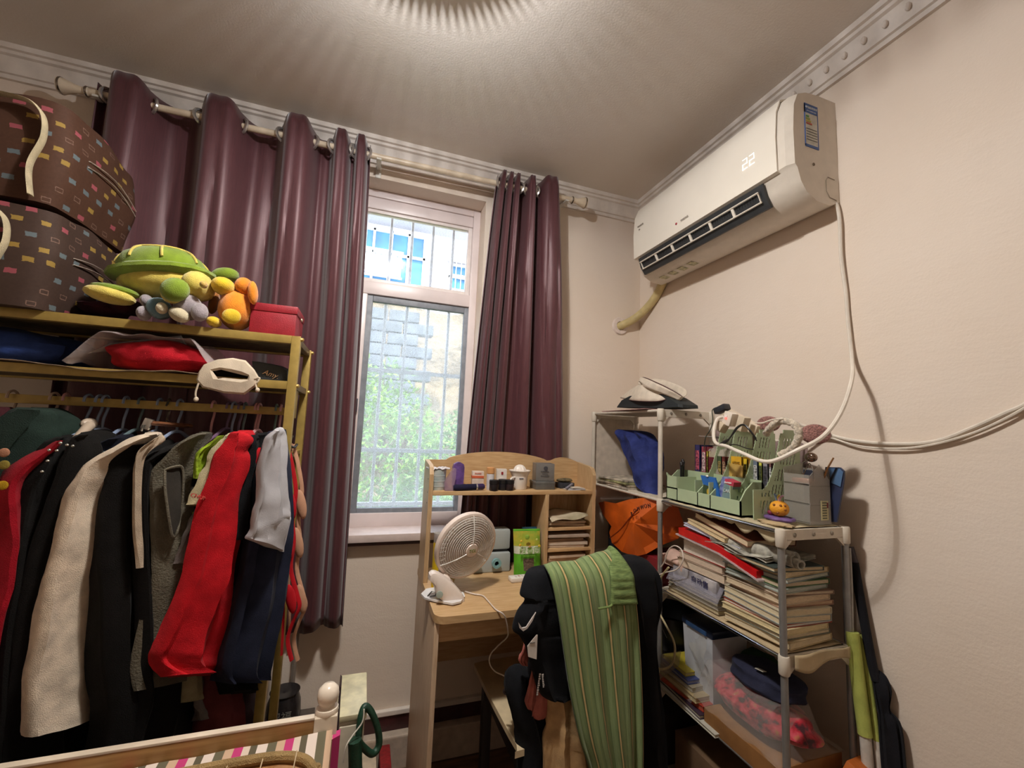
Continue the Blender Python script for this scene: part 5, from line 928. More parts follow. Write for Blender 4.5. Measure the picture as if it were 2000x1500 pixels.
cl('black_bag', 'black backpack-like garment hanging at the left of the chair back', 'bag', [(1298, 1008, 1298, 1024, 1.24, 1.27), (1315, 996, 1310, 1034, 1.23, 1.27), (1350, 993, 1345, 1046, 1.22, 1.27), (1400, 1006, 1400, 1064, 1.21, 1.26), (1450, 1016, 1450, 1072, 1.21, 1.26), (1540, 1014, 1540, 1075, 1.21, 1.26)], BT, th=.04, seed=37)
b = MB(); b.tube(crom([gy(1000, 1338, 1.25), gy(993, 1333, 1.26), gy(990, 1342, 1.27), gy(985, 1352, 1.28), gy(995, 1356, 1.27)], 4), .005, 6); b.build('bag_strap_clip', plas((60, 50, 50)), label='small dark clip at the end of the fan cord on the chair seat', cat='clip')
# ---------------------------------------------------------------- modular shelf along the right wall
SX0, SX1 = 1.05, 1.29; SY = [1.832, 1.336, .852]; LV = [.02, .165, .478, .80, 1.113, 1.447]
sf = thing('shelf_unit', 'stepped modular shelf of grey tubes and white plastic connectors by the right wall', 'shelf', (1.17, 1.34, 0))
TB = mat((150, 148, 146), .3, .08, 30, metal=.45); TBW = mat((206, 196, 182), .4, .06); CN = mat((222, 212, 196), .4, .06, 20); CHR = mat((190, 196, 204), .12, .03, metal=1)
for iy, y in enumerate(SY):
    for x in (SX0, SX1):
        MB().tube([(x, y, 0), (x, y, 1.11)], .0088, 12).build('post', TB, sf)
        if iy < 2: MB().tube([(x, y, 1.11), (x, y, 1.45)], .0088, 12).build('upper_post', TBW, sf)
for iz, z in enumerate(LV[1:]):
    ys = SY if iz < 4 else SY[:2]
    for y in ys:
        for x in (SX0, SX1):
            MB().lathe([(.0, -.03), (.0115, -.03), (.013, -.028), (.0135, .012), (.012, .016), (0, .016)], 14, c=(x, y, z-.008)).build('connector', CN, sf)
        b = MB(); b.box(SX0+.01, SX1-.01, y-.004, y+.004, z-.022, z+.006, b=.001)
        for s_, x in ((1, SX0+.008), (-1, SX1-.008)): b.poly([V((x, y-.004, z-.02)), V((x+s_*.03, y-.004, z-.02)), V((x, y-.004, z-.045))], (0, .008, 0))
        e = b.build('end_plate', CN, sf, smooth=False)
        if y < 1.4:
            q = MB()
            for k in range(3): q.ell((SX0+.045+.07*k, y-.005, z-.008), (.006, .0012, .006), n=10)
            q.build('socket_hole', mat((150, 140, 126), .6), e)
    for x in (SX0, SX1):
        for k in range(len(ys)-1): MB().tube([(x, ys[k], z), (x, ys[k+1], z)], .0055, 10).build('rail', CHR if (k == 1 and iz in (2, 3)) else (TBW if k == 0 and iz > 2 else TB), sf)
    for k in range(len(ys)-1): MB().box(SX0+.008, SX1-.008, ys[k+1]+.01, ys[k]-.01, z-.003, z+.002).build('shelf_sheet', mat((196, 184, 164), .5, .12, 12), sf, smooth=False)
MB().box(SX0+.01, SX1-.01, SY[0]+.004, SY[0]+.007, 1.12, 1.43).build('side_sheet', mat((206, 192, 176), .5, .08), sf, smooth=False)
def lz(i): return LV[i]+.003
def bx(name, label, cat, x0, x1, y0, y1, z0, z1, c, **k):
    m = k.pop('m', None) or mat(c, k.pop('rough', .5), k.pop('var', .08)); b = MB(); C_ = ((x0+x1)/2, (y0+y1)/2, (z0+z1)/2); b.cb(C_, (x1-x0, y1-y0, z1-z0), k.pop('rot', (0, 0, 0)), k.pop('b', .002)); return b.build(name, m, label=label, cat=cat, **k)
# liners drooping over the rails
def liner(lab, y0, y1, z, c, drop=.03, seed=0, far=0):
    def F_(u, v):
        y = y0+(y1-y0)*u
        if v < .3: q = 1-v/.3; return V((SX0+.0075+.003*noise.noise(V((u*9, seed, 0))), y, z+.002-drop*q*(.3+1.3*abs(noise.noise(V((u*6+seed, 1, 0)))))*(1.25-u)))
        q = (v-.3)/.7; return V((SX0+.008+(SX1-SX0-.02)*q, y, z+.008+.004*noise.noise(V((u*14+seed, q*6, 0)))))
    sheet('liner_sheet', F_, 40, 14, mat(c, .8, .1, 12), .001, label=lab, cat='paper')
liner('yellowed paper liner drooping over the rail under the basket', .86, 1.30, LV[4], (206, 190, 156), .04, 1)
liner('crumpled paper liner under the tall book pile', .862, 1.31, LV[3]-.002, (192, 170, 134), .012, 2)
liner('pale paper liner on the upper far shelf under the blue bag', 1.36, 1.81, LV[4], (196, 184, 164), .006, 3)
b = MB()
def F_(u, v): return V((1.20+.1*u, .852-.022-.03*v*0, LV[3]+.004-.05*v*(1-u*.4)+.0*u))
sheet('paper_corner', lambda u, v: V((SX0+.02+.2*u, .838-.004*sin(u*9), LV[3]+.012-(.035+.012*sin(u*6))*v)), 16, 6, mat((196, 176, 140), .8, .15, 14), .001, label='crumpled paper edge hanging over the near end of the book shelf', cat='paper')
# ---- top tier
for k, (a_, cc, x0, x1) in enumerate(((.03, (206, 168, 160), 1.055, 1.27), (-.06, (200, 160, 154), 1.04, 1.25), (.1, (216, 190, 184), 1.09, 1.285))):
    b = MB(); b.cb(((x0+x1)/2, 1.56+.02*k, lz(5)+.0035+.003*k), (x1-x0, .40-.04*k, .002), (0, 0, a_)); b.build('paper', mat(cc, .7), smooth=False, label=('lowest pink', 'middle dusty pink', 'topmost pale pink')[k]+' sheet on the top shelf under the hats', cat='paper')
hx = 1.15; HZ0 = lz(5)+.012
bh = thing('black_visor', 'black sun visor lying under the white one on the top shelf', 'hat', (hx, 1.55, HZ0))
pts = [(1205, 796), (1215, 782), (1232, 773), (1262, 771), (1298, 769), (1312, 776), (1333, 790), (1334, 796), (1300, 798)]
P3 = [gx(x, y, hx-.05) for x, y in pts]; b = MB(); Cc = sum(P3, V((0, 0, 0)))/len(P3); b.loft([[Cc+(p_-Cc)*s_+V((d_, 0, 0)) for p_ in P3] for s_, d_ in ((.93, -.012), (1, 0), (1, .07), (.8, .1))]); b.build('brim', mat((34, 40, 42), .7, .1), bh)
wv = thing('white_visor', 'white sun visor with a dark edge lying on top of the black one', 'hat', (hx, 1.55, HZ0+.03)); WV = mat((216, 202, 184), .7, .06, 40, .3, 200); ED = mat((84, 50, 52), .6)
low = crom([gx(x, y, d) for x, y, d in ((1212, 777, 1.12), (1235, 782, 1.08), (1262, 784, 1.07), (1290, 783, 1.08), (1308, 776, 1.10), (1318, 770, 1.13))], 5)
top_ = crom([gx(x, y, d) for x, y, d in ((1225, 766, 1.13), (1238, 757, 1.11), (1250, 752, 1.10), (1270, 760, 1.10), (1296, 768, 1.11), (1318, 770, 1.13))], 5)
b = MB(); L = len(low); b.grid(lambda u, v: (lambda i: low[i]+(top_[i]-low[i])*v+V((0, 0, .012*sin(PI*v)*sin(PI*u))))(int(round(u*(L-1)))), L, 8); b.build('brim', WV, wv, solid=.002); MB().tube(low, .0015, 6).build('brim_edge', ED, wv)
b1 = crom([gx(x, y, d) for x, y, d in ((1248, 752, 1.10), (1252, 745, 1.11), (1268, 757, 1.09), (1300, 770, 1.09), (1326, 782, 1.11))], 5); b2 = crom([gx(x, y, d) for x, y, d in ((1252, 746, 1.11), (1256, 737, 1.13), (1284, 748, 1.09), (1312, 762, 1.09), (1333, 775, 1.12))], 5); L = len(b1)
b = MB(); b.grid(lambda u, v: (lambda i: b1[i]+(b2[i]-b1[i])*v+V((-.012*sin(PI*u), 0, 0)))(int(round(u*(L-1)))), L, 5); b.build('head_band', WV, wv, solid=.003); MB().tube(b2, .002, 6).build('band_edge', ED, wv)
b3 = [p_+V((.10*sin(PI*i/(L-1)), 0, .0)) for i, p_ in enumerate(b1)]; b4 = [p_+V((.10*sin(PI*i/(L-1)), 0, 0)) for i, p_ in enumerate(b2)]
b = MB(); b.grid(lambda u, v: (lambda i: b3[i]+(b4[i]-b3[i])*v)(int(round(u*(L-1)))), L, 5); b.build('head_band', WV, wv, solid=.003)
# ---- upper far cell
BB = cloth((44, 54, 112), .7, .2, 20, .6, 60)
drape('blue_bag', 'limp royal blue cloth bag leaning behind the shelf post', 'bag', [(838, 1208, 840, 1216, 1.12, 1.14), (842, 1206, 843, 1262, 1.12, 1.16), (862, 1210, 860, 1284, 1.10, 1.16), (890, 1222, 880, 1290, 1.10, 1.16), (918, 1234, 915, 1292, 1.09, 1.15), (945, 1240, 945, 1292, 1.08, 1.15), (962, 1258, 966, 1290, 1.08, 1.13)], BB, th=.03, seed=41, dfn=gx, amp=.007, wr=1)
b = MB(); b.ell((1.21, 1.20, 1.235), (.06, .11, .10), nz=.3, seed=4, n=24); b.build('clear_bag', film((214, 200, 186), .5, .3), label='wrinkled clear bag stuffed behind the basket on the shelf', cat='bag')
for k in range(4):
    b = MB(); b.cb((1.15, 1.68, lz(4)+.008+.0095*k), (.19, .26-.02*k, .008), (0, 0, (-.05, .08, 0, .12)[k]), .001); b.build('magazine', mat(((190, 176, 160), (176, 160, 136), (170, 168, 120), (196, 184, 166))[k], .6, .35, 30), label=('lowest', 'second', 'third', 'topmost')[k]+' magazine of the flat pile left of the blue bag', cat='magazine', group='magazines left of the blue bag')
b = MB(); b.grid(lambda u, v: V((1.28-.006*sin(v*9), 1.30-.36*u, 1.13+.26*v-.05*u+.02*noise.noise(V((u*5, v*5, 3))))), 20, 14); b.build('grey_garment', cloth((140, 120, 116)), solid=.004, label='greyish cloth at the back of the shelf behind the basket', cat='cloth')
# ---- green caddy, books and holders
MG = mat((176, 192, 156), .45, .04, 10); CZ = LV[4]+.012
cy = thing('desk_caddy', 'pale mint plastic caddy with open compartments along the shelf edge', 'organizer', (1.10, 1.14, CZ))
X0, X1, YA, YB = 1.058, 1.145, .985, 1.312
b = MB(); b.box(X0, X1, YA, YB, CZ, CZ+.004); b.box(X1-.004, X1, YA, YB, CZ, CZ+.105); b.box(X0, X0+.004, YA, YB, CZ, CZ+.045); b.build('tray', MG, cy, smooth=False)
def cheek(y, zt, s_=.55):
    b = MB(); b.poly([V((X0, y, CZ)), V((X1, y, CZ)), V((X1, y, CZ+zt)), V((X0+.05, y, CZ+zt)), V((X0+.02, y, CZ+zt*.75)), V((X0, y, CZ+zt*s_))], (0, .004, 0)); b.build('divider', MG, cy, smooth=False)
cheek(YA, .10, .45); cheek(YB-.004, .105, .9); cheek(1.10, .085); cheek(1.155, .085)
b = MB(); b.box(X0, X0+.004, 1.255, YB, CZ+.04, CZ+.085); b.box(X0, X1, 1.253, 1.257, CZ, CZ+.085); b.box(X0, X1-.02, 1.21, 1.254, CZ+.0, CZ+.004); b.build('pen_pocket', MG, cy, smooth=False)
for k in range(4):
    b = MB(); p0_ = V((1.10+.006*k, 1.285+.006*(k % 2), CZ+.01)); p1_ = p0_+V((-.012+.008*k, .012*(k-1.5), .115+.004*k)); b.tube([p0_, p1_], .0042, 8); b.ell(p1_, (.006, .006, .008)); b.build('black_clip_pen', plas((26, 24, 26)), label=('black pen standing leftmost in the mint caddy', 'second black pen in the mint caddy', 'third black pen in the mint caddy', 'rightmost black pen in the mint caddy')[k], cat='pen', group='black pens in the caddy')
bc = thing('blue_card_pack', 'blue carded pack with a yellow fruit picture standing in the caddy', 'packet', (1.075, 1.14, CZ)); b = MB()
pz = [gx(x, y, 1.08) for x, y in ((1368, 928), (1396, 933), (1406, 972), (1402, 976), (1380, 970))]; b.poly(pz, (.006, 0, 0)); b.build('card', mat((44, 104, 180), .4, .05), bc, smooth=False)
b = MB(); b.poly([gx(x, y, 1.078) for x, y in ((1374, 946), (1393, 952), (1399, 973), (1373, 966))], (-.0015, 0, 0)); b.build('picture', mat((60, 76, 48), .4), bc, smooth=False)
M = frame(gx(1386, 961, 1.0755), (0, -1, 0), (0, 0, 1)); MB().lathe([(0, 0), (.012, 0), (.012, .001), (0, .001)], 18, M).build('fruit_print', mat((190, 170, 60), .4), bc); MB().lathe([(0, .001), (.006, .001), (.006, .002), (0, .002)], 14, M).build('seed_print', mat((206, 140, 50), .4), bc)
b = MB(); b.ell(gx(1381, 930, 1.078), (.003, .006, .003), n=8); b.build('hang_clip', plas((226, 226, 226)), bc)
b = MB(); b.cb((1.10, 1.082, CZ+.06), (.03, .022, .09), (.25, 0, .1), .002); b.build('navy_pack', mat((42, 54, 130), .4, .2, 60, c2=(150, 160, 200)), label='small navy packet between the blue card and the red-topped box', cat='packet')
eb = thing('cream_box', 'narrow red, grey and white box standing in the caddy by its end', 'box', (1.085, 1.045, CZ)); Q = lambda z, h, m_, n_: (lambda b: (b.cb(V((1.085, 1.048-(z-.05)*.25, CZ+z)), (.03, .034, h), (.22, 0, 0)), b.build(n_, m_, eb, smooth=False)))(MB())
Q(.092, .014, mat((190, 60, 84), .5), 'top_band'); Q(.060, .052, mat((124, 150, 150), .5), 'front_band'); Q(.022, .034, mat((224, 208, 212), .5), 'lower_band')
marks(6, mat((240, 235, 235), .5), eb, frame((1.0685, 1.038, CZ+.092), (0, -1, 0), (0, .22, 1)), .008); text('CARE', mat((230, 240, 238), .5), eb, frame((1.0685, 1.044, CZ+.066), (0, -1, 0), (0, .22, 1)), .013)
b = MB(); b.box(X0+.005, X1-.01, 1.16, 1.25, CZ+.01, CZ+.014); b.build('white_slip', plas((220, 214, 208)), label='white slip lying flat inside the caddy', cat='paper')
# books standing behind the caddy
bk = [(1.262, .026, .20, (52, 50, 96), (190, 90, 110), 'navy book with pink lettering at the far left'), (1.232, .022, .195, (150, 60, 76), (230, 190, 190), 'rose red book second from the left'), (1.215, .010, .18, (206, 186, 70), (120, 110, 40), 'slim yellow book third from the left'), (1.194, .034, .16, (96, 22, 34), (110, 30, 40), 'thick plain maroon book'), (1.160, .018, .166, (70, 84, 54), (170, 150, 90), 'dark green book'), (1.141, .018, .166, (120, 52, 46), (190, 150, 120), 'brick red book beside the dark green one'), (1.122, .012, .15, (110, 142, 100), (220, 200, 60), 'slim green book with a yellow foot'), (1.090, .045, .17, (214, 166, 42), (176, 130, 30), 'wide amber yellow book'), (1.055, .016, .165, (222, 190, 40), (90, 80, 30), 'bright yellow narrow book'), (1.036, .016, .165, (196, 140, 60), (230, 210, 160), 'ochre book'), (1.018, .018, .165, (110, 122, 140), (220, 220, 220), 'grey-blue book'), (1.000, .013, .165, (206, 206, 80), (90, 100, 60), 'lime yellow slim book'), (.983, .018, .165, (150, 146, 152), (80, 80, 90), 'light grey book'), (.966, .010, .163, (120, 80, 80), (220, 220, 220), 'thin brownish book at the right end')]
def standing_book(yc, th, h, c, c2, lab, x0, x1, z0):
    t_ = thing('book', lab+' in the standing row behind the caddy', 'book', ((x0+x1)/2, yc, z0), group='books standing behind the caddy'); m_ = mat(c, .45, .08, 30)
    b = MB(); b.box(x0, x0+.0022, yc-th/2, yc+th/2, z0, z0+h); b.box(x0, x1, yc-th/2, yc-th/2+.0018, z0, z0+h); b.box(x0, x1, yc+th/2-.0018, yc+th/2, z0, z0+h); b.build('cover', m_, t_, smooth=False)
    MB().box(x0+.003, x1-.004, yc-th/2+.002, yc+th/2-.002, z0+.003, z0+h-.004).build('pages', mat((216, 204, 180), .8, .08, 60, stretch=(1, 80, 1)), t_, smooth=False)
    b = MB(); b.box(x0-.0008, x0, yc-th*.32, yc+th*.32, z0+h*.55, z0+h*.9); b.box(x0-.0008, x0, yc-th*.3, yc+th*.3, z0+h*.3, z0+h*.42); b.build('spine_print', mat(c2, .5, .5, 160), t_, smooth=False)
for y_, th_, h_, c, c2, lab in bk: standing_book(y_, th_, h_, c, c2, lab, 1.155, 1.25, CZ)
b = MB(); b.cb((1.205, 1.225, CZ+.23), (.09, .07, .004), (.02, .05, 0)); b.build('teal_folder', mat((96, 124, 120), .5, .3, 40, c2=(150, 120, 110)), label='teal patterned folder lying on the left standing books', cat='folder')
bo = bx('orange_envelope', 'tan envelope with an ink drawing leaning in front of the yellow books', 'envelope', 1.146, 1.150, 1.06, 1.115, CZ+.03, CZ+.145, (206, 170, 92), rot=(.06, 0, 0), b=0)
text('回', mat((150, 110, 50), .6), bo, frame((1.1452, 1.088, CZ+.1), (0, -1, 0), (0, 0, 1)), .022)
# perforated magazine holders
def inside(x, z):
    if not (0 <= x <= .19 and 0 <= z <= .262): return False
    lean = .05*(z/.262); x2 = x
    if z > .085:
        q = (z-.085)/.177; lim = .035+.08*q**.55
        if x < lim: return False
    if z > .25 and (x < .122 or x > .183): return False
    return True
def slot(x, z):
    zz = (z-.018) % .046; row = int((z-.018)//.046)
    if z < .018 or row > 4 or zz > .034: return False
    xx = (x-.030-.25*zz-.012*(row % 2)) % .0125
    if xx > .0055 or x < .026 or x > .172: return False
    return inside(x-.014, z+.010) and inside(x+.012, z) and inside(x-.014, z-.004)
def holder_mesh():
    d = .0028; nx = int(.19/d); nz_2 = int(.262/d); vid = {}; vs = []; fs = []
    def vv(i, j):
        if (i, j) not in vid: vid[(i, j)] = len(vs); vs.append(V((i*d, 0, j*d)))
        return vid[(i, j)]
    for i in range(nx):
        for j in range(nz_2):
            x, z = (i+.5)*d, (j+.5)*d
            if inside(x, z) and not slot(x, z): fs.append((vv(i, j), vv(i+1, j), vv(i+1, j+1), vv(i, j+1)))
    return vs, fs
hv, hf = holder_mesh(); hb = MB(); hb.add(hv, hf)
mh = thing('file_holder', 'mint green perforated plastic file holder with four upright sides beside the caddy', 'file holder', (1.08, 1.05, CZ))
p1 = None
for k, y_ in enumerate((.945, 1.0265, 1.1115, 1.173)):
    if p1 is None: p1 = hb.build('perforated_side', MG, mh, smooth=False, local=True, solid=.0028); o = p1
    else: o = p1.copy(); COL.objects.link(o)
    o.parent = mh; o.location = V((1.062-1.08, y_-1.05, 0)); 
    if k: o.location.x += .0
b = MB(); b.box(1.225, 1.262, .948, 1.197, CZ, CZ+.004); b.box(1.258, 1.262, .948, 1.197, CZ, CZ+.16); b.build('holder_back', MG, mh, smooth=False)
# fuzzy headband with two pink pads
PK = mat((170, 120, 112), .95, .3, 220, 1, 300, sheen=.3); FZ = mat((214, 200, 180), .95, .2, 120, 1, 160, sheen=.5)
hd = thing('fuzzy_headband', 'fluffy cream headband with two dusty pink round pads on the file holder', 'headband', gx(1550, 850, 1.2))
for (x, y, d, r_) in ((1501, 828, 1.25, .030), (1592, 848, 1.22, .0335)):
    c_ = gx(x, y, d); n_ = (V((0, 0, HC))-c_).normalized(); M = frame(c_, n_.cross(V((0, 0, 1))), (0, 0, 1)); b = MB(); b.ell((0, 0, 0), (r_*1.12, r_*.86, .009), n=24); g_ = MB(); g_.add([M @ v for v in b.v], b.f); g_.build('pad', PK, hd)
ps = crom([gx(1496, 848, 1.16), gx(1508, 832, 1.15), gx(1528, 822, 1.14), gx(1552, 829, 1.14), gx(1560, 852, 1.14), gx(1548, 876, 1.14), gx(1524, 889, 1.14)], 6); b = MB(); b.tube(ps, [.0105+.0012*sin(i*2.1) for i in range(len(ps))], 10); b.build('fluffy_band', FZ, hd)
b = MB()
for i in range(900):
    p_ = ps[rnd.randrange(len(ps)-1)]; d_ = V((rnd.gauss(0, 1), rnd.gauss(0, 1), rnd.gauss(0, 1))).normalized(); q0_ = p_+d_*.007; q1_ = p_+d_*rnd.uniform(.010, .0135); s_ = d_.orthogonal()*.0008; b.add([q0_+s_, q0_-s_, q1_], [(0, 1, 2)])
b.build('fluff', FZ, hd, smooth=False, kind='stuff')
# sockets, plugs and wires
ps_ = thing('power_strip', 'white power strip slanting above the file holder', 'power strip', gx(1440, 820, 1.24)); a_, e_ = gx(1404, 797, 1.25), gx(1482, 842, 1.23); M = frame((a_+e_)/2, e_-a_, (0, 0, 1)); PW = plas((224, 208, 186))
b = MB(); b.box(-(e_-a_).length/2, (e_-a_).length/2, -.018, .018, -.012, .012, b=.004); g_ = MB(); g_.add([M @ v for v in b.v], b.f); g_.build('housing', PW, ps_)
for x_ in (-.02, .03, .07):
    for s_ in (-1, 1): b = MB(); b.box(x_-.006, x_+.006, s_*.006-.0012, s_*.006+.0012, -.0135, -.012); g_ = MB(); g_.add([M @ v for v in b.v], b.f); g_.build('socket_slot', mat((50, 46, 44), .5), ps_, smooth=False)
ad = thing('switch_adapter', 'white plug adapter with a glowing red light', 'adapter', gx(1428, 825, 1.16)); c_ = gx(1426, 818, 1.16); b = MB(); b.cb(c_, (.03, .034, .046), (.35, 0, 0), .004); b.build('body', plas((232, 220, 206), .25), ad)
b = MB(); b.cb(c_+V((-.0158, .004, .006)), (.002, .012, .012), (.35, 0, 0), .0005); b.build('switch', mat((236, 226, 220), .3), ad); b = MB(); b.cb(c_+V((-.017, .002, .001)), (.0015, .007, .006), (.35, 0, 0)); b.build('red_light', mat((255, 90, 80), .4, 0, em=1.5), ad, smooth=False)
c_ = gx(1452, 828, 1.18); b = MB(); b.cb(c_, (.03, .022, .05), (.35, 0, 0), .004); b.build('plug_block', plas((214, 198, 174)), label='cream plug block right of the glowing adapter', cat='plug')
c_ = gx(1410, 834, 1.15); b = MB(); b.cb(c_, (.03, .03, .034), (.5, .2, 0), .006); b.build('plug_block', plas((206, 190, 166)), label='cream plug at the end of the thick white cord', cat='plug')
c_ = gx(1410, 799, 1.18); b = MB(); b.cb(c_, (.03, .052, .022), (-.35, 0, 0), .005); b.build('black_plug', plas((44, 46, 52)), label='black charger plug at the top left of the power strip', cat='plug')
BW = plas((34, 32, 32)); MB().tube(crom([gx(1398, 796, 1.16), gx(1391, 802, 1.14), gx(1392, 820, 1.14), gx(1388, 838, 1.13), gx(1378, 855, 1.13), gx(1375, 880, 1.14)], 5), .0018, 6).build('black_wire', mat((66, 70, 58), .5), label='thin dark wire dropping from the black charger to the books', cat='wire')
b = MB(); b.tube(crom([gx(1410, 868, 1.07), gx(1425, 856, 1.07), gx(1438, 836, 1.08), gx(1452, 829, 1.08), gx(1464, 839, 1.08), gx(1477, 857, 1.09)], 5), .0022, 6); b.tube(crom([gx(1412, 870, 1.075), gx(1430, 850, 1.08), gx(1442, 835, 1.09), (gx(1454, 831, 1.09)), gx(1468, 846, 1.09), gx(1478, 861, 1.10)], 5), .0018, 6)
b.build('black_wire', BW, label='doubled black wire arching over the green holder', cat='wire'); MB().tube(crom([gx(1421, 877, 1.07), gx(1428, 869, 1.07), (gx(1440, 869, 1.08)), gx(1456, 875, 1.08), gx(1472, 878, 1.09)], 5), .0016, 6).build('black_wire', BW, label='short black wire just above the thick white cord', cat='wire')
b = MB(); b.tube([gx(1407, 869, 1.065), gx(1416, 863, 1.068), gx(1424, 858, 1.07)], [.006, .0055, .003], 8); b.build('black_connector', BW, label='black connector plug at the end of the doubled wire', cat='plug')
b = MB(); b.tube(crom([gx(1476, 826, 1.12), gx(1490, 826, 1.12), gx(1508, 820, 1.12), gx(1530, 818, 1.13)], 4), .0025, 6); b.build('white_wire', plas((224, 212, 196)), label='short white wire by the left pink pad', cat='wire')
b = MB(); b.tube(crom([gx(1476, 838, 1.24), gx(1520, 862, 1.28), gx(1600, 850, 1.335), gx(1625, 851, 1.34)], 4), .004, 8); b.build('white_wire', plas((214, 204, 192)), label='white cable running from the power strip to the wall', cat='wire')
# translucent organiser, blue clipboards, stick, glass, toy
og = thing('clear_organizer', 'frosted translucent three-tier organiser at the near end of the shelf', 'organizer', (1.17, .92, CZ)); FO = film((214, 208, 196), .34, .35)
ox0, ox1, oy0, oy1 = 1.175, 1.205, .862, .938
b = MB(); b.poly([V((ox0+.0, oy0+.0, CZ)), V((ox1+.05, oy0, CZ)), V((ox1+.05, oy0, CZ+.12)), V((ox1+.01, oy0, CZ+.165)), V((ox0+.0, oy0, CZ+.13))], (0, .002, 0)); b.build('side', film((220, 214, 204), .42, .35), og, smooth=False)
b = MB(); b.poly([V((ox0, oy1, CZ)), V((ox1+.05, oy1, CZ)), V((ox1+.05, oy1, CZ+.165)), V((ox0, oy1, CZ+.15))], (0, .002, 0)); b.build('side', FO, og, smooth=False)
for z_, t_ in ((.0, .052), (.052, .104), (.104, .135)): b = MB(); b.box(ox0-.002, ox0, oy0, oy1, CZ+z_+.006, CZ+t_); b.build('front_panel', FO, og, smooth=False)
for z_ in (.001, .052, .104): b = MB(); b.box(ox0, ox1+.05, oy0, oy1, CZ+z_, CZ+z_+.002); b.build('tier', FO, og, smooth=False)
b = MB(); b.box(ox1+.048, ox1+.05, oy0, oy1, CZ, CZ+.15); b.build('back', FO, og, smooth=False)
b = MB(); b.cb((1.21, .90, CZ+.115), (.05, .05, .014), (0, .1, .2), .004); b.build('orange_item', mat((190, 120, 90), .5), label='orange-brown object seen through the frosted organiser', cat='object')
b = MB(); b.box(1.215, 1.243, .8605, .8618, CZ+.012, CZ+.065); lb = b.build('paper_label', mat((214, 206, 160), .6), og, smooth=False)
q = MB()
for k in range(7): q.box(1.219, 1.236, .8598, .8604, CZ+.016+.007*k, CZ+.019+.007*k)
q.build('printed_line', mat((96, 100, 80), .6), lb, smooth=False); q = MB(); q.box(1.237, 1.242, .8598, .8604, CZ+.045, CZ+.06); q.build('seal', mat((130, 50, 50), .6), lb, smooth=False)
cbd = thing('clipboard', 'navy and light blue clipboard leaning at the near wall end of the shelf', 'clipboard', (1.262, .875, CZ)); pz = [gx(x, y, 1.262) for x, y in ((1598, 1018), (1612, 912), (1640, 913), (1648, 920), (1648, 935), (1634, 1020))]
b = MB(); b.poly(pz, (.006, 0, 0)); b.build('board', mat((46, 54, 84), .45, .12, 10), cbd, smooth=False); b = MB(); b.poly([gx(x, y, 1.260) for x, y in ((1618, 914), (1640, 915), (1647, 922), (1642, 951), (1624, 943))], (-.001, 0, 0)); b.build('blue_panel', mat((88, 120, 160), .35), cbd, smooth=False)
b = MB(); b.poly([gx(x, y, 1.2585) for x, y in ((1632, 914), (1635, 914), (1622, 944), (1618, 942))], (-.001, 0, 0)); b.build('dark_stripe', mat((30, 34, 50), .4), cbd, smooth=False)
b = MB(); b.box(1.243, 1.256, .872, .93, CZ, CZ+.145); b.build('dark_folder', mat((44, 48, 64), .5), smooth=False, label='dark folder between the frosted organiser and the blue clipboard', cat='folder')
MB().tube([gx(1609, 934, 1.235), gx(1616, 915, 1.235), gx(1628, 894, 1.24)], [.0028, .0026, .0022], 7).build('wooden_stick', wood((150, 104, 58), (120, 80, 44)), label='thin wooden stick poking up from the frosted organiser', cat='stick')
gs = thing('hanging_glass', 'small clear glass ornament with a bright highlight hanging above the organiser', 'ornament', gx(1585, 895, 1.22)); c_ = gx(1584, 893, 1.22)
b = MB(); b.ell(c_, (.012, .018, .014), n=18); b.build('bowl', mat((150, 130, 116), .08, .05, metal=.9), gs); b = MB(); b.tube(crom([gx(1575, 900, 1.2), gx(1568, 905, 1.2), (gx(1566, 920, 1.2)), gx(1570, 925, 1.2), gx(1580, 905, 1.2), gx(1588, 920, 1.19), gx(1590, 940, 1.19)], 5), .0015, 6); b.build('chain', mat((180, 176, 170), .2, metal=.9), gs)
ty = thing('spotted_toy', 'small orange ball toy with brown spots on a purple wavy base', 'toy', gx(1523, 1012, 1.11)); c_ = gx(1522, 993, 1.115)
b = MB(); b.ell(c_, (.024, .0245, .0215), n=24); bd2 = b.build('body', mat((232, 160, 40), .6, .05, 20, .4, 200), ty); n_ = (V((0, 0, HC))-c_).normalized()
for dx, dy in ((-.014, .011), (.003, .009), (.014, -.002), (-.004, -.013), (.016, .012)):
    rt = n_.cross(V((0, 0, 1))).normalized(); 
    v_ = (n_*.02-rt*dx+V((0, 0, dy))).normalized(); b = MB(); b.ell(c_+V((v_.x*.024, v_.y*.0245, v_.z*.0215)), (.0036, .0036, .0036), n=8); b.build('spot', mat((140, 84, 30), .6), bd2)
b = MB(); b.tube([c_+V((.027*cos(a)*(1+.08*sin(6*a)), .034*sin(a)*(1+.08*sin(6*a)), -.027)) for a in (2*PI*k/36 for k in range(37))], .0055, 8, False); b.ell(c_+V((0, 0, -.026)), (.026, .033, .005)); b.build('wavy_base', mat((112, 84, 140), .5), ty)
b = MB(); b.ell(c_+V((0, .026, -.016)), (.009, .010, .007)); b.build('tail', mat((140, 40, 70), .6), ty)
for dx, cc, rr in ((.0, (226, 190, 70), .4), (.006, (120, 150, 190), -.2), (-.006, (200, 160, 190), .9), (.002, (90, 110, 130), -.8)):
    b = MB(); b.tube(crom([c_+V((-.002, dx*.4, .019)), c_+V((-.004, dx, .030)), c_+V((-.004, dx-.012*rr, .038))], 3), [.0035, .0035, .0035, .003, .003, .0025, .002][:7], 7); b.build('feather', mat(cc, .6), ty)
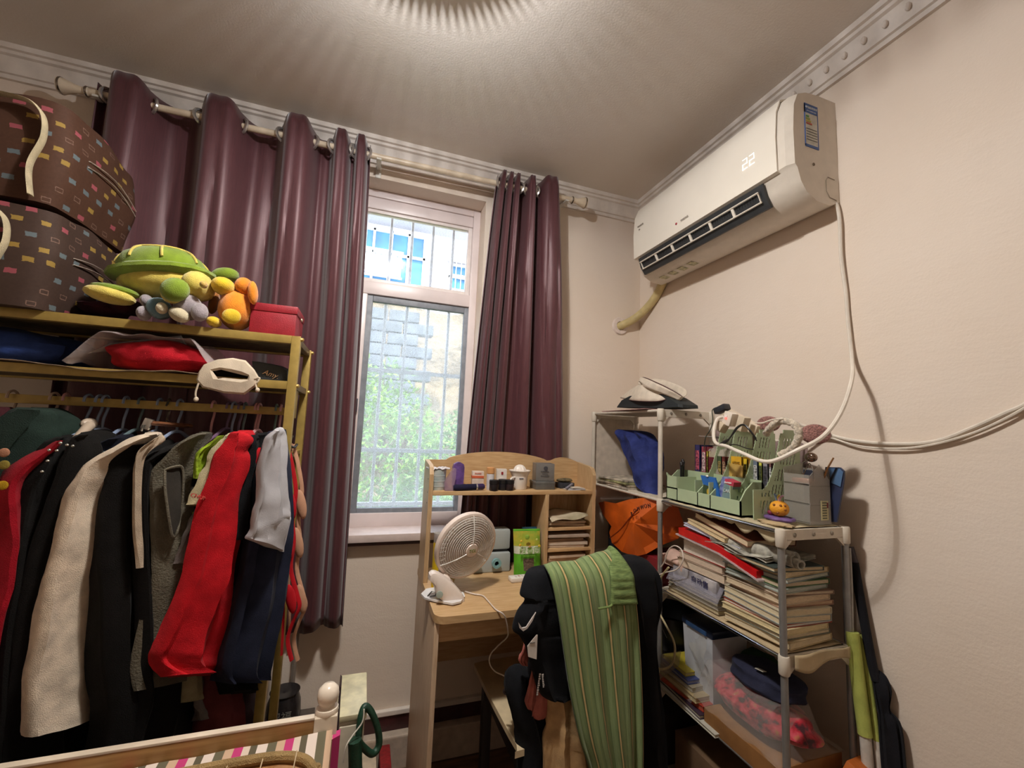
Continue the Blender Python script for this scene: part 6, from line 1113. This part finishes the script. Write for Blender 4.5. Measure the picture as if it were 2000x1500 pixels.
b = MB(); b.ell((1.09, .90, LV[4]+.012), (.03, .05, .006), nz=.3); b.build('beige_cloth', cloth((190, 166, 128)), label='crumpled beige cloth under the purple based toy', cat='cloth')
# ---- tier 3 : orange bag, slipper, book piles
OB = mat((206, 92, 20), .45, .12, 8, .35, 25)
def facet(name, parent, rings, m, ang=18):
    b = MB(); b.loft(rings); return b.build(name, m, parent, ang=ang)
og2 = thing('orange_bag', 'bright orange carrier bag with small dark capitals bulging from the far shelf', 'bag', gx(1250, 1080, 1.12))
outl = [(1169, 982), (1180, 979), (1203, 983), (1230, 975), (1260, 972), (1290, 980), (1325, 992), (1338, 1030), (1325, 1052), (1290, 1066), (1262, 1082), (1240, 1087), (1215, 1078), (1195, 1060), (1190, 1040), (1194, 1028), (1178, 1006)]
bulg = [1.075, 1.05, 1.03, 1.03, 1.05, 1.06, 1.12, 1.16, 1.14, 1.09, 1.05, 1.03, 1.03, 1.04, 1.055, 1.05, 1.06]
r0 = [gx(x, y, d+.035) for (x, y), d in zip(outl, bulg)]; r1 = [gx(x, y, d) for (x, y), d in zip(outl, bulg)]; cen = (1238, 1022)
def shr(s_, d_, jit): return [gx(cen[0]+(x-cen[0])*s_, cen[1]+(y-cen[1])*s_, d+d_+jit*((i*7) % 5-2)*.01) for i, ((x, y), d) in enumerate(zip(outl, bulg))]
facet('body', og2, [[V((p_.x+.03, min(p_.y, 1.86), p_.z)) for p_ in shr(.6, .08, 0)], r0, r1]+[[gx(cen[0]+(x-cen[0])*s_, cen[1]+(y-cen[1])*s_, d*s_+(1-s_)*1.0+.006*((i*3) % 4-1.5)*s_) for i, ((x, y), d) in enumerate(zip(outl, bulg))] for s_ in (.8, .5, .02)], OB)
a_ = gx(1193, 1052, 1.005); b = MB(); b.tube(crom([gx(1192, 1050, 1.02), gx(1212, 1034, 1.008), gx(1230, 1012, 1.004), gx(1246, 994, 1.01)], 4), .004, 6, flat=.5); b.build('fold_crease', mat((150, 56, 14), .6), og2)
ps = [(1234, 1004, 'R'), (1240, 998, 'O'), (1247, 994, 'M'), (1254, 991, 'W'), (1261, 989, 'O'), (1268, 988, 'N')]
for x, y, s_ in ps: text(s_, mat((70, 26, 20), .6), og2, frame(gx(x, y, .992), (0, -1, .35), (0, .1, 1)), .022, .001)
sl_ = thing('pink_slipper', 'pale pink slipper lying behind the shelf post under the orange bag', 'slipper', gx(1310, 1090, 1.12)); PS = mat((206, 172, 156), .7, .08)
b = MB(); b.loft([[V((1.10+x*.03*w_, 1.38-.16*t_+0, .90+y*.012+.0*t_)) for x, y in ((-1, -1), (1, -1), (1, 1), (-1, 1))] for t_, w_ in ((0, .6), (.1, 1), (.5, .85), (.85, 1.1), (1, .7))]); b.build('sole', PS, sl_)
b = MB(); b.grid(lambda u, v: V((1.10+.034*cos(PI*u), 1.33-.07*v, .905+.035*sin(PI*u)*(1-.3*v))), 14, 8); b.build('upper', PS, sl_, solid=.004)
bx('red_folder_box', 'dark red box under the slipper behind the shelf post', 'box', 1.06, 1.24, 1.35, 1.50, lz(3), .895, (120, 24, 34), rough=.5)
bx('navy_box', 'dark blue packet behind the desk edge under the orange bag', 'box', 1.12, 1.25, 1.62, 1.80, lz(3), .93, (44, 54, 66), rough=.5)
MB().tube(crom([gx(1272, 1122, 1.03), gx(1283, 1124, 1.03), gx(1300, 1118, 1.03), gx(1322, 1112, 1.035), gx(1334, 1094, 1.035), gx(1331, 1074, 1.04), gx(1318, 1066, 1.04), gx(1306, 1074, 1.04), gx(1298, 1096, 1.045), gx(1290, 1110, 1.05)], 6), .0022, 7).build('white_cable', plas((222, 208, 196)), label='white cable loop around the shelf post beside the slipper', cat='cable')
MB().tube(crom([gx(1306, 1108, 1.03), gx(1290, 1130, 1.03), gx(1282, 1160, 1.03), gx(1285, 1190, 1.03), gx(1300, 1220, 1.03), gx(1315, 1250, 1.03), gx(1318, 1275, 1.03), gx(1310, 1300, 1.03), gx(1290, 1307, 1.02), gx(1268, 1298, 1.01)], 6), .0035, 8).build('yellow_cable', mat((186, 170, 128), .5), label='yellowish cable hanging in a long loop in front of the post', cat='cable')
PG_ = lambda c: mat(c, .85, .12, 90, stretch=(1, 1, 14))
def flat_book(x0, x1, y0, y1, z0, th, c, pg, lab, a=0, tilt=0, cat='book', group=None, yt=0, soft=0):
    cx, cy_, = (x0+x1)/2, (y0+y1)/2; t_ = thing('book', lab, cat, (cx, cy_, z0), (yt, tilt, a), group); X, Y = (x1-x0)/2, (y1-y0)/2
    b = MB(); ct = min(.002, th*.18)
    b.box(-X, X, -Y, Y, 0, ct); b.box(-X, X, -Y, Y, th-ct, th); b.box(X-.002, X, -Y, Y, 0, th); b.build('cover', mat(c, .55, .12, 20), t_, smooth=False, local=True)
    MB().box(-X+.002, X-.002, -Y+.002, Y-.002, ct, th-ct).build('pages', PG_(pg), t_, smooth=False, local=True)
# pile nearest the end (pages towards the room)
P2 = [(.018, (190, 168, 130), (222, 204, 168)), (.012, (120, 124, 110), (214, 198, 166)), (.016, (206, 190, 150), (224, 206, 160)), (.009, (150, 60, 40), (226, 222, 214)), (.018, (150, 160, 160), (222, 204, 168)), (.017, (196, 186, 160), (222, 206, 172)), (.012, (170, 130, 110), (206, 176, 146)), (.018, (196, 176, 150), (218, 196, 164)), (.010, (140, 110, 90), (214, 196, 170)), (.012, (150, 160, 150), (186, 190, 180)), (.014, (60, 96, 50), (206, 186, 158)), (.012, (120, 130, 130), (196, 196, 180)), (.014, (180, 160, 120), (216, 196, 160)), (.012, (60, 70, 66), (206, 186, 150))]
z = lz(3)+.012; nm_ = ['lowest', 'second', 'third', 'fourth', 'fifth', 'sixth', 'seventh', 'eighth', 'ninth', 'tenth', 'eleventh', 'twelfth', 'thirteenth', 'topmost']
for k, (th, c, pg) in enumerate(P2):
    dx, dy = rnd.uniform(-.010, .016), rnd.uniform(-.012, .012); flat_book(1.062+dx, 1.235+dx*2, .862+abs(dy), 1.06+dy, z, th, c, pg, '%s book from the bottom of the tall pile at the near end of the shelf' % nm_[k], rnd.uniform(-.11, .11), rnd.uniform(-.012, .012), group='books in the tall pile'); z += th+.0006
# newspaper rolls
for k, (x_, y_, z_, r_, a_) in enumerate(((1.09, .98, z+.020, .021, .12), (1.125, .97, z+.010, .013, -.1))):
    b = MB(); turns = 2.4; n_2 = 46; secs = []
    for e_ in (0, 1):
        secs.append([V(((r_*(1-.35*q/n_2))*cos(turns*2*PI*q/n_2), 0, (r_*(1-.35*q/n_2))*sin(turns*2*PI*q/n_2))) + V((0, -.125+.25*e_, 0)) for q in range(n_2+1)])
    b.loft(secs, False, False); M = Matrix.Translation(V((x_, y_, z_))) @ Euler((.0, 0, a_)).to_matrix().to_4x4(); g_ = MB(); g_.add([M @ v for v in b.v], b.f); g_.build('rolled_newspaper', mat((176, 172, 160), .85, .25, 60), solid=.0018, label=('thicker', 'thinner')[k]+' rolled newspaper on top of the tall book pile', cat='newspaper')
for k in range(3):
    sheet('newspaper', lambda u, v, k=k: V((1.052+.19*v, .90+.22*u, z+.003+.004*k+.006*sin(u*9+k)*(1-v)+.004*sin(v*7))), 24, 8, mat((176, 172, 158), .85, .3, 50), .0012, label=('lowest', 'middle', 'upper')[k]+' folded newspaper under the rolls on the tall pile', cat='newspaper')
# second pile, farther (white thick books, bagged magazines)
z = lz(3)+.006
for k, (th, c, pg) in enumerate(((.012, (150, 130, 100), (200, 186, 150)), (.010, (170, 160, 140), (190, 184, 172)), (.012, (110, 104, 96), (196, 186, 160)), (.010, (130, 120, 100), (180, 170, 150)))):
    flat_book(1.066, 1.22, 1.085, 1.31, z, th, c, pg, '%s thin book at the base of the farther pile' % nm_[k], rnd.uniform(-.05, .05), group='thin books at the base of the farther pile'); z += th+.0006
mb = thing('bagged_magazines', 'bundle of magazines in a clear plastic bag on the shelf', 'packet', (1.13, 1.19, z)); b = MB(); b.box(1.068, 1.21, 1.09, 1.29, z, z+.048, b=.006); b.build('magazines', mat((110, 108, 120), .6, .5, 22, c2=(196, 190, 190)), mb); b = MB()
b.grid(lambda u, v: V((1.056+.17*v-.010*sin(PI*u)*(1-v), 1.075+.235*u, z-.01+.065*min(1, v*4)+.006*noise.noise(V((u*9, v*9, 1))))), 26, 14); b.build('plastic_wrap', film((210, 208, 226), .2), mb, solid=.001); text('自动售', mat((60, 62, 100), .5), mb, frame((1.0665, 1.16, z+.024), (0, -1, 0), (0, 0, 1)), .026)
z += .052
for k, (th, c, pg, y0, y1) in enumerate(((.026, (196, 176, 156), (216, 196, 172), 1.065, 1.27), (.022, (176, 150, 130), (212, 190, 168), 1.07, 1.26), (.046, (150, 40, 36), (228, 216, 200), 1.055, 1.24))):
    flat_book(1.07, 1.215, y0, y1, z, th, c, pg, ('thick pink-beige book on the plastic-wrapped magazines', 'middle brownish book of the farther pile', 'thickest white-paged book with red covers on the farther pile')[k], rnd.uniform(-.04, .04)); z += th+.001
zr = z
rfo = thing('red_folder', 'glossy red plastic folder slanting across both book piles', 'folder', (1.1, 1.07, zr)); 
b = MB(); b.loft([[V((x, y, zz)) for x, zz in ((1.052, z_), (1.2, z_+.002), (1.2, z_+.022), (1.052, z_+.022))] for y, z_ in ((1.24, zr+.012), (1.15, zr+.006), (1.06, zr-.002), (1.0, zr-.022), (.93, zr-.036))]); b.build('cover', mat((200, 26, 30), .2, .12, 30, .2, 60), rfo)
b = MB(); b.loft([[V((x, y, zz)) for x, zz in ((1.047, z_-.004), (1.1, z_-.004), (1.1, z_), (1.047, z_))] for y, z_ in ((1.25, zr+.012), (1.06, zr-.002), (.92, zr-.036))]); b.build('clear_edge', film((235, 215, 215), .6), rfo)
flat_book(1.06, 1.23, 1.0, 1.225, zr+.032, .010, (186, 186, 206), (206, 206, 216), 'lilac-white thin book lying on the red folder', .05, 0, yt=.12)
flat_book(1.055, 1.20, 1.035, 1.205, zr+.045, .015, (206, 180, 140), (222, 202, 162), 'cream book on top of the lilac one', -.05, 0, yt=.14)
flat_book(1.066, 1.24, .955, 1.185, zr+.058, .020, (112, 62, 42), (222, 200, 166), 'large brown-covered book on the very top of the pile', -.08, 0, yt=.16)
# ---- tier 4
pot = thing('black_pan', 'black pan with a thin wire handle on the lower shelf behind the post', 'pan', (1.17, 1.50, lz(2))); MB().lathe([(0, 0), (.085, 0), (.105, .05), (.11, .12), (.108, .12), (.10, .05), (0, .01)], 32, c=(1.17, 1.44, lz(2)+.08)).build('bowl', mat((22, 22, 26), .35), pot); MB().lathe([(0, 0), (.06, 0), (.07, .08), (0, .08)], 24, c=(1.17, 1.44, lz(2))).build('base', mat((22, 22, 26), .4), pot)
b = MB(); b.tube(crom([V((1.062, 1.52, .66)), V((1.05, 1.44, .70)), V((1.06, 1.36, .68)), V((1.08, 1.335, .63))], 5), .0012, 6); b.build('wire_handle', mat((160, 158, 156), .3, metal=.8), pot)
bn = thing('white_bin', 'white plastic bin with a navy flip lid on the lower shelf', 'bin', (1.17, 1.19, lz(2))); b = MB(); b.loft([[V((1.16+x*s_, 1.195+y*s_2, z_)) for x, y in ((-1, -1), (1, -1), (1, 1), (-1, 1))] for s_, s_2, z_ in ((.062, .058, lz(2)), (.072, .066, .715))]); b.build('tub', mat((196, 200, 206), .35, .05), bn)
b = MB(); b.box(1.085, 1.236, 1.125, 1.265, .715, .738, b=.005); b.build('lid', mat((30, 40, 62), .3), bn); b = MB(); b.box(1.082, 1.086, 1.15, 1.24, .717, .73); b.build('lid_flap', mat((50, 80, 120), .3), bn)
for k, (th, c, pg, x0, y0) in enumerate(((.010, (190, 186, 172), (206, 200, 180), 1.04, 1.06), (.012, (60, 44, 60), (190, 180, 160), 1.05, 1.12), (.016, (176, 60, 44), (190, 90, 60), 1.055, 1.14), (.016, (170, 150, 110), (206, 190, 150), 1.05, 1.15), (.014, (140, 130, 110), (186, 178, 160), 1.055, 1.18), (.012, (60, 70, 120), (150, 150, 170), 1.06, 1.19), (.012, (176, 160, 50), (196, 180, 120), 1.07, 1.21))):
    flat_book(x0-.01, 1.22, y0, 1.33, lz(2)-.0+sum((.010, .012, .016, .016, .014, .012, .012)[:k])+.0008*k, th, c, pg, '%s magazine of the sloping pile on the lower shelf' % nm_[k], rnd.uniform(-.1, .1), group='magazines on the lower shelf')
sheet('clear_envelope', lambda u, v: V((1.035+.01*v, 1.32-.10*u, .50+.10*u+.085*v-.04*u*v)), 8, 8, film((210, 196, 170), .35), .001, label='clear plastic envelope edge over the magazine pile', cat='envelope')
cbx = bx('cardboard_box', 'open brown cardboard box at the near end of the lower shelf', 'box', 1.045, 1.27, .868, 1.12, lz(2), .53, (150, 104, 56), rough=.8, b=.001)
rbg = thing('packed_red_cloth', 'red patterned fabric in a shiny clear bag on the cardboard box', 'packed cloth', (1.14, .99, .535)); m, t, p = base('red_pattern', .6, .3); co = t.add('ShaderNodeTexCoord').outputs['Object']; vo = t.add('ShaderNodeTexNoise', i_Vector=co, i_Scale=38.0, i_Detail=3.0); cr = t.add('ShaderNodeValToRGB', i_0=vo.outputs[0]); e = cr.color_ramp
e.elements[0].color = lin((60, 14, 26)); e.elements[0].position = .35; e.elements[1].color = lin((170, 110, 60)); e.elements[1].position = .72; el = e.elements.new(.5); el.color = lin((170, 22, 42)); el = e.elements.new(.6); el.color = lin((190, 60, 76)); t.l.new(cr.outputs[0], p.inputs['Base Color']); p.inputs['Sheen Weight'].default_value = .3
bun((1.145, 1.0, .585), (.085, .15, .045), .06, 2, m, 'folded_fabric', rbg)
b = MB(); b.grid(lambda u, v: V((1.03+.24*v-.012*sin(PI*u)*(1-v), .86+.32*u, .54+.115*min(1, sin(PI*min(1, v*1.1+.02))*1.5)*min(1, sin(PI*min(1, max(0, u)))*2.5)+.008*noise.noise(V((u*8, v*8, 4)))-(.02 if u > .9 else 0))), 40, 24); b.build('plastic_wrap', film((230, 225, 220), .10, .06), rbg, solid=.001)
sheet('plastic_flap', lambda u, v: V((1.045+.05*u+.01*sin(v*9), 1.10+.12*u+.02*v, .60+.13*v*(1-.4*u)+.01*sin(u*8))), 12, 12, film((220, 214, 200), .13, .06), .001, parent=rbg)
nv = thing('folded_navy_cloth', 'folded navy garment with a white label on top of the red packet', 'clothing', (1.14, .98, .635)); bun((1.145, .985, .672), (.075, .105, .034), .06, 5, cloth((44, 46, 66), .8), 'folded_fabric', nv)
b = MB(); b.cb((1.10, .965, .709), (.022, .022, .0015), (0, .25, .3)); b.build('care_label', mat((206, 204, 190), .6), nv, smooth=False)
b = MB(); b.ell((1.22, 1.06, .62), (.05, .09, .08), nz=.25, seed=7); b.build('green_bag', cloth((48, 74, 50)), label='dark green fabric bundle behind the navy garment', cat='cloth')
b = MB(); b.cb((1.255, .80, .50), (.11, .085, .07), (.35, .25, .3), .004); b.build('orange_carton', mat((190, 100, 34), .6, .1), label='orange carton tilted beyond the near end of the shelf', cat='box')
bx('low_box', 'brown carton on the bottom shelf between the posts', 'box', 1.07, 1.26, 1.0, 1.28, lz(1), .36, (110, 84, 60), rough=.8); bx('low_box', 'darker carton on the bottom shelf at the far side', 'box', 1.07, 1.26, 1.38, 1.72, lz(1), .34, (60, 50, 48), rough=.8); bx('low_box', 'box at the near end of the bottom shelf', 'box', 1.07, 1.26, .87, .98, lz(1), .30, (90, 70, 60), rough=.8)
# ---- poles leaning on the wall
st_ = thing('banner_roll', 'rolled green and white sleeved pole leaning left against the right wall', 'rolled banner', (1.29, .80, 0)); LGc = cloth((176, 184, 96), .8, .1)
def polyline(ps, r_, name, m, par, flat=1): MB().tube(crom([gx(x, y, d) for x, y, d in ps], 6), r_, 12, flat=flat).build(name, m, par)
polyline([(1664, 1234, 1.295), (1676, 1330, 1.29), (1690, 1436, 1.285)], .016, 'green_sleeve', LGc, st_); polyline([(1690, 1436, 1.285), (1697, 1520, 1.28)], .013, 'white_sleeve', cloth((206, 200, 190)), st_); polyline([(1658, 1070, 1.31), (1662, 1150, 1.30), (1664, 1236, 1.296)], .005, 'metal_pole', mat((160, 156, 150), .3, metal=.6), st_)
s2 = thing('banner_roll', 'second green and white sleeved pole just right of the first', 'rolled banner', (1.31, .78, 0)); polyline([(1679, 1238, 1.325), (1696, 1330, 1.32), (1712, 1446, 1.31)], .009, 'green_sleeve', LGc, s2); polyline([(1712, 1446, 1.31), (1720, 1520, 1.305)], .010, 'white_sleeve', cloth((206, 200, 190)), s2)
s3 = thing('long_umbrella', 'tall black folded umbrella leaning on the right wall', 'umbrella', (1.33, .74, 0)); BKc = cloth((30, 30, 35), .9, .1)
polyline([(1659, 1068, 1.335), (1668, 1100, 1.335)], .0105, 'handle', plas((48, 38, 46), .4), s3); polyline([(1668, 1098, 1.335), (1682, 1180, 1.33), (1702, 1290, 1.325), (1712, 1330, 1.325)], .011, 'shaft_cover', BKc, s3)
drape('canopy', None, None, [(1310, 1700, 1308, 1716, 1.33, 1.335), (1330, 1704, 1322, 1732, 1.32, 1.335), (1362, 1708, 1350, 1742, 1.31, 1.335), (1392, 1714, 1385, 1738, 1.31, 1.335), (1430, 1716, 1420, 1762, 1.31, 1.335), (1530, 1722, 1530, 1772, 1.30, 1.335)], BKc, th=.012, seed=51, dfn=gx, parent=s3, folds=4)
MB().tube([gx(1656, 1050, 1.335), gx(1660, 1240, 1.33)], .004, 8).build('thin_pole', plas((214, 208, 196)), label='thin white pole between the shelf and the black umbrella', cat='pole')
MB().tube(crom([V((1.346, .86, .0)), V((1.346, .862, .55)), gx(1652, 1250, 1.345), gx(1654, 1060, 1.345)], 4), .004, 8).build('wall_pipe', mat((120, 110, 112), .5), label='thin dark pipe on the right wall behind the shelf end', cat='pipe')
bx('lilac_cloth_bag', 'lilac grey cloth at the foot of the black umbrella', 'cloth', 1.30, 1.345, .66, .735, .30, .53, (140, 132, 140), rough=.9)
